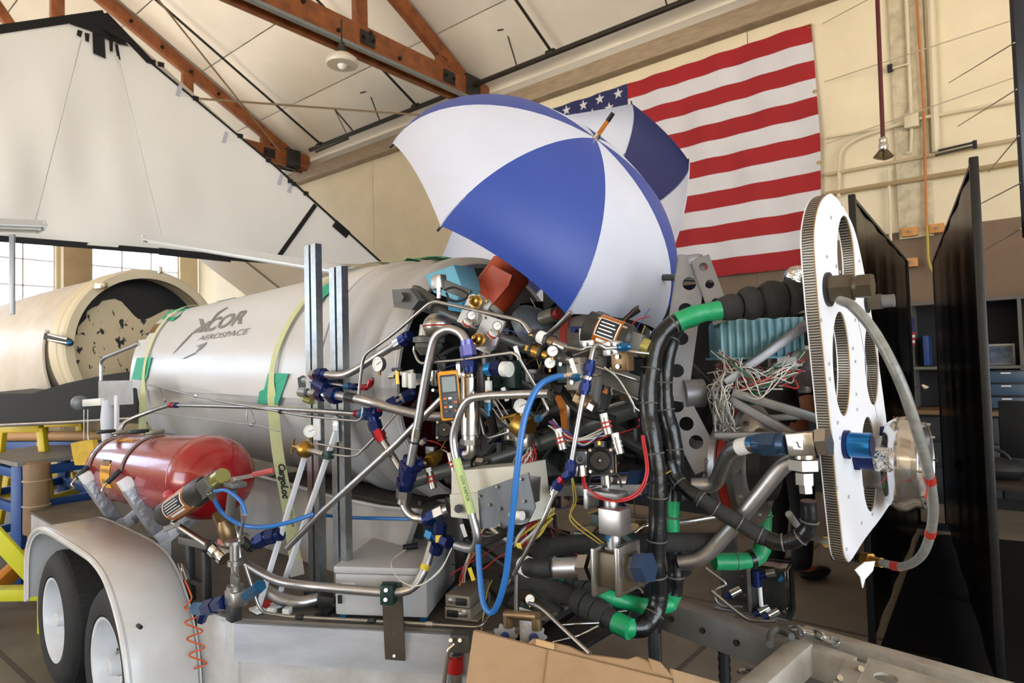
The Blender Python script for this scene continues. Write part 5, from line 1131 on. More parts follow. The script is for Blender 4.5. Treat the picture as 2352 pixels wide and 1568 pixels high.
t.part('arm', MB().beam(pl(1010, 650, -.4), pl(1080, 678, -.36), .02, .035, Z, .004), GREYP); t.part('yoke', MB().box(pl(1008, 648, -.4), (.05, .03, .05), (S, L, Z), .005), STEEL); t.part('bolt', MB().cyl(pl(1008, 638, -.41), pl(1008, 685, -.41), .008, n=8), CHROME)
t.part('cable_loop', MB().tube(spline(pts3([(1022, 665, -.42), (1045, 660, -.42), (1075, 676, -.4), (1060, 690, -.4), (1035, 690, -.42), (1025, 672, -.42)])), .004, 6), FOAM)
# gauge plates
def ppl(x, y, l=-.46): return pl(x, y, l)
plm = mat('plain aluminium plate', 'aaa8a4', .42, .7, .14, 14)
for i, (q, br, gx, lb) in enumerate((([(1078, 677), (1087, 675), (1124, 690), (1127, 699), (1093, 755), (1049, 738)], (1095, 694), (1084, 722), 'upper tilted aluminium plate carrying a brass regulator knob'), ([(1112, 722), (1160, 738), (1136, 800), (1120, 812), (1080, 796)], (1102, 781), (1142, 748), 'lower tilted aluminium plate carrying a brass regulator knob'))):
    t = Thing('regulator_plate', lb, 'plate'); t.part('plate', MB().prism([ppl(*a) for a in q], L*.008), plm)
    b_ = ppl(*br, -.468); n2 = (TC(b_)*.6-L*.6+Z*.2).normalized()
    k_ = t.part('brass_knob', MB().lathe(b_, n2, [(0, .02), (.008, .02), (.01, .015), (.03, .014), (.034, .008), (.05, .006), (.052, 0)], 18), BRASS); t.sub(k_, 'nut', MB().cyl(b_, b_+n2*.007, .024, n=6), STEEL)
    t.part('red_ring_fitting', MB().cyl(ppl(gx[0]-8, gx[1]+14, -.48), ppl(gx[0]-14, gx[1]+24, -.48), .014, n=14), WHITEPL); t.part('red_band', MB().cyl(ppl(gx[0]-11, gx[1]+19, -.481), ppl(gx[0]-13, gx[1]+22, -.481), .0155, n=14), REDM)
    for a in q[::2]: 
        cx_ = sum(z[0] for z in q)/len(q); cy_ = sum(z[1] for z in q)/len(q); e = ppl(a[0]*.85+cx_*.15, a[1]*.85+cy_*.15, -.462); bolted(t, e, -L, .004)
for lb, a, b, txt, sz in (('upper', (1098, 720), (1118, 727), 'DOME', .011), ('lower', (1084, 797), (1116, 810), 'OX STEP-DOWN', .0105)):
    o = ppl(*a, -.464); e = (ppl(*b, -.464)-o).normalized(); up_ = (-L).cross(e); up_ = up_ if up_.z > 0 else -up_
    [q for q in THINGS if q.name == 'regulator_plate' and q.label.startswith(lb)][0].part('engraving', MB().text(txt, sz, lambda x, y, z: o+e*x+up_*y, bold=.0002), WHT)
gauge(1083, 724, -.485, 11, 'tiny dial gauge on the upper tilted plate', body=BLACK); gauge(1142, 748, -.485, 11, 'tiny dial gauge on the lower tilted plate', body=BLACK)
gauge(1269, 806, -.5, 14, 'upper of two white dial gauges in the middle of the bay', body=BLACK); gauge(1263, 833, -.5, 14, 'lower of two white dial gauges in the middle of the bay', body=BLACK); gauge(1197, 932, -.46, 17, 'white dial gauge above the brass regulator in the bay', body=WHITEPL)
# filter bodies
def inline(label, a, b, l, r, mats, name='inline_filter', cat='filter'):
    p0, p1 = pl(*a, l), pl(*b, l); d = (p1-p0); n_ = len(mats); t = Thing(name, label, cat)
    for k, (m, rr, w) in enumerate(mats):
        u0 = sum(x[2] for x in mats[:k]); u1 = u0+w; t.part(['end_nut', 'body', 'ring', 'union'][k % 4], MB().cyl(p0+d*u0, p0+d*u1, r*rr, n=6 if k % 3 == 0 else 20), m)
    return t
inline('steel and brass inline filter, upper of the pair', (1222, 765), (1300, 800), -.48, .017, ((BRASS, .8, .15), (DGREY, 1.2, .08), (WHT, 1.05, .2), (DGREY, 1.2, .1), (BRONZE, .9, .15), (STEEL, .7, .32)))
inline('brass inline filter, lower of the pair', (1212, 800), (1262, 818), -.48, .017, ((BRASS, .9, .2), (DGREY, 1.25, .12), (BRASS, 1.15, .3), (DGREY, 1.25, .12), (BRASS, .8, .26)))
pipe('bent steel line from the upper filter to the thin corner line', [(1216, 762, -.5), (1205, 742, -.5), (1190, 735, -.5)], 4, STEEL, .02)
pipe('thin steel line from the upper filter across to the actuator', [(1298, 797, -.48), (1338, 804, -.46), (1350, 796, -.46), (1400, 796, -.46), (1450, 808, -.45), (1490, 812, -.42)], 4, STEEL, .03)
pipe('thin steel line from the lower filter to the far side', [(1262, 818, -.48), (1300, 826, -.46), (1372, 842, -.42), (1470, 875, -.35)], 4, STEEL, .03, nuts=((.16, STEEL, 1.7),))
# tubes in front
pipe('large silver hook shaped pipe at the bay entrance', [(938, 1090, -.55), (955, 1000, -.55), (985, 830, -.54), (1000, 770, -.54), (1030, 752, -.53), (1062, 765, -.52), (1074, 795, -.52), (1078, 830, -.52)], 10.5, ALU, .16, nuts=((.0, BLUEAN, 1.25), (.95, mat('violet anodised fitting', '6a6bb0', .3, .7), 1.15), (1.0, BLUEAN, 1.2)), bands=((.22, CHROME, .03), (.17, BLACK, .006)))
pipe('silver pipe falling in front of the white control box', [(1260, 903, -.5), (1120, 908, -.55), (1075, 915, -.57), (1057, 945, -.58), (1040, 1000, -.58), (1044, 1040, -.58), (1075, 1150, -.58), (1098, 1235, -.57), (1090, 1262, -.56), (1066, 1258, -.55), (1048, 1252, -.54)], 9.5, ALU, .1, bands=((.64, mat('pale green tape', 'b5c886', .6), .16),))
pipe('silver pipe turning up from the blue union beside the control box', [(928, 1132, -.52), (926, 1160, -.52), (945, 1188, -.52), (980, 1193, -.5), (1012, 1178, -.48)], 10, ALU, .08, nuts=((.0, STEEL, 1.2), (.86, BLUEAN, 1.2), (1., STEEL, 1.2)), bands=((.55, CHROME, .02),))
pipe('blue anodised tee fitting at the foot of the hook pipe', [(938, 1068, -.53), (932, 1095, -.53), (930, 1118, -.52)], 11, BLUEAN, nuts=((.1, BLUEAN, 1.2), (.8, BLUEAN, 1.2)), name='tee_fitting', cat='fitting')
pipe('short blue and brass branch leaving the tee fitting', [(938, 1078, -.52), (958, 1068, -.5), (990, 1058, -.46), (1010, 1040, -.4)], 9, BRONZE, nuts=((.15, BLUEAN, 1.3), (.6, BRASS, 1.2)), name='tee_fitting', cat='fitting')
pipe('thin steel line running level above the yellow meter', [(952, 795, -.5), (950, 805, -.5), (962, 835, -.52), (1060, 826, -.54), (1178, 809, -.54), (1190, 818, -.54), (1250, 920, -.5), (1262, 945, -.5), (1235, 962, -.48)], 3.6, STEEL, .03, nuts=((.99, SKY, 1.6),))
pipe('blue hose arching down in front of the engine bay', [(1306, 864, -.52), (1275, 866, -.55), (1235, 890, -.6), (1205, 960, -.64), (1190, 1060, -.66), (1175, 1200, -.66), (1160, 1330, -.64), (1135, 1402, -.62), (1112, 1390, -.62), (1102, 1320, -.6), (1098, 1250, -.58)], 7.5, BLUEH, soft=True, name='blue_hose', cat='hose', nuts=((.0, CHROME, .9),), n=12)
pipe('slim steel tube standing in front of the pump', [(1390, 800, -.5), (1372, 790, -.52), (1362, 800, -.54), (1352, 850, -.56), (1335, 930, -.58), (1310, 1075, -.6)], 5.5, ALU, .03, nuts=((.28, BLUEAN, 1.7), (.42, BLUEAN, 1.6), (.99, BLUEAN, 1.5)))
pipe('short steel stub with blue tip beside the amber actuator', [(1390, 800, -.5), (1420, 798, -.47), (1432, 797, -.46)], 4, ALU, .01, nuts=((1., SKY, 1.8),))
pipe('steel braided end of the blue hose', [(1306, 864, -.52), (1330, 868, -.53), (1350, 866, -.55)], 5, CHROME, nuts=((.4, SKY, 1.3), (.9, CHROME, 1.2)), name='hose_coupling', cat='fitting')
pipe('slanted steel rod with blue and red unions at the left of the pump', [(1310, 1085, -.6), (1290, 1100, -.6), (1280, 1115, -.6), (1250, 1190, -.62), (1180, 1320, -.62)], 5, STEEL, .02, nuts=((.02, BLUEAN, 1.6), (.1, REDAN, 1.3), (.16, BLUEAN, 1.7), (.2, CHROME, 1.4)))
_o = pl(1060, 1092, -.58); _d = (pl(1078, 1160, -.58)-_o).normalized(); _n = TC(_o); _s = _n.cross(_d).normalized(); _r = 9.5*mpp(_o)*1.1
pk = [q for q in THINGS if q.label == 'silver pipe falling in front of the white control box'][0]
pk.part('handwriting', MB().text('LOX VAPOR', .0135, lambda x, y, z: _o+_d*x-_s*(y-.004)*(1 if _s.dot(RT) < 0 else -1)+_n*_r), INK)
# accumulator
t = Thing('steel_accumulator', 'polished upright steel cylinder behind the yellow meter', 'accumulator')
lathe_px(t, 'cylinder', (1080, 850), (1080, 1008), [(0, .018), (.02, .024), (.05, .026), (.09, .026), (.1, .0285), (.93, .0285), (.94, .026), (1, .026)], mat('polished steel', 'cfcfcf', .2, 1), -.5); lathe_px(t, 'nut', (1080, 1008), (1080, 1020), [(0, .03), (1, .03)], STEEL, -.5, n=6)
t.part('elbow', MB().tube(bends([pl(1081, 1018, -.5), pl(1082, 1042, -.5), pl(1055, 1044, -.5)], .02), .016, 12), STEEL); t.part('union', MB().cyl(pl(1068, 1043, -.5), pl(1054, 1043, -.5), .02, n=6), BLUEAN)
# multimeter
t = Thing('multimeter', 'yellow and grey handheld multimeter hooked on the bay pipes', 'multimeter')
mc = pl(1033, 908, -.58); mz = (pl(1028, 850, -.58)-pl(1038, 965, -.58)).normalized(); my = -TC(mc); my = (my-mz*my.dot(mz)).normalized(); mx_ = my.cross(mz); hh = 114*mpp(mc); ww = 46*mpp(mc)
t.part('holster', MB().box(mc+my*.006, (ww*1.04, .034, hh), (mx_, my, mz), .008), mat('amber holster', 'd9911f', .5)); t.part('body', MB().box(mc-my*.008+mz*(-hh*.015), (ww*.84, .03, hh*.86), (mx_, my, mz), .005), mat('grey meter body', '3d4042', .5))
sc_ = t.part('screen', MB().box(mc-my*.0235+mz*hh*.22, (ww*.66, .002, hh*.3), (mx_, my, mz)), mat('grey display', '757b74', .25)); t.sub(sc_, 'bezel', MB().box(mc-my*.0228+mz*hh*.22, (ww*.76, .002, hh*.37), (mx_, my, mz)), BLACK)
for r_ in range(4):
    for c_ in range(3): t.part('button', MB().box(mc-my*.0235+mz*(hh*(-.06-.085*r_))+mx_*(ww*(c_-1)*.25), (ww*.17, .004, hh*.04), (mx_, my, mz), .001), (YEL if False else [mat('orange key', 'd06a2a', .5), WHT, GREYP, DGREY][(r_*2+c_) % 4]))
# small valves and blue regulator on rails
t = Thing('valve_rail', 'row of small steel solenoid valves on a thin rail', 'valve')
t.part('rail', MB().beam(pl(895, 862, -.5), pl(950, 852, -.5), .006, .012, Z), STEEL); t.part('rail', MB().beam(pl(950, 880, -.47), pl(1010, 862, -.47), .006, .02, Z), STEEL)
for x, y, m in ((932, 872, WHITEPL), (946, 874, WHITEPL), (1000, 868, CHROME), (1057, 850, CHROME), (1080, 852, CHROME)): t.part('solenoid', MB().box(pl(x, y, -.51), (.02, .02, .05), (S, L, Z), .003), m)
t.part('handle', MB().box(pl(912, 848, -.52), (.05, .012, .012), (S, L, Z), .003), BLACK); t.part('brass_stem', MB().cyl(pl(912, 850, -.52), pl(914, 882, -.52), .008, n=8), BRASS); t.part('tip', MB().cyl(pl(895, 866, -.52), pl(908, 864, -.52), .007), CHROME)
for k in range(3): t.part('gusset', MB().beam(pl(960+k*28, 880, -.46), pl(985+k*28, 850, -.46), .006, .012, Z), GREYP)
t = Thing('blue_regulator', 'bright blue capped regulator with a white knob', 'regulator')
t.part('cap', MB().cyl(pl(1120, 848, -.52), pl(1134, 846, -.52), .02, n=20), mat('bright blue cap', '1f86c8', .25, .6)); t.part('body', MB().cyl(pl(1134, 846, -.52), pl(1153, 847, -.52), .024, n=6), BLUEAN); t.part('knob', MB().cyl(pl(1156, 847, -.52), pl(1170, 848, -.52), .022, n=18), WHITEPL)
t.part('base', MB().box(pl(1110, 870, -.5), (.03, .03, .08), (S, L, Z), .004), BLACK)
inline('white and brass injector standing in the bay', (1122, 865), (1122, 955), -.5, .011, ((CHROME, .6, .1), (WHITEPL, 1, .25), (BRASS, 1.1, .2), (STEEL, 1.2, .1), (TEALAN, 1, .2), (TEALAN, .5, .15)), 'injector', 'valve')
# black motor valves
def motorvalve(label, x, y, l, sz, wood_=None):
    c = pl(x, y, l); f_ = TC(c)*.8+Z*.1-L*.3; f_.normalize(); X_, Y_, _ = frame(f_, RT); t = Thing('motor_valve', label, 'valve')
    h = sz*mpp(c); t.part('housing', MB().box(c-f_*h*.5, (h*2, h*2, h), (X_, Y_, f_), h*.1), BLACK); t.part('side_plate', MB().box(c-f_*h*1.15, (h*2.1, h*2.1, h*.4), (X_, Y_, f_), h*.06), BRONZE)
    dm = t.part('cover', MB().lathe(c, f_, [(0, h*.86), (h*.16, h*.84), (h*.3, h*.7), (h*.31, h*.25), (h*.36, h*.22), (h*.37, 0)], 32), mat('satin black cover', '1c1d1f', .3)); t.sub(dm, 'centre_screw', MB().cyl(c+f_*h*.36, c+f_*h*.42, h*.08, n=10), CHROME)
    for a, b in ((-1, -1), (1, -1), (-1, 1), (1, 1)): t.part('screw', MB().cyl(c+X_*a*h*.8+Y_*b*h*.8, c+X_*a*h*.8+Y_*b*h*.8+f_*h*.1, h*.12, n=10), CHROME)
    return t, c, X_, Y_, f_, h
motorvalve('round faced black motor valve below the yellow meter', 1022, 987, -.5, 22)
t, c, X_, Y_, f_, h = motorvalve('large round faced black motor valve in the centre of the bay', 1380, 1058, -.5, 30)
t.part('stem', MB().cyl(pl(1390, 1090, -.5), pl(1392, 1118, -.5), .012), CHROME); t.part('top_ring', MB().cyl(c+Y_*h*1.0, c+Y_*h*1.45, h*.5, n=20), BLACK); t.part('yellow_tab', MB().box(c+Y_*h*1.3+f_*h*.45, (h*.2, h*.3, h*.1), (X_, Y_, f_)), YEL)
t = Thing('solenoid_valve', 'small square black solenoid with a chrome barrel', 'valve')
c = pl(1330, 1052, -.55); t.part('housing', MB().box(c, (.038, .03, .042), (RT, FW, UPV), .003), BLACK); t.part('port', MB().torus(c-FW*.017, FW, .009, .002, 16, 5), GREYP); t.part('barrel', MB().cyl(pl(1333, 1068, -.55), pl(1335, 1092, -.55), .015, n=20), CHROME)
for a in (-1, 1):
    for b in (-1, 1): t.part('screw', MB().cyl(c+RT*.015*a+UPV*.017*b-FW*.014, c+RT*.015*a+UPV*.017*b-FW*.018, .003, n=8), CHROME)
pipe('red wire pair sagging below the solenoid valve', [(1337, 1092, -.55), (1345, 1125, -.57), (1380, 1145, -.57), (1430, 1150, -.55), (1470, 1130, -.52), (1488, 1080, -.5), (1478, 1000, -.46)], 2.6, WIRER, soft=True, name='red_wire', cat='wire')
pipe('second red wire pair strand below the solenoid valve', [(1341, 1092, -.555), (1350, 1122, -.575), (1382, 1140, -.575), (1430, 1145, -.555), (1466, 1126, -.525), (1484, 1080, -.505), (1474, 1000, -.465)], 2.2, WIRER, soft=True, name='red_wire', cat='wire')
for i, (x, y, m) in enumerate(((1288, 1010, REDM), (1392, 975, REDM), (990, 1100, REDM), (1040, 1065, REDM), (1418, 1020, CHROME))):
    t = Thing('pressure_sensor', ['red ringed sensor at the left of the large motor valve', 'red ringed sensor above the large motor valve', 'red ringed sensor beside the blue tee', 'red ringed sensor above the control box', 'plain chrome sensor right of the large motor valve'][i], 'sensor')
    a, b = pl(x-4, y-16, -.48), pl(x+6, y+22, -.48); d = b-a; t.part('barrel', MB().cyl(a, b, .012, n=14), STEEL); t.part('cap', MB().cyl(a-d*.25, a, .01, n=12), WHITEPL)
    for f_ in (.25, .5): t.part('ring', MB().cyl(a+d*f_, a+d*(f_+.12), .0145, n=14), m)
# bronze valves
for i, (a, b, l, lb) in enumerate((((1325, 912), (1368, 938), -.46, 'bronze hydraulic valve angled across the bay'), ((1252, 780), (1290, 798), -.4, 'bronze union behind the inline filters'))):
    inline(lb, a, b, l, .019, ((BRONZE, 1.0, .3), (BRONZE, 1.25, .15), (BRONZE, .95, .25), (CHROME, .8, .3)), 'bronze_valve', 'valve')
t = Thing('brass_diaphragm', 'large brass diaphragm regulator with a tee bar', 'regulator')
lathe_px(t, 'body', (1165, 955), (1215, 985), [(0, .006), (.25, .009), (.45, .02), (.5, .035), (.8, .04), (1, .034)], BRASS, -.44); t.part('tee_bar', MB().cyl(pl(1150, 962, -.45), pl(1188, 950, -.45), .0045), BRASS); t.part('tee_bar', MB().cyl(pl(1170, 958, -.45), pl(1205, 948, -.45), .0045), BRASS)
pipe('thin steel line dipping left of the brass regulator', [(1096, 940, -.46), (1112, 1000, -.46), (1122, 1006, -.46), (1190, 985, -.44)], 3, STEEL, .02)
# amber actuator under the umbrella and its valve
t, p0, p1, d, n_, u_ = actuator('amber barrelled valve actuator below the umbrella edge', (1345, 750), (1490, 802), .048, -.42, -.36, -1)
t = Thing('stem_valve', 'grey vertical valve stem below the amber actuator', 'valve')
lathe_px(t, 'stem', (1380, 800), (1362, 925), [(0, .03), (.1, .03), (.12, .02), (.25, .022), (.3, .022), (.5, .018), (1, .018)], GREYP, -.4)
for y in (822, 838, 862): t.part('band', MB().torus(pl(1376-(y-800)*.13, y, -.4), Z, .021, .003, 18, 6), CHROME)
for i, (x, y, w_, h_, m, lb) in enumerate(((1355, 778, .05, .06, ALU, 'bright block under the amber actuator'), (1410, 800, .05, .04, ALU, 'bright machined block right of the valve stem'), (1325, 858, .05, .09, mat('taupe bracket', '8d857a', .5, .3), 'taupe bracket plate left of the valve stem'), (1300, 850, .04, .07, OLIVE, 'dark green clamp left of the taupe bracket'), (1165, 860, .09, .08, OLIVE, 'dark green block behind the blue regulator'), (1430, 830, .05, .05, BRONZE, 'bronze block beneath the actuator solenoid'), (1205, 1010, .05, .04, STEEL, 'steel bracket below the brass regulator'), (1180, 995, .05, .04, GREYP, 'grey hinged bracket left of the brass regulator'))):
    t = Thing('mounting_block', lb, 'bracket'); p = pl(x, y, -.43); t.part('block', MB().box(p, (w_, .035, h_), (S, L, Z), .004), m); bolted(t, p-L*.018+Z*h_*.25, -L, .006); bolted(t, p-L*.018-Z*h_*.25, -L, .006)
for i, q in enumerate(([(1283, 895), (1300, 925), (1290, 952), (1275, 915)], [(1382, 900), (1396, 890), (1394, 905)], [(1285, 940), (1300, 935), (1302, 990), (1290, 985)])):
    solo('orange_card', MB().prism([pl(x, y, -.3) for x, y in q], L*.004), mat('orange card', 'd07a1c', .6), ['orange card scrap behind the bronze valve', 'small orange scrap by the valve stem', 'orange card strip below the bronze valve'][i], 'card')
# white control box with bare plate
t = Thing('control_box', 'off white plastic control box hung at the front of the bay', 'control box')
wb = mat('off white enclosure', 'cfccc0', .45, 0, .05, 4)
q0 = [(1037, 1082), (1180, 1070), (1195, 1205), (1037, 1187)]
fq = [pl(x, y, -.52) for x, y in q0]; t.part('body', MB().prism(fq, L*.14), wb); t.part('lid', MB().prism([pl(x, y, -.535) for x, y in ((1033, 1135), (1180, 1128), (1188, 1200), (1036, 1186))], L*.02), wb)
t.part('connector', MB().cyl(pl(1053, 1168, -.54), pl(1053, 1168, -.56), .013, n=8), BLACK)
t = Thing('bare_plate', 'scuffed bare aluminium plate screwed beside the control box', 'plate')
t.part('plate', MB().prism([pl(x, y, -.56) for x, y in ((1097, 1127), (1213, 1085), (1229, 1165), (1212, 1200), (1103, 1215))], L*.004), mat('scuffed aluminium', '6c7178', .4, .7, .35, 12, stretch=(1, 1, .3)))
t.part('wing', MB().prism([pl(x, y, -.5) for x, y in ((1205, 1092), (1240, 1095), (1238, 1150), (1215, 1160))], L*.004), ALUD)
for x, y in ((1143, 1117), (1103, 1138), (1126, 1158), (1150, 1167), (1198, 1100), (1205, 1150), (1149, 1203)): bolted(t, pl(x, y, -.561), -L, .005)
t.part('cable_gland', MB().cyl(pl(1175, 1182, -.58), pl(1200, 1184, -.58), .012, n=14), WHITEPL)
# wiring
W3 = (WIREW, WIRER, WIREB)
wires('twisted red and blue wires crossing above the large motor valve', [(1265, 970, -.42), (1300, 1000, -.44), (1340, 1015, -.46), (1390, 990, -.46)], .0022, W3, 10, .012)
wires('white and brown wires hanging below the bare plate', [(1110, 1205, -.54), (1090, 1260, -.52), (1068, 1300, -.48), (1062, 1340, -.44)], .002, (WIREW, WIRER, WIREY), 7, .012)
wires('yellow connectors and wires dangling behind the blue hose', [(1260, 1180, -.4), (1225, 1225, -.42), (1200, 1250, -.44), (1190, 1290, -.42)], .004, (WIREY, WIREW, WIRER, WIREY), 12, .02)
wires('twisted grey wires above the control box', [(1225, 1030, -.42), (1215, 1060, -.42), (1205, 1080, -.42)], .002, (WIREW, WIRER), 10, .02)
wires('thin white wires crossing the bay behind the meter', [(1090, 900, -.44), (1130, 920, -.46), (1160, 960, -.44), (1185, 1000, -.42)], .002, (WIREW, WIREW, BLACK), 5, .015)
wires('thin pale wires near the valve stem', [(1395, 840, -.44), (1420, 880, -.46), (1450, 925, -.46), (1465, 950, -.44)], .0018, (WIREW,), 2, .008)
wires('thin dark yellow wire falling to the lower hoses', [(1312, 1090, -.55), (1320, 1150, -.52), (1310, 1190, -.5), (1370, 1240, -.5), (1400, 1262, -.48)], .0018, (WIREY,), 2, .004)
wires('pale wire looping over the instrument case', [(930, 1262, -.42), (900, 1290, -.52), (915, 1330, -.58), (960, 1345, -.6), (1010, 1310, -.56), (1040, 1260, -.52)], .002, (WIREW,), 2, .004)
for i, (x, y, m) in enumerate(((1160, 905, WHT), (1188, 810, WHT), (1316, 840, WHT), (1065, 1218, WHT), (1083, 1318, YEL), (1195, 1262, YEL))):
    solo('wire_tag', MB().box(pl(x, y, -.5), (.012, .003, .04), ((RT*.9+UPV*.3).normalized(), FW, (UPV*.9-RT*.3).normalized())), m, ['white paper tag near the pale wires', 'white paper tag on the thin steel line', 'white paper tag beside the lower filter line', 'white paper tag below the control box', 'yellow connector at the right of the instrument case', 'yellow connector behind the blue hose loop'][i], 'tag')
# ================================================================== lower engine plumbing
pipe('black foam covered hose crossing low behind the ball valve', [(1215, 1290, -.5), (1250, 1262, -.42), (1330, 1248, -.36), (1500, 1245, -.3), (1640, 1245, -.22), (1690, 1240, -.2)], 22, FOAM, soft=True, name='black_hose', cat='hose', n=16)
pipe('black hose with a white band feeding the large ball valve', [(1185, 1275, -.5), (1210, 1300, -.55), (1240, 1305, -.57), (1268, 1304, -.56)], 22, RUBBER, soft=True, name='black_hose', cat='hose', bands=((.5, WHT, .03),), n=16)
pipe('long black foam hose running down to the taped elbow', [(1180, 1310, -.45), (1260, 1345, -.46), (1345, 1388, -.47), (1415, 1428, -.47), (1440, 1441, -.47)], 22, FOAM, soft=True, name='black_hose', cat='hose', n=16, bands=((.64, FOAM, .03), (.72, FOAM, .03), (.8, FOAM, .03), (.97, GREENT, .045)))
pipe('short green hose with black foam collars below the ball valve', [(1270, 1325, -.42), (1310, 1340, -.42), (1370, 1362, -.42), (1430, 1380, -.38), (1490, 1392, -.32), (1540, 1388, -.27)], 18, GREENT, soft=True, name='green_hose', cat='hose', n=16, bands=((.2, FOAM, .03), (.29, FOAM, .03), (.38, FOAM, .03)))
t = Thing('ball_valve', 'large steel ball valve with square flanges low in the bay', 'valve')
def bx(name, a, b, r, m, n=16, l=-.55): return t.part(name, MB().cyl(pl(*a, l), pl(*b, l), r, n=n), m)
bx('pipe_stub', (1262, 1305), (1345, 1302), .026, ALU); bx('nut', (1338, 1302), (1360, 1302), .034, STEEL, 6); bx('collar', (1366, 1302), (1382, 1302), .028, STEEL, 6)
t.part('body', MB().box(pl(1415, 1303, -.55), (.085, .07, .085), (S, L, Z), .006), mat('dark valve casting', '5c5242', .4, .6, .2, 12))
for x in (1388, 1442): t.part('flange', MB().box(pl(x, 1303, -.55), (.014, .1, .115), (S, L, Z), .006), STEEL)
bx('collar', (1448, 1303), (1462, 1303), .028, STEEL, 6); bx('nut', (1466, 1303), (1492, 1303), .036, mat('slate blue nut', '3b4f6e', .35, .6), 6)
bx('stem', (1412, 1265), (1402, 1145), .017, ALU); bx('stem_nut', (1411, 1262), (1411, 1256), .022, STEEL, 6)
t.part('side_block', MB().box(pl(1412, 1195, -.57), (.06, .05, .06), (S, L, Z), .003), ALU); t.part('green_clamp', MB().box(pl(1378, 1192, -.56), (.03, .04, .03), (S, L, Z), .003), OLIVE)
t.part('bracket', MB().box(pl(1390, 1132, -.55), (.1, .05, .014), (S, L, Z), .003), ALUD); t.part('bracket_leg', MB().box(pl(1358, 1142, -.55), (.014, .05, .05), (S, L, Z), .003), ALU); t.part('blue_tape', MB().cyl(pl(1407, 1224, -.55), pl(1406, 1240, -.55), .0175, n=16), TEALAN)
t.part('handle_wire', MB().tube(bends(pts3([(1350, 1118, -.56), (1358, 1092, -.57), (1420, 1088, -.57), (1428, 1118, -.56)]), .01), .003, 6), BLACK)
# wrapped vertical hoses with green ends
def wrapped(label, q, rp, segs, name='wrapped_hose'):
    P0 = pts3(q); P_ = spline(P0, 10); r = rp*mpp(P0[len(P0)//2]); t = Thing(name, label, 'hose'); N = len(P_)
    for a, b, m, k in segs:
        i0, i1 = int(a*(N-1)), int(b*(N-1)); seg_ = P_[i0:i1+1]
        if len(seg_) < 2: continue
        rr = [r*k*(1+.035*math.sin(j*.7)+.012*math.sin(j*1.9)) for j in range(i0, i1+1)]
        t.part('green_wrap' if m is GREENT else 'black_wrap', MB().tube(seg_, rr, 18), m, sharp=70)
    for f_ in (.13, .27, .36, .49, .6, .71, .8, .9):
        p, d = along(P_, f_); t.part('tie_band', MB().torus(p, d, r*1.03, .0022, 22, 5), mat('clear tie', '5b5a56', .35))
    return t
wrapped('front black wrapped hose arching up beside the holed frame', [(1655, 712, -.22), (1600, 722, -.26), (1545, 745, -.30), (1508, 785, -.34), (1492, 860, -.36), (1488, 940, -.37), (1500, 1020, -.38), (1510, 1100, -.38), (1510, 1200, -.38), (1508, 1300, -.38), (1512, 1370, -.37), (1500, 1415, -.39), (1472, 1440, -.43), (1432, 1440, -.47)], 21,
        ((0, .14, GREENT, 1.08), (.13, .3, TAPEK, 1), (.3, .47, TAPEK, 1.04), (.47, .64, TAPEK, .98), (.64, .8, TAPEK, 1.02), (.8, .965, TAPEK, 1.05), (.955, 1, GREENT, 1)))
wrapped('rear black wrapped hose with green bands beside the front one', [(1600, 730, -.18), (1560, 748, -.2), (1540, 790, -.24), (1528, 860, -.26), (1530, 940, -.26), (1545, 1000, -.26), (1552, 1060, -.26), (1548, 1120, -.26), (1546, 1190, -.26), (1548, 1260, -.26), (1552, 1320, -.26), (1548, 1362, -.26), (1535, 1390, -.27)], 18,
        ((0, .1, GREENT, 1), (.1, .3, TAPEK, 1), (.3, .52, TAPEK, 1.05), (.52, .62, TAPEK, 1), (.61, .76, GREENT, .8), (.75, .92, TAPEK, 1.02), (.91, 1, GREENT, 1)))
t = Thing('foam_sleeve', 'bulging black foam sleeve between green hose and white plate', 'sleeve')
P_ = pts3([(1650, 712, -.22), (1700, 700, -.18), (1745, 692, -.14), (1800, 684, -.1), (1845, 680, -.06)]); mp_ = mpp(P_[2])*1.15
t.part('bulge', MB().tube(spline([P_[0], P_[0]*.5+P_[1]*.5, P_[1]], 4), [24*mp_*k for k in (.7, .95, 1.0, 1.05, 1.1, 1.12, 1.1, 1.0, .8)], 20), FOAM)
t.part('bulge', MB().tube(spline([P_[1], P_[2]], 4)+[P_[2]*.5+P_[1]*.5] if False else [P_[1]+(P_[2]-P_[1])*k/6 for k in range(7)], [30*mp_*k for k in (.8, 1.0, 1.1, 1.15, 1.12, 1.0, .8)], 20), FOAM)
t.part('bulge', MB().tube([P_[2]+(P_[3]-P_[2])*k/6 for k in range(7)], [34*mp_*k for k in (.8, 1.0, 1.1, 1.15, 1.12, 1.05, .9)], 20), FOAM)
t.part('end_flaps', MB().tube([P_[3]+(P_[4]-P_[3])*k/6 for k in range(7)], [36*mp_*k for k in (.9, 1.05, 1.05, 1.0, .9, .8, .7)], 8), FOAM)
t = Thing('olive_union', 'olive hex union behind the white plate', 'fitting'); t.part('nut', MB().cyl(pl(1838, 682, -.07), pl(1866, 676, -.045), .042, n=6), mat('olive metal', '5f5a34', .4, .6)); t.part('washer', MB().cyl(pl(1866, 676, -.045), pl(1871, 675, -.04), .05, n=24), STEEL)
solo('foil_lump', MB().ell(pl(1832, 636, .05), (.04, .035, .034), n=9, h=6), mat('crumpled foil', 'cfcdc8', .22, 1, 0, 8, 1.0, 30), 'crumpled foil wrap above the black foam sleeve', 'foil', sharp=5)
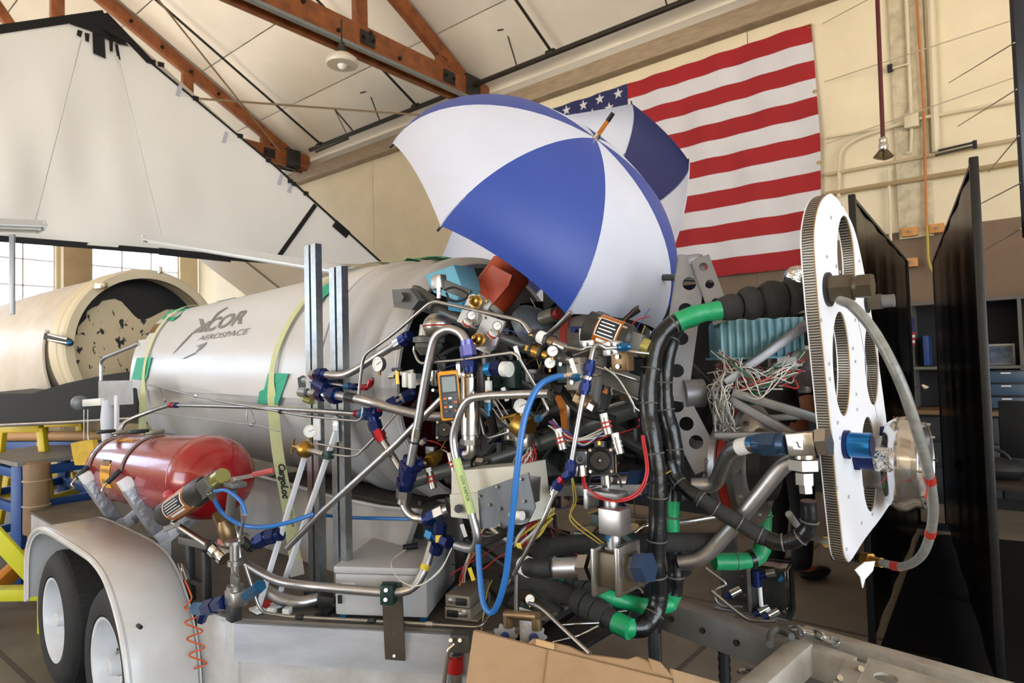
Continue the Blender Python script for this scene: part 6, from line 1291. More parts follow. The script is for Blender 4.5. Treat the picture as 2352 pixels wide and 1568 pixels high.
# ================================================================== holed frame
fm = mat('grey frame aluminium', '828287', .42, .45, .14, 10)
t = Thing('holed_frame', 'grey angular frame with lightening holes behind the wrapped hoses', 'frame')
def strut_plate(a, b, w, holes, l0, l1, name='frame_member', th=.05):
    p0, p1 = pl(*a, l0), pl(*b, l1); ex = (p1-p0).normalized(); n_ = (TC((p0+p1)/2)); n_ = (n_-ex*n_.dot(ex)).normalized(); ey = n_.cross(ex); ln_ = (p1-p0).length
    e = t.part(name, MB().plate([(0, -w/2), (ln_, -w/2), (ln_, w/2), (0, w/2)], [circ(ln_*f_, 0, w*.24, n=20) for f_ in holes], p0, ex, ey, n_*.006), fm)
    t.sub(e, 'web', MB().box((p0+p1)/2-ey*w/2*(1 if ey.dot(RT) > 0 else -1)-n_*th/2, (ln_, .006, th), (ex, ey, n_)), fm)
strut_plate((1592, 588), (1545, 920), .085, (.2, .38, .58, .8), -.02, -.12)
strut_plate((1608, 592), (1662, 740), .055, (.15, .42, .7), -.03, -.03)
strut_plate((1545, 912), (1630, 1075), .085, (.12, .38, .64), -.12, -.1)
t.part('apex_block', MB().box(pl(1597, 596, -.02), (.04, .03, .03), (S, L, Z), .003), fm); t.part('stub_tube', MB().cyl(pl(1570, 905, -.1), pl(1615, 902, -.06), .042, n=24), fm)
t.part('lower_member', MB().beam(pl(1640, 1070, -.1), pl(1560, 1010, .1), .05, .04, Z, .004), fm); t.part('lower_member', MB().beam(pl(1600, 1020, -.08), pl(1700, 1180, .05), .05, .04, Z, .004), fm)
pipe('black corrugated hose hanging behind the holed frame', [(1580, 865, .0), (1605, 870, .0), (1628, 905, .0), (1632, 960, .0), (1630, 1030, .0), (1640, 1080, .02)], 14, FOAM, soft=True, name='black_hose', cat='hose', n=14)
t = Thing('thrust_structure', 'pale aluminium strut truss between the holed frame and white plate', 'truss')
for a, b, la, lb, r in (((1662, 880), (1875, 730), -.1, .1, .016), ((1682, 900), (1900, 968), -.1, -.02, .016), ((1670, 912), (1840, 1010), -.1, -.06, .016), ((1640, 1000), (1880, 1000), -.2, -.12, .012), ((1760, 960), (1880, 955), .2, .3, .012), ((1870, 720), (1790, 770), .15, .3, .012)):
    p0, p1 = pl(*a, la), pl(*b, lb); t.part('strut', MB().beam(p0, p1, r*1.6, r*1.6, Z, .004), ALUD)
lathe_px(t, 'main_tube', (1790, 850), (1900, 842), [(0, .055), (1, .055)], ALUD, .12); lathe_px(t, 'tube_clamp', (1835, 848), (1850, 847), [(0, .062), (1, .062)], ALU, .12)
t.part('clamp_lug', MB().box(pl(1848, 890, .12), (.03, .03, .03), (S, L, Z), .003), ALU)
# engine nozzle ring with red band
t = Thing('engine_chamber', 'round engine chamber flange with a red silicone band', 'engine')
c = pl(1720, 1065, .06); ax_ = S
t.part('flange', MB().lathe(c-S*.05, ax_, [(0, .14), (0, .175), (.02, .178), (.025, .165)], 40), ALU); t.part('red_band', MB().lathe(c-S*.025, ax_, [(0, .17), (.03, .17)], 40), REDM); t.part('outer_flange', MB().lathe(c+S*.005, ax_, [(0, .178), (.02, .178), (.022, .12), (.03, .11)], 40), ALU); t.part('injector_face', MB().lathe(c+S*.03, ax_, [(0, .11), (.04, .1), (.05, .06)], 32), DGREY)
for k in range(12):
    a = k*math.pi/6; q_ = c+(L*math.cos(a)+Z*math.sin(a))*.15; t.part('bolt', MB().cyl(q_+S*.025, q_+S*.035, .008, n=6), STEEL)
# teal ribbed cover
tb = mat('teal anodised cover', '84b6c6', .36, .1, .06, 8)
t = Thing('ribbed_cover', 'teal blue ribbed electronics cover above the wiring', 'electronics cover')
p0, p1 = pl(1652, 825, -.02), pl(1848, 818, .12); ex = (p1-p0); ex.z = 0; w_ = ex.length; ex.normalize(); ey = Z.cross(ex); ey = ey if ey.dot(FW) > 0 else -ey; hh = 92*mpp((p0+p1)/2); p0 = V((p0.x, p0.y, (p0.z+p1.z)/2))
t.part('shell', MB().box(p0+ex*w_/2+ey*.09+Z*hh/2, (w_*.98, .18, hh), (ex, ey, Z), .012), tb); t.part('flange', MB().box(p0+ex*w_/2+ey*.09, (w_*1.06, .2, .008), (ex, ey, Z), .003), tb)
for k in range(11): t.part('rib', MB().box(p0+ex*w_*(.03+.094*k)-ey*.003+Z*hh*.5, (.008, .02, hh*.98), (ex, ey, Z), .003), tb)
for k in range(5): t.part('rib', MB().box(p0+ex*(w_*.99)+ey*(.02+.035*k)+Z*hh*.5, (.018, .008, hh*.98), (ex, ey, Z), .002), tb)
wires('loose white and red wires spilling below the teal cover', [(1655, 830, -.05), (1690, 855, -.06), (1740, 868, -.06), (1790, 860, -.02), (1830, 835, .04)], .0018, (WIREW, WIREW, BLACK, WIREW, WIRER, mat('green wire', '2a7a5a', .5)), 26, .035)
wires('white wire loops hanging under the teal cover', [(1690, 840, -.06), (1710, 880, -.08), (1760, 888, -.06), (1800, 870, -.02), (1815, 845, .02)], .0018, (WIREW, WIREW, WIRER), 16, .03)
wires('nest of silver wires beside the holed frame', [(1660, 870, -.1), (1650, 910, -.12), (1662, 950, -.12), (1668, 985, -.1), (1680, 1000, -.1)], .0018, (WIREW, mat('silver wire', 'a9a8a6', .3, .8)), 34, .028)
t = Thing('wire_terminal', 'clear terminal block full of wires beside the holed frame', 'terminal')
for k in range(3): t.part('block', MB().box(pl(1660, 885+k*38, -.08), (.05, .03, .04), (S, L, Z), .004), mat('clear grey block', '8f9092', .2, .2))
t = Thing('terminal_strip', 'grey screw terminal strip under the teal cover', 'terminal')
for k in range(5): t.part('terminal', MB().box(pl(1792+k*8, 834-k*.6, -.0), (.01, .02, .03), (S, L, Z), .001), mat('grey terminal', '9a9a9a', .5))
wrapped('green taped pipe rising behind the truss struts', [(1735, 880, .2), (1738, 950, .2), (1745, 1040, .2), (1752, 1130, .2), (1755, 1200, .2), (1750, 1260, .18), (1720, 1285, .14), (1640, 1290, .05)], 19, ((0, .35, GREENT, .75), (.35, .62, GREENT, .9), (.62, .7, TAPEK, .95), (.7, .83, GREENT, 1.05), (.83, .87, TAPEK, 1.1), (.87, 1, GREENT, 1.0)), 'green_pipe')
pipe('thick silver pipe snaking from the hoses to the blue nut', [(1590, 1115, -.2), (1640, 1110, -.18), (1660, 1070, -.2), (1680, 1035, -.22), (1730, 1020, -.24), (1775, 1020, -.25)], 18, ALU, .1, soft=True, n=18, nuts=((.9, SKY, .8), (.99, mat('steel blue nut', '3f5573', .35, .6), 1.0)), bands=((.74, WHT, .035),))
pipe('thick silver pipe sweeping down under the white plate', [(1850, 1050, -.18), (1800, 1070, -.2), (1740, 1140, -.22), (1660, 1235, -.24), (1610, 1280, -.26), (1560, 1292, -.28)], 18, ALU, soft=True, n=18)
pipe('slim bright pipe rising to the right behind the hoses', [(1460, 1225, -.3), (1490, 1205, -.28), (1560, 1200, -.2), (1650, 1185, -.1)], 6, CHROME, soft=True)
# big steel tee
t = Thing('steel_tee', 'large bright steel tee fitting joining the pipe to the white plate', 'fitting')
q_ = lambda x, y: pl(x, y, -.25)
t.part('body', MB().beam(q_(1815, 1020), q_(1878, 1016), .055, .055, Z, .004), CHROME); t.part('branch', MB().cyl(q_(1845, 1030), q_(1846, 1052), .026, n=20), CHROME); t.part('nut', MB().cyl(q_(1846, 1054), q_(1847, 1078), .037, n=6), STEEL); t.part('hex', MB().cyl(q_(1848, 1085), q_(1849, 1112), .022, n=6), STEEL); t.part('hex', MB().cyl(q_(1850, 1112), q_(1852, 1132), .016, n=6), CHROME); t.part('end_nut', MB().cyl(q_(1880, 1016), q_(1905, 1014), .034, n=6), STEEL)
em = t.part('emblem', MB().box(q_(1843, 1018)-L*.029, (.022, .002, .022), (S, L, Z)), STEEL); t.sub(em, 'emblem_wave', MB().tube(spline([q_(1838, 1012)-L*.031, q_(1842, 1014)-L*.031, q_(1844, 1022)-L*.031, q_(1849, 1024)-L*.031]), .0012, 5), DGREY)
wrapped('printed black hose sagging from the hoses to the steel tee', [(1535, 1060, -.3), (1555, 1105, -.3), (1600, 1140, -.3), (1680, 1190, -.28), (1740, 1225, -.26), (1790, 1245, -.25), (1835, 1235, -.24), (1858, 1205, -.24), (1857, 1150, -.245)], 18, ((0, .25, TAPEK, 1), (.25, .55, FOAM, 1), (.55, .8, TAPEK, 1), (.8, 1, TAPEK, .95)), 'printed_hose')
t = Thing('pipe_flag', 'blue dark anodised union behind the front wrapped hose', 'fitting'); t.part('nut', MB().cyl(pl(1455, 1110, -.34), pl(1485, 1110, -.34), .04, n=6), mat('deep blue nut', '1c3560', .35, .6)); t.part('pipe', MB().cyl(pl(1430, 1110, -.34), pl(1455, 1110, -.34), .026), STEEL)
# ================================================================== white honeycomb plate
PS_ = 2.6
def p2(x, y):
    p = ps(x, y, PS_); return ((p-T(PS_, 0, 0)).dot(L), p.z)
outer = [(1880, 700), (1870, 560), (1874, 500), (1885, 463), (1900, 447), (1912, 449), (1935, 478), (1962, 535), (1985, 640), (2005, 760), (2022, 880), (2038, 1000), (2055, 1120), (2030, 1175), (1985, 1235), (1952, 1285), (1943, 1284), (1935, 1250), (1915, 1060), (1900, 900)]
outer2 = [p2(x, y) for x, y in outer]
sp_ = spline([V((a, b, 0)) for a, b in outer2+outer2[:1]], 5)[:-1]; outer2 = [(v.x, v.y) for v in sp_]
def hole(x0, y0, x1, y1):
    a, b = p2(x0, (y0+y1)/2), p2(x1, (y0+y1)/2); c_, d_ = p2((x0+x1)/2, y0), p2((x0+x1)/2, y1)
    return circ((a[0]+b[0])/2, (c_[1]+d_[1])/2, abs(b[0]-a[0])/2, abs(c_[1]-d_[1])/2, 36)
holes = [hole(1921, 498, 1963, 705), hole(1910, 716, 1952, 957), hole(1984, 738, 2016, 932), hole(1976, 955, 2012, 1178)]
wpl = mat('white plate skin', 'e8e9ee', .35, 0, .02, 8)
core = mat('honeycomb core', '4a4640', .4, .6); nt_ = core.node_tree; wv = nt_.nodes.new('ShaderNodeTexWave'); wv.inputs['Scale'].default_value = 48; wv.bands_direction = 'Z'; wv.inputs['Distortion'].default_value = 1.5; wv.inputs['Detail'].default_value = 1
tc_ = nt_.nodes.new('ShaderNodeTexCoord'); nt_.links.new(tc_.outputs['Object'], wv.inputs['Vector']); cr_ = nt_.nodes.new('ShaderNodeValToRGB'); cr_.color_ramp.elements[0].color = lin('2e2b28'); cr_.color_ramp.elements[1].color = lin('9d978c'); cr_.color_ramp.elements[0].position = .35; cr_.color_ramp.elements[1].position = .6
nt_.links.new(wv.outputs['Fac'], cr_.inputs[0]); nt_.links.new(cr_.outputs[0], nt_.nodes['Principled BSDF'].inputs['Base Color'])
t = Thing('honeycomb_plate', 'tall white honeycomb panel plate with oval cut-outs at the engine end', 'plate')
o_ = T(PS_, 0, 0)
t.part('front_skin', MB().plate(outer2, holes, o_, L, Z, S*.003), wpl, sharp=25); t.part('edge_line', MB().plate(outer2, holes, o_-S*.0025, L, Z, S*.0025), mat('tan skin edge', 'a07a3a', .6), sharp=25); t.part('core', MB().plate(outer2, holes, o_-S*.0285, L, Z, S*.026), core, sharp=25); t.part('back_skin', MB().plate(outer2, holes, o_-S*.0315, L, Z, S*.003), wpl, sharp=25)
seam = mat('plate seam', '8f9096', .5)
t.part('seam', MB().beam(ps(1966, 725, PS_)+S*.0035, ps(2012, 960, PS_)+S*.0035, .0012, .001, S), seam)
random.seed(4)
for x, y in ((1905, 500), (1930, 470), (1895, 590), (1917, 612), (1925, 625), (1970, 600), (1978, 655), (1882, 735), (1960, 735), (1955, 800), (1900, 835), (1961, 830), (1963, 905), (1902, 870), (1965, 940), (1920, 970), (1925, 1005), (1918, 1120), (1962, 1075), (1945, 1140), (1940, 1260), (1975, 1200), (2000, 1180)):
    t.part('rivet', MB().cyl(ps(x, y, PS_)+S*.003, ps(x, y, PS_)+S*.0055, .0045, n=8), mat('rivet grey', 'b9bac2', .4, .4))
# fittings through the plate
def thru(label, x, y, segs, s0=.003):
    t = Thing('bulkhead_fitting', label, 'fitting'); c = ps(x, y, PS_); u = s0
    for k, (ln_, r, m, n) in enumerate(segs): t.part(['washer', 'hex', 'neck', 'cap'][k % 4], MB().cyl(c+S*u, c+S*(u+ln_), r, n=n), m); u += ln_
    return t
khak = mat('khaki anodised', '5f5646', .38, .6, .1, 10)
thru('khaki hex bulkhead union high on the white plate', 1898, 665, ((.006, .042, DGREY, 24), (.05, .035, khak, 6), (.012, .026, khak, 20), (.03, .03, khak, 6)))
thru('khaki hex bulkhead union at the right edge of the white plate', 1988, 695, ((.004, .03, DGREY, 24), (.035, .024, khak, 6), (.03, .018, ALUD, 18)))
thru('bright blue threaded bulkhead port on the white plate', 1938, 1020, ((.01, .036, BLUEAN, 20), (.05, .031, mat('bright blue port', '1f6fae', .25, .7), 24), (.002, .026, BLUEAN, 24)))
thru('foil wrapped blue bulkhead port low on the white plate', 1962, 1050, ((.012, .034, BLUEAN, 6), (.035, .03, BLUEAN, 20), (.035, .033, MATS['crumpled foil'], 6)))
thru('small blue hex union near the plate right edge', 2022, 995, ((.012, .024, BLUEAN, 6), (.03, .02, BLUEAN, 20)))
# bell shaped end ring
t = Thing('nozzle_bell', 'polished aluminium bell ring projecting from the white plate', 'nozzle')
c = T(PS_, .26, 1.335); tz_ = c
a0_ = ps(2012, 1060, PS_); c = a0_
t.part('tube', MB().cyl(c-S*.05, c+S*.05, .075, n=36), ALU); t.part('bell', MB().lathe(c+S*.03, S, [(0, .07), (.006, .115), (.03, .132), (.055, .132), (.075, .118), (.09, .118), (.09, .105), (.05, .10), (.02, .09)], 48, caps=False), mat('polished aluminium', 'c4c4c6', .16, 1)); t.part('end_ring', MB().torus(c+S*.122, S, .114, .003, 40, 6), ALU)
for k in range(10):
    a = k*math.pi/5; q_ = c+(L*math.cos(a)+Z*math.sin(a))*.114; t.part('bolt', MB().cyl(q_+S*.112, q_+S*.132, .004, n=6), CHROME)
t.part('throat', MB().cyl(c+S*.06, c+S*.07, .1, n=36), BLACK); t.part('wire', MB().tube(spline([c+S*.05+Z*.13, c+S*.08-L*.1+Z*.06, c+S*.04-L*.13-Z*.04]), .0012, 5), WIRER)
# clear hose
ch = mat('clear braided hose', '83847f', .3, 0, .3, 60); P_ = [ps(x, y, s_) for x, y, s_ in ((1930, 690, 2.66), (1960, 705, 2.7), (2010, 765, 2.74), (2065, 870, 2.78), (2105, 985, 2.8), (2135, 1100, 2.8), (2143, 1190, 2.78), (2120, 1270, 2.74), (2075, 1300, 2.68), (2025, 1292, 2.62))]
t = Thing('clear_hose', 'clear braided hose looping round the outside of the white plate', 'hose'); Q_ = spline(P_, 8); r_ = .0108
t.part('hose', MB().tube(Q_, r_, 14), ch)
for f_ in (.5, .73, .955): p, d = along(Q_, f_); t.part('red_band', MB().cyl(p-d*.012, p+d*.012, r_*1.12, n=14), REDM)
p, d = along(Q_, .5); t.part('red_tail', MB().prism([p+V((0, 0, .006)), p-L*.012+Z*.004, p-L*.055-Z*.03, p-L*.05-Z*.035, p-L*.02-Z*.006], S*.002), REDM)
e = Q_[-1]; d = (Q_[-1]-Q_[-3]).normalized(); t.part('brass_nut', MB().cyl(e, e+d*.035, .013, n=12), BRASS); t.part('brass_nut', MB().cyl(e+d*.035, e+d*.06, .02, n=6), BRASS)
t.part('elbow', MB().cyl(e+d*.06, e+d*.1, .016, n=12), DGREY)
k_ = Thing('hose_tag', 'torn white tag tied below the clear hose end', 'tag'); k_.part('tag', MB().prism([ps(x, y, 2.66) for x, y in ((1962, 1308), (1985, 1290), (2008, 1288), (2003, 1310), (1985, 1330), (1980, 1350), (1975, 1325))], S*.002), WHT)
t = Thing('sample_line', 'short clear line with brass nut entering the foot of the plate', 'hose')
t.part('line', MB().tube(spline([ps(x, y, 2.5) for x, y in ((1812, 1180), (1830, 1205), (1855, 1228), (1885, 1240), (1905, 1246))]), .009, 10), ch); t.part('red_band', MB().cyl(ps(1850, 1224, 2.5), ps(1858, 1230, 2.5), .0105, n=12), REDM); t.part('brass_nut', MB().cyl(ps(1900, 1244, 2.5), ps(1918, 1250, 2.5), .017, n=6), BRASS); t.part('block', MB().box(ps(1935, 1265, 2.52), (.05, .05, .05), (S, L, Z), .004), DGREY)
# ================================================================== umbrellas
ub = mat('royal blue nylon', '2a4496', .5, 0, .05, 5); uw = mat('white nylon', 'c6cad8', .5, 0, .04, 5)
def umbrella(label, apex, n, R, h, rot, m0, m1, ferr):
    a = n.cross(Z).normalized(); b = n.cross(a); t = Thing('umbrella', label, 'umbrella')
    def dome(ang, u):
        e = math.sin(u*math.pi/2*.98)/math.sin(math.pi/2*.98); return apex-n*(h*(1-math.cos(u*math.pi/2*.98)))+(a*math.cos(ang)+b*math.sin(ang))*(R*e)
    tips = [dome(rot+k*math.pi/4, 1) for k in range(8)]
    for k in range(8):
        a0_, a1_ = rot+k*math.pi/4, rot+(k+1)*math.pi/4
        def fn(u, v):
            p0_, p1_ = dome(a0_, max(.02, u)), dome(a1_, max(.02, u)); mid = dome(a0_+(a1_-a0_)*v, max(.02, u)); fl_ = p0_*(1-v)+p1_*v; w = 4*v*(1-v)
            q_ = fl_*.62+mid*.38; return q_+n*(.035*w*u*u*u)
        t.part('panel', MB().grid(fn, 18, 10, .0012), m0 if k % 2 == 0 else m1, sharp=80)
        t.part('rib', MB().tube([dome(a0_, .03+.97*i/16)-n*.004 for i in range(17)], .0025, 6), mat('rib piping', '9aa2b8', .4)); e = (tips[k]-apex).normalized()
        t.part('rib_tip', MB().cyl(tips[k]-e*.005, tips[k]+(dome(a0_, 1)-dome(a0_, .97)).normalized()*.02, .004, n=8), BLACK)
        st_ = dome(a0_, .55)-n*.004; t.part('stretcher', MB().cyl(apex-n*h*.75, st_, .002, n=6), BLACK)
    t.part('shaft', MB().cyl(apex+n*.01, apex-n*.75, .006, n=10), CHROME)
    f_ = t.part('ferrule', MB().lathe(apex, n, [(0, .02), (.004, .012), (.02, .009)], 14), CHROME)
    t.sub(f_, 'wood_tip', MB().cyl(apex+n*.015, apex+n*ferr*.7, .0085, .008, n=12), mat('orange wood', 'b86a1e', .4)); t.sub(f_, 'black_tip', MB().cyl(apex+n*ferr*.7, apex+n*ferr, .009, .008, n=12), BLACK)
    t.part('handle', MB().cyl(apex-n*.75, apex-n*.85, .013, n=12), BLACK)
umbrella('blue and white golf umbrella opened over the engine bay in front', V((.31989, 2.29125, 2.35663)), V((.54082, -.51556, .66461)), .62, .382, 5.774, uw, ub, .105)
nv = mat('shaded blue nylon', '16215e', .5, 0, .05, 5)  # blue darkened in its colour for the shaded inside of the second umbrella
n2 = V((.5279, .7611, -.3768)).normalized()
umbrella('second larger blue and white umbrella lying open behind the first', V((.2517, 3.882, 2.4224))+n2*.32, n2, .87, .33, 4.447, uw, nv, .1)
# ================================================================== right side: dark screens, shelving, person
kv = mat('black screen frame', '0c0c0d', .4)
film = bpy.data.materials.new('smoky vinyl film'); film.use_nodes = True; nt = film.node_tree; pb = nt.nodes['Principled BSDF']; pb.inputs['Base Color'].default_value = lin('1c1814'); pb.inputs['Roughness'].default_value = .28
tp = nt.nodes.new('ShaderNodeBsdfTransparent'); tp.inputs[0].default_value = (.3, .25, .2, 1); mx = nt.nodes.new('ShaderNodeMixShader'); mx.inputs[0].default_value = .22; nt.links.new(pb.outputs[0], mx.inputs[1]); nt.links.new(tp.outputs[0], mx.inputs[2]); nt.links.new(mx.outputs[0], nt.nodes['Material Output'].inputs[0])
n_ = nt.nodes.new('ShaderNodeTexNoise'); n_.inputs['Scale'].default_value = 2.2; tc = nt.nodes.new('ShaderNodeTexCoord'); mpn = nt.nodes.new('ShaderNodeMapping'); mpn.inputs['Scale'].default_value = (3, 3, .5); nt.links.new(tc.outputs['Object'], mpn.inputs[0]); nt.links.new(mpn.outputs[0], n_.inputs['Vector']); bp_ = nt.nodes.new('ShaderNodeBump'); bp_.inputs['Strength'].default_value = .12; bp_.inputs['Distance'].default_value = .05; nt.links.new(n_.outputs['Fac'], bp_.inputs['Height']); nt.links.new(bp_.outputs[0], pb.inputs['Normal'])
for i, (a, b, d0, d1, lb) in enumerate((((1957, 455), (2082, 600), 3.47, 5.85, 'smoky black vinyl screen standing behind the white plate'), ((2236, 370), (2145, 600), 2.85, 5.85, 'smoky black vinyl screen with a thick near post at the right'))):
    p0, p1 = pd(*a, d0), pd(*b, d1); zt = (p0.z+p1.z)/2; p0.z = p1.z = 0; t = Thing('vinyl_screen', lb, 'screen')
    d = (p1-p0).normalized()
    t.part('film', MB().grid(lambda u, v: p0+(p1-p0)*u+Z*(.05+(zt-.05)*v)+d.cross(Z)*(.004*math.sin(u*30)), 40, 6, .002), film, sharp=80)
    t.part('near_post', MB().beam(p0, p0+Z*(zt+.02), .035, .035, d, .004), kv); t.part('far_post', MB().beam(p1, p1+Z*zt, .03, .03, d, .003), kv); t.part('top_rail', MB().beam(p0+Z*zt, p1+Z*zt, .02, .02, Z), kv)
    for q_ in (p0, p1): t.part('foot', MB().beam(q_-d.cross(Z)*.3+Z*.015, q_+d.cross(Z)*.3+Z*.015, .04, .03, Z), kv)
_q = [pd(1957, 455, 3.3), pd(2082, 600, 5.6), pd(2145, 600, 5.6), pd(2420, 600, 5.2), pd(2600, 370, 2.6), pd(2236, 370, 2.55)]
solo('floor_shade_sheet', MB().prism([V((v.x, v.y, .001)) for v in _q], Z*.004), mat('floor shade black', '0b0b0b', .8, spec=.2), 'black sheet added to darken the floor under the dark screens', 'dark sheet')  # black sheet added over the floor to darken it around the screens
# hutch shelving against the flag wall
hut = mat('grey laminate', '615e58', .5, 0, .06, 5); hin = mat('dark grey laminate', '17181b', .7); cab = mat('blue grey cabinet', '25282d', .55)
ta_, tb_ = -2.5, 1.2
t = Thing('wall_hutch', 'tall grey open shelving hutch behind the dark screens', 'shelving')
t.part('top_shelf', MB().box(Wp((ta_+tb_)/2, .22, 2.10), (tb_-ta_, .4, .035), (U1, N1, Z)), hut); t.part('mid_shelf', MB().box(Wp((ta_+tb_)/2, .22, 1.40), (tb_-ta_, .4, .03), (U1, N1, Z)), hut); t.part('back_board', MB().box(Wp((ta_+tb_)/2, .03, 1.53), (tb_-ta_, .015, 1.12), (U1, N1, Z)), hin)
for tt in (ta_, (pw(2345, 780, .42)-W0).dot(U1), (pw(2093, 780, .42)-W0).dot(U1), -.2, .5, tb_): t.part('divider', MB().box(Wp(tt, .22, 1.53), (.03, .4, 1.12), (U1, N1, Z)), hut)
t = Thing('counter', 'tan edged counter with blue grey drawers below the hutch', 'cabinet')
t.part('worktop', MB().box(Wp((ta_+tb_)/2, .36, .945), (tb_-ta_, .7, .045), (U1, N1, Z), .004), mat('tan worktop', '6b5236', .5)); t.part('plinth', MB().box(Wp((ta_+tb_)/2, .33, .05), (tb_-ta_, .58, .1), (U1, N1, Z)), BLACK)
t.part('carcass', MB().box(Wp((ta_+tb_)/2, .33, .51), (tb_-ta_-.02, .58, .82), (U1, N1, Z)), hin)
for k in range(5):
    tt = ta_+.37+k*.74
    for j in range(3):
        dr = t.part('drawer', MB().box(Wp(tt, .635, .22+.265*j+.02), (.72, .02, .255), (U1, N1, Z), .004), cab); t.sub(dr, 'handle', MB().box(Wp(tt, .655, .3+.265*j), (.12, .015, .012), (U1, N1, Z), .003), STEEL)
# things on the shelves
def wsh(x, y, n): return pw(x, y, n)
t = Thing('framed_picture', 'framed photograph leaning on the hutch shelf', 'picture'); c = Wp((pw(2287, 812, .25)-W0).dot(U1), .25, 1.418+.11)
t.part('frame', MB().box(c, (.32, .02, .22), (U1, N1, Z), .003), mat('silver frame', 'a5a39d', .4, .5)); t.part('print', MB().box(c+N1*.012, (.28, .002, .18), (U1, N1, Z)), mat('hazy photo', '6f7d92', .4, 0, .5, 9, c2='2d3a55'))
t = Thing('drawer_tower', 'stack of clear plastic drawers on the counter', 'drawers'); c = Wp((pw(2312, 900, .45)-W0).dot(U1), .3, .97)
t.part('frame', MB().box(c+Z*.2, (.34, .28, .4), (U1, N1, Z), .006), BLACK)
for k in range(3):
    dr = t.part('drawer', MB().box(c+N1*.145+Z*(.07+.13*k), (.3, .012, .11), (U1, N1, Z), .003), mat('clear blue plastic', '3d5268', .3)); t.sub(dr, 'handle', MB().box(c+N1*.156+Z*(.11+.13*k), (.08, .012, .012), (U1, N1, Z)), WHT)
t = Thing('small_flag', 'small striped flag hanging on the shelf divider', 'flag'); c = Wp((pw(2096, 765, .45)-W0).dot(U1), .45, 1.82)
t.part('canton', MB().box(c+Z*.06, (.05, .004, .16), (U1, N1, Z)), nav)
for k in range(5): t.part('stripe', MB().box(c-Z*.04-Z*.03*k, (.05-.004*k, .004, .03), (U1, N1, Z)), red if k % 2 == 0 else wht)
solo('binder', MB().box(Wp((pw(2128, 780, .3)-W0).dot(U1), .25, 1.42+.17), (.05, .28, .32), (U1, N1, Z), .004), mat('blue binder', '23407a', .5), 'blue ring binder standing beside the shelf divider', 'binder')
for k, (tt, m, lb) in enumerate(((.1, 'b8b4aa', 'pale box file on the hutch behind the near screen'), (.3, '7a8a92', 'grey box file on the hutch behind the near screen'), (-.5, '3a3a40', 'dark carton on the hutch between the screens'))):
    solo('box_file', MB().box(Wp(tt, .25, 1.42+.14), (.14, .28, .26), (U1, N1, Z), .004), mat('file %d' % k, m, .6), lb, 'box file')
t = Thing('desk_lamp', 'small metal lamp on the counter between the dark screens', 'lamp'); c = Wp(-.98, .6, .97)
t.part('base', MB().cyl(c, c+Z*.015, .06, n=20), DGREY); t.part('arm', MB().tube(spline([c, c+Z*.2-U1*.05, c+Z*.26-U1*.14]), .006, 6), DGREY); t.part('head', MB().lathe(c+Z*.26-U1*.14, -U1-Z, [(0, .015), (.05, .035), (.06, .034)], 14), CHROME)
solo('orange_strip', MB().box(Wp(-.75, .5, .972), (.16, .05, .008), (U1, N1, Z)), mat('orange tool', 'd05a20', .5), 'orange ruler lying on the counter', 'ruler'); solo('yellow_strip', MB().box(Wp(-1.45, .58, .972), (.14, .05, .006), (U1, N1, Z)), YEL, 'yellow note pad on the counter edge', 'pad')
# desk with monitor at the far right
t = Thing('side_desk', 'dark wooden desk at the right edge behind the screen', 'desk'); c = pd(2480, 1100, 3.9); c.z = .74
t.part('top', MB().box(c, (1.1, .7, .04), (U1, N1, Z), .004), mat('dark desk', '3a2f28', .5))
for a in (-.5, .5):
    for b in (-.3, .3): t.part('leg', MB().box(c+U1*a+N1*b-Z*.38, (.05, .05, .72), (U1, N1, Z)), BLACK)
t = Thing('desk_monitor', 'black monitor seen edge-on at the right picture edge', 'monitor'); t.part('panel', MB().box(c+Z*.32+U1*.1, (.55, .05, .36), (U1, N1, Z), .006), BLACK); t.part('stand', MB().box(c+Z*.08+U1*.1, (.06, .06, .12), (U1, N1, Z)), BLACK); t.part('base', MB().box(c+Z*.026+U1*.1, (.25, .18, .012), (U1, N1, Z)), BLACK)
t = Thing('black_bag', 'slumped black bag on the dark desk', 'bag'); t.part('bag', MB().ell(c+Z*.08+U1*.42+N1*.1, (.2, .14, .07), (U1, N1, Z), 16, 8), RUBBER); t.part('strap', MB().torus(c+Z*.1+U1*.42+N1*.1, N1, .1, .012, 20, 6), RUBBER)
solo('paper_scrap', MB().prism([c+Z*.022+U1*q+N1*r for q, r in ((.44, .3), (.52, .32), (.5, .24))], Z*.003), WHT, 'white paper scrap on the dark desk', 'paper')
solo('hanging_banner', MB().box((pd(2362, -40, 4.2)+pd(2385, 520, 4.2))/2, (.22, .04, 1.75), (RT, FW, Z), .01), mat('blue black panel', '11151f', .4), 'blue black hanging panel at the right picture edge', 'banner')
for i, (a, b) in enumerate((((2330, 98), (2180, 190)), ((2335, 205), (2200, 290)), ((2340, 312), (2270, 395)), ((2345, 420), (2190, 500)), ((2345, 525), (2250, 580)))):
    solo('stay_line', MB().cyl(pd(*a, 4.18), pw(*b, .5), .005, n=5), cordm, ['highest', 'second', 'third', 'fourth', 'lowest'][i]+' white cord tying the blue black panel back to the wall', 'rope')
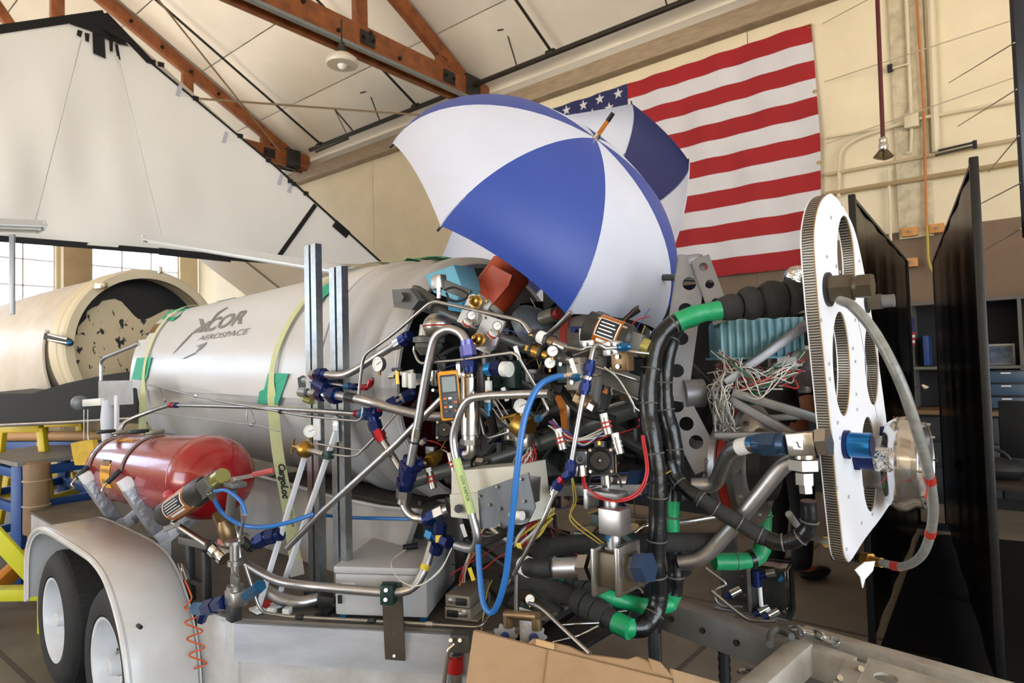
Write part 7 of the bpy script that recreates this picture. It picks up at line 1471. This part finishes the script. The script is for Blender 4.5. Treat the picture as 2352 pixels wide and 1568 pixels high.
# ------------------------------------------------------------------ person working behind the engine
skin_ = mat('skin', '9a6248', .5); shirt = mat('black shirt', '0c0c0e', .8); trous = mat('dark trousers', '16181d', .8); hair = mat('dark hair', '1d1511', .7)
def skinned(name, verts, edges, rad, m, parent=None):
    me = bpy.data.meshes.new(name); me.from_pydata([tuple(v) for v in verts], edges, []); o = bpy.data.objects.new(name, me); COL.objects.link(o); me.materials.append(m)
    md = o.modifiers.new('skin', 'SKIN'); o.modifiers.new('sub', 'SUBSURF').levels = 2; o.modifiers['sub'].render_levels = 2
    for d_, r in zip(me.skin_vertices[0].data, rad): d_.radius = (r, r) if not isinstance(r, tuple) else r
    me.skin_vertices[0].data[0].use_root = True; md.use_smooth_shade = True
    return o
pc = pd(1815, 1200, 4.6); pcx, pcy = pc.x, pc.y; fwd = (RT*.9+V((0, .35, 0))); fwd.z = 0; fwd.normalize(); sid = Z.cross(fwd)
def pp(f_, s_, z): return V((pcx, pcy, 0))+fwd*f_+sid*s_+Z*z
bv = [pp(0, 0, .98), pp(0, 0, 1.18), pp(.01, 0, 1.36), pp(.02, 0, 1.46), pp(.05, 0, 1.53), pp(0, -.19, 1.42), pp(-.04, -.25, 1.16), pp(.2, -.2, 1.1), pp(.3, -.16, 1.12), pp(0, .19, 1.42), pp(.06, .27, 1.16), pp(.26, .18, 1.14), pp(.34, .14, 1.16), pp(0, -.1, .92), pp(.02, -.1, .5), pp(-.02, -.11, .09), pp(.13, -.12, .04), pp(0, .1, .92), pp(.0, .11, .5), pp(-.05, .11, .09), pp(.1, .13, .04)]
be = [(0, 1), (1, 2), (2, 3), (3, 4), (2, 5), (5, 6), (6, 7), (7, 8), (2, 9), (9, 10), (10, 11), (11, 12), (0, 13), (13, 14), (14, 15), (15, 16), (0, 17), (17, 18), (18, 19), (19, 20)]
br_ = [.14, .13, .14, .07, .055, .075, .05, .04, .03, .075, .05, .04, .03, .1, .065, .045, .04, .1, .065, .045, .04]
bo = skinned('person', bv, be, br_, skin_)
bo['label'] = 'person in a black shirt standing with bent arms behind the engine'; bo['category'] = 'person'
def child(o): o.parent = bo
hd = pp(.08, 0, 1.62); mb = MB().ell(hd, (.098, .076, .115), (fwd, sid, Z), 24, 16); 
mb.ell(hd+fwd*.1-Z*.01, (.022, .016, .03), (fwd, sid, Z), 10, 6); mb.ell(hd+fwd*.05-Z*.07, (.05, .05, .045), (fwd, sid, Z), 14, 8)
for s_ in (-1, 1): mb.ell(hd+sid*s_*.077-Z*.005, (.02, .01, .032), (fwd, sid, Z), 10, 6)
ho = mkobj('head', mb, skin_, V((0, 0, 0))); child(ho)
fo = MB()
for s_ in (-1, 1): fo.ell(hd+fwd*.086+sid*s_*.032+Z*.012, (.01, .014, .008), (fwd, sid, Z), 8, 6)
child(mkobj('eyes', fo, WHT, V((0, 0, 0)))); child(mkobj('mouth', MB().ell(hd+fwd*.09-Z*.06, (.008, .024, .006), (fwd, sid, Z), 10, 6), mat('lips', '7a4238', .5), V((0, 0, 0))))
child(mkobj('hair', MB().ell(hd-fwd*.018+Z*.025, (.1, .084, .105), (fwd, sid, Z), 20, 12), hair, V((0, 0, 0))))
so = skinned('shirt', [pp(0, 0, .95), pp(0, 0, 1.18), pp(.01, 0, 1.36), pp(.015, 0, 1.45), pp(0, -.19, 1.42), pp(-.025, -.225, 1.25), pp(0, .19, 1.42), pp(.03, .235, 1.25)], [(0, 1), (1, 2), (2, 3), (2, 4), (4, 5), (2, 6), (6, 7)], [.16, .15, .158, .075, .088, .068, .088, .068], shirt); child(so)
to_ = skinned('trousers', [pp(0, 0, .96), pp(0, -.1, .9), pp(.02, -.1, .5), pp(-.02, -.11, .06), pp(0, .1, .9), pp(0, .11, .5), pp(-.05, .11, .06)], [(0, 1), (1, 2), (2, 3), (0, 4), (4, 5), (5, 6)], [.15, .115, .085, .07, .115, .085, .07], trous); child(to_)
for wr_, fo_, s_ in ((bv[8], (bv[8]-bv[7]).normalized(), 1), (bv[12], (bv[12]-bv[11]).normalized(), -1)):
    hv = [wr_, wr_+fo_*.05]; he = [(0, 1)]; hr = [.026, (.036, .02)]
    sd_v = fo_.cross(Z).normalized()
    for k, (off, ln_) in enumerate(((-.028, .07), (-.009, .08), (.01, .075), (.028, .06))):
        b0_ = wr_+fo_*.085+sd_v*off; i = len(hv); hv += [b0_, b0_+fo_*ln_*.55-Z*.012, b0_+fo_*ln_*.8-Z*.045]; he += [(1, i), (i, i+1), (i+1, i+2)]; hr += [.0095, .009, .008]
    i = len(hv); hv += [wr_+fo_*.05+sd_v*(-.045*s_)-Z*.005, wr_+fo_*.085+sd_v*(-.055*s_)-Z*.025]; he += [(1, i), (i, i+1)]; hr += [.011, .009]
    child(skinned('hand', hv, he, hr, skin_))
for q_ in (bv[16], bv[20]): child(mkobj('shoe', MB().ell(V((q_.x, q_.y, .045))-fwd*.04, (.14, .05, .045), (fwd, sid, Z), 16, 8), BLACK, V((0, 0, 0))))
# ================================================================== valve panel and clutter under the engine
t = Thing('plumbing_panel', 'clear framed valve panel on the tongue beam', 'panel')
vc = [pz(x, y, .56) for x, y in ((1640, 1395), (1812, 1425))]; ex = (vc[1]-vc[0]); ex.z = 0; w_ = ex.length; ex.normalize(); ey = Z.cross(ex); ey = ey if ey.dot(FW) > 0 else -ey; o_ = vc[0]; hh = .19
acr = glassmat('clear acrylic', 'b9bdbd', .18, .08)
t.part('back_plate', MB().box(o_+ex*w_/2+ey*.12+Z*hh/2, (w_, .006, hh), (ex, ey, Z)), mat('dark back plate', '4a4845', .5, .3)); t.part('side_plate', MB().box(o_+ex*w_+ey*.06+Z*hh/2, (.014, .13, hh), (ex, ey, Z), .002), acr); t.part('side_plate', MB().box(o_+ex*w_*.5+ey*.06+Z*hh/2, (.014, .13, hh), (ex, ey, Z), .002), mat('grey upright', '55534f', .5)); t.part('top_plate', MB().box(o_+ex*w_*.75+ey*.06+Z*hh, (w_*.5, .13, .012), (ex, ey, Z), .002), acr); t.part('base_plate', MB().box(o_+ex*w_*.5+ey*.06, (w_, .13, .01), (ex, ey, Z), .002), ALUD)
def vp(u, v, d=0.): return o_+ex*w_*u+Z*hh*v+ey*d
bf = t.part('blue_tee', MB().cyl(vp(.6, .9), vp(.6, .58), .016, n=20), BLUEAN); t.sub(bf, 'branch', MB().cyl(vp(.6, .76), vp(.76, .86), .012, n=14), BLUEAN); t.part('union', MB().cyl(vp(.74, .86), vp(.86, .92), .016, n=12), STEEL); t.part('white_tube', MB().cyl(vp(.64, .58), vp(.65, .2), .008, n=12), WHITEPL); t.part('elbow', MB().cyl(vp(.9, .76), vp(.95, .86), .009, n=10), TEALAN)
for u, v in ((.62, .08), (.74, .05), (.25, .35)): e = t.part('steel_valve', MB().cyl(vp(u, v, -.01), vp(u+.12, v+.1, .01), .016, n=14), CHROME); t.sub(e, 'union', MB().cyl(vp(u-.06, v-.04, -.015), vp(u, v, -.01), .013, n=6), BLUEAN)
t.part('loop_tube', MB().tube(bends([vp(-.1, .8), vp(.22, .52), vp(.05, .42), vp(0, .2), vp(.1, .05), vp(.4, .12)], .04), .006, 10), STEEL); t.part('loop_tube', MB().tube(bends([vp(0, .4, -.03), vp(.35, .05, -.03), vp(.5, -.08, -.03), vp(.78, -.02, -.03), vp(.86, .02, -.03)], .05), .007, 10), STEEL)
for u, v in ((.42, .75), (.45, .4), (.52, .2), (.96, .7), (.96, .2), (.98, 1.02)): bolted(t, vp(u, v, -.01), -ey, .006)
# gauges, gears, can below the deck in front of the carton
t = Thing('brass_manifold', 'brown pipe manifold with toothed handwheels in front of the hoses', 'manifold')
m_ = lambda x, y: pl(x, y, -.6)
t.part('pipe', MB().cyl(m_(1162, 1410), m_(1236, 1416), .012, n=12), BRONZE); t.part('drop', MB().cyl(m_(1166, 1412), m_(1168, 1440), .013), BRONZE); t.part('drop', MB().cyl(m_(1232, 1418), m_(1234, 1446), .013), BRONZE)
for x, y in ((1160, 1462), (1226, 1465)):
    c = m_(x, y); f_ = TC(c); X_, Y_, _ = frame(f_, RT); w_ = t.part('handwheel', MB().prism([c+(X_*math.cos(a*math.pi/20)+Y_*math.sin(a*math.pi/20))*(.034 if a % 4 < 2 else .028) for a in range(40)], f_*.012), ALUD); t.sub(w_, 'hub', MB().cyl(c+f_*.012, c+f_*.02, .012, n=16), BLUEAN)
t.part('riser', MB().cyl(m_(1185, 1410), m_(1186, 1320), .005, n=8), STEEL); t.part('white_card', MB().box(m_(1200, 1450)+L*.03, (.07, .004, .09), (S, L, Z)), WHT)
gauge(1217, 1376, -.58, 11, 'small brass dial gauge under the crossing foam hose', body=BRASS)
t = Thing('soda_can', 'red and white drink can standing behind the green hose', 'can'); c = pz(1455, 1437, .56); t.part('body', MB().lathe(c, Z, [(0, .026), (.006, .033), (.105, .033), (.115, .027), (.12, .027)], 24), mat('red can', 'a8232e', .3, .6)); t.part('white_band', MB().cyl(c+Z*.06, c+Z*.085, .0335, n=24), WHITEPL)
pipe('slim steel tube lying down towards the carton', [(1215, 1385, -.6), (1240, 1392, -.62), (1290, 1440, -.64), (1355, 1500, -.66)], 5, STEEL, .03)
pipe('thin steel wand lying across the lower hoses', [(1270, 1475, -.62), (1330, 1460, -.62), (1375, 1437, -.6)], 3, STEEL, .02)
pipe('short bright tube beside the carton corner', [(1290, 1435, -.55), (1330, 1432, -.54), (1375, 1430, -.5)], 3, STEEL, soft=True)
t = Thing('lower_plumbing', 'dark tangle of hoses and small valves below the engine mount', 'plumbing'); random.seed(23)
for k in range(64):
    p = pl(random.uniform(1090, 1500), random.uniform(1200, 1420), random.uniform(-.3, .15))
    if p.z < .57: continue
    d = random.choice((S, L, (S+Z*.4).normalized(), (S-Z*.3).normalized(), (L+Z*.5).normalized(), Z))*random.uniform(.06, .2); j = lambda q: V([random.uniform(-q, q) for _ in range(3)])
    if k % 4 < 2: t.part('hose', MB().tube(spline([p-d, p+j(.04), p+d+j(.03)], 5), random.choice((.007, .012, .018)), 8), random.choice((RUBBER, FOAM, dkm, BLACK)))
    elif k % 4 == 2: t.part('wire', MB().tube(spline([p-d, p+j(.05), p+d+j(.05)], 5), .0022, 5), random.choice((WIREW, WIREY, WIRER, BLACK, BLACK)))
    else: t.part('fitting', MB().cyl(p, p+d.normalized()*.045, random.choice((.012, .016, .02)), n=random.choice((6, 12))), random.choice((OLIVE, STEEL, BLUEAN, DGREY, BRONZE, GREENT)))
t = Thing('support_post', 'grey post carrying the engine mount above the deck', 'support'); t.part('post', MB().beam(T(1.15, -.05, DZ), T(1.15, -.05, 1.05), .05, .05, S, .004), DGREY); t.part('foot', MB().box(T(1.15, -.05, DZ+.01), (.12, .12, .02), (S, L, Z)), DGREY)
# chains and hose on the tongue
def chain(label, q, z, r=.016, w=.0055):
    P_ = spline([pz(x, y, zz) for (x, y), zz in zip(q, z)], 10); t = Thing('safety_chain', label, 'chain'); ln_ = sum((b-a).length for a, b in zip(P_, P_[1:])); n = max(2, int(ln_/(r*2.1)))
    for k in range(n):
        p, d = along(P_, (k+.5)/n); u = frame(d, Z)[0] if k % 2 else frame(d, Z)[1]; v = d
        t.part('link', MB().tube([p+v*(math.cos(a)*r*1.45)+u*(math.sin(a)*r*.85) for a in [i*2*math.pi/14 for i in range(14)]], w, 6, closed=True), mat('galvanised chain', 'a8a9a8', .3, .9))
chain('galvanised safety chain draped over the coupler frame', ((1815, 1440), (1840, 1450), (1875, 1456), (1900, 1468), (1925, 1475)), (.62, .63, .62, .62, .6))
chain('galvanised chain hanging below the coupler cross piece', ((1700, 1540), (1740, 1545), (1760, 1560), (1790, 1580)), (.56, .58, .57, .55))
t = Thing('chain_hook', 'heavy forged grab hook at the end of the safety chain', 'hook'); c = pz(1785, 1462, .62); t.part('hook', MB().tube(spline([pz(x, y, .62) for x, y in ((1768, 1480), (1770, 1455), (1785, 1446), (1805, 1452), (1818, 1462))]), [.012]*25, 10), GREYP)
solo('corrugated_hose', MB().tube([pz(1662, 1482, .4)-Z*k*.018 for k in range(16)], [.026 if k % 2 else .021 for k in range(16)], 16), BLACK, 'black corrugated hose hanging under the tongue beam', 'hose')
# ================================================================== foreground carton
card = mat('brown cardboard', 'a98a68', .8, 0, .1, 4, .1, 60, c2='9a7b59')
t = Thing('cardboard_box', 'large worn brown cardboard carton in the foreground', 'carton')
k0, k1 = pd(1090, 1447, 1.62), pd(1545, 1536, 1.36)
zt = (k0.z+k1.z)/2; e = k1-k0
def cq_(u, v, d=0.): return k0+e*u+V((0, -.0, 0))*v+Z*v+dd_*d
dd_ = V((e.y, -e.x, 0)).normalized(); dd_ = dd_ if dd_.dot(FW) < 0 else -dd_
lean = dd_*.03
fr = [k0+lean*0, k0+e*.12-Z*.004, k0+e*.3-Z*.008, k0+e*.33+Z*.006, k0+e*.52+Z*.004, k0+e*.6-Z*.006, k0+e*.8, k0+e*.84+Z*.01, k0+e*.97-Z*.004, k1-Z*.02]
t.part('front_wall', MB().prism(fr+[V((k1.x, k1.y, .005)), V((k0.x, k0.y, .005))], -dd_*.006), card)
sidew = -dd_*.5
for nm, a in (('side_wall', k0), ('side_wall', k1)): t.part(nm, MB().prism([a, a+sidew+Z*(-.25), V((a.x, a.y, .005))+sidew, V((a.x, a.y, .005))], e.normalized()*.006*(1 if a is k0 else -1)), card)
b0_, b1_ = k0+sidew-Z*.25, k1+sidew-Z*.25
t.part('back_wall', MB().prism([b0_, b1_, V((b1_.x, b1_.y, .005)), V((b0_.x, b0_.y, .005))], dd_*.006), card)
t.part('bottom', MB().prism([V((p.x, p.y, .004)) for p in (k0, k1, k1+sidew, k0+sidew)], Z*.006), card)
fl_ = t.part('front_flap', MB().prism([k0+e*.005+dd_*.004+Z*.002, k1+dd_*.004-Z*.02, k1+dd_*.05-Z*.3-e*.02, k0+dd_*.06-Z*.34-e*.06], dd_*.005), card)
t.sub(fl_, 'torn_edge', MB().prism([k0+e*.36+dd_*.006+Z*.012, k0+e*.45+dd_*.006+Z*.009, k0+e*.45+dd_*.006-Z*.004, k0+e*.36+dd_*.006-Z*.002], dd_*.004), mat('torn card', 'c7a273', .8))
t.sub(fl_, 'crease', MB().beam(k0+e*.42+dd_*.0095-Z*.004, k0+e*.36+dd_*.06-Z*.3, .0025, .001, dd_), mat('crease', '8f6a42', .8))
t.sub(fl_, 'torn_corner', MB().prism([k1-e*.1+dd_*.004+Z*.016, k1-e*.05+dd_*.004+Z*.012, k1+dd_*.004-Z*.015, k1-e*.08+dd_*.004-Z*.008], dd_*.004), card)
finish()
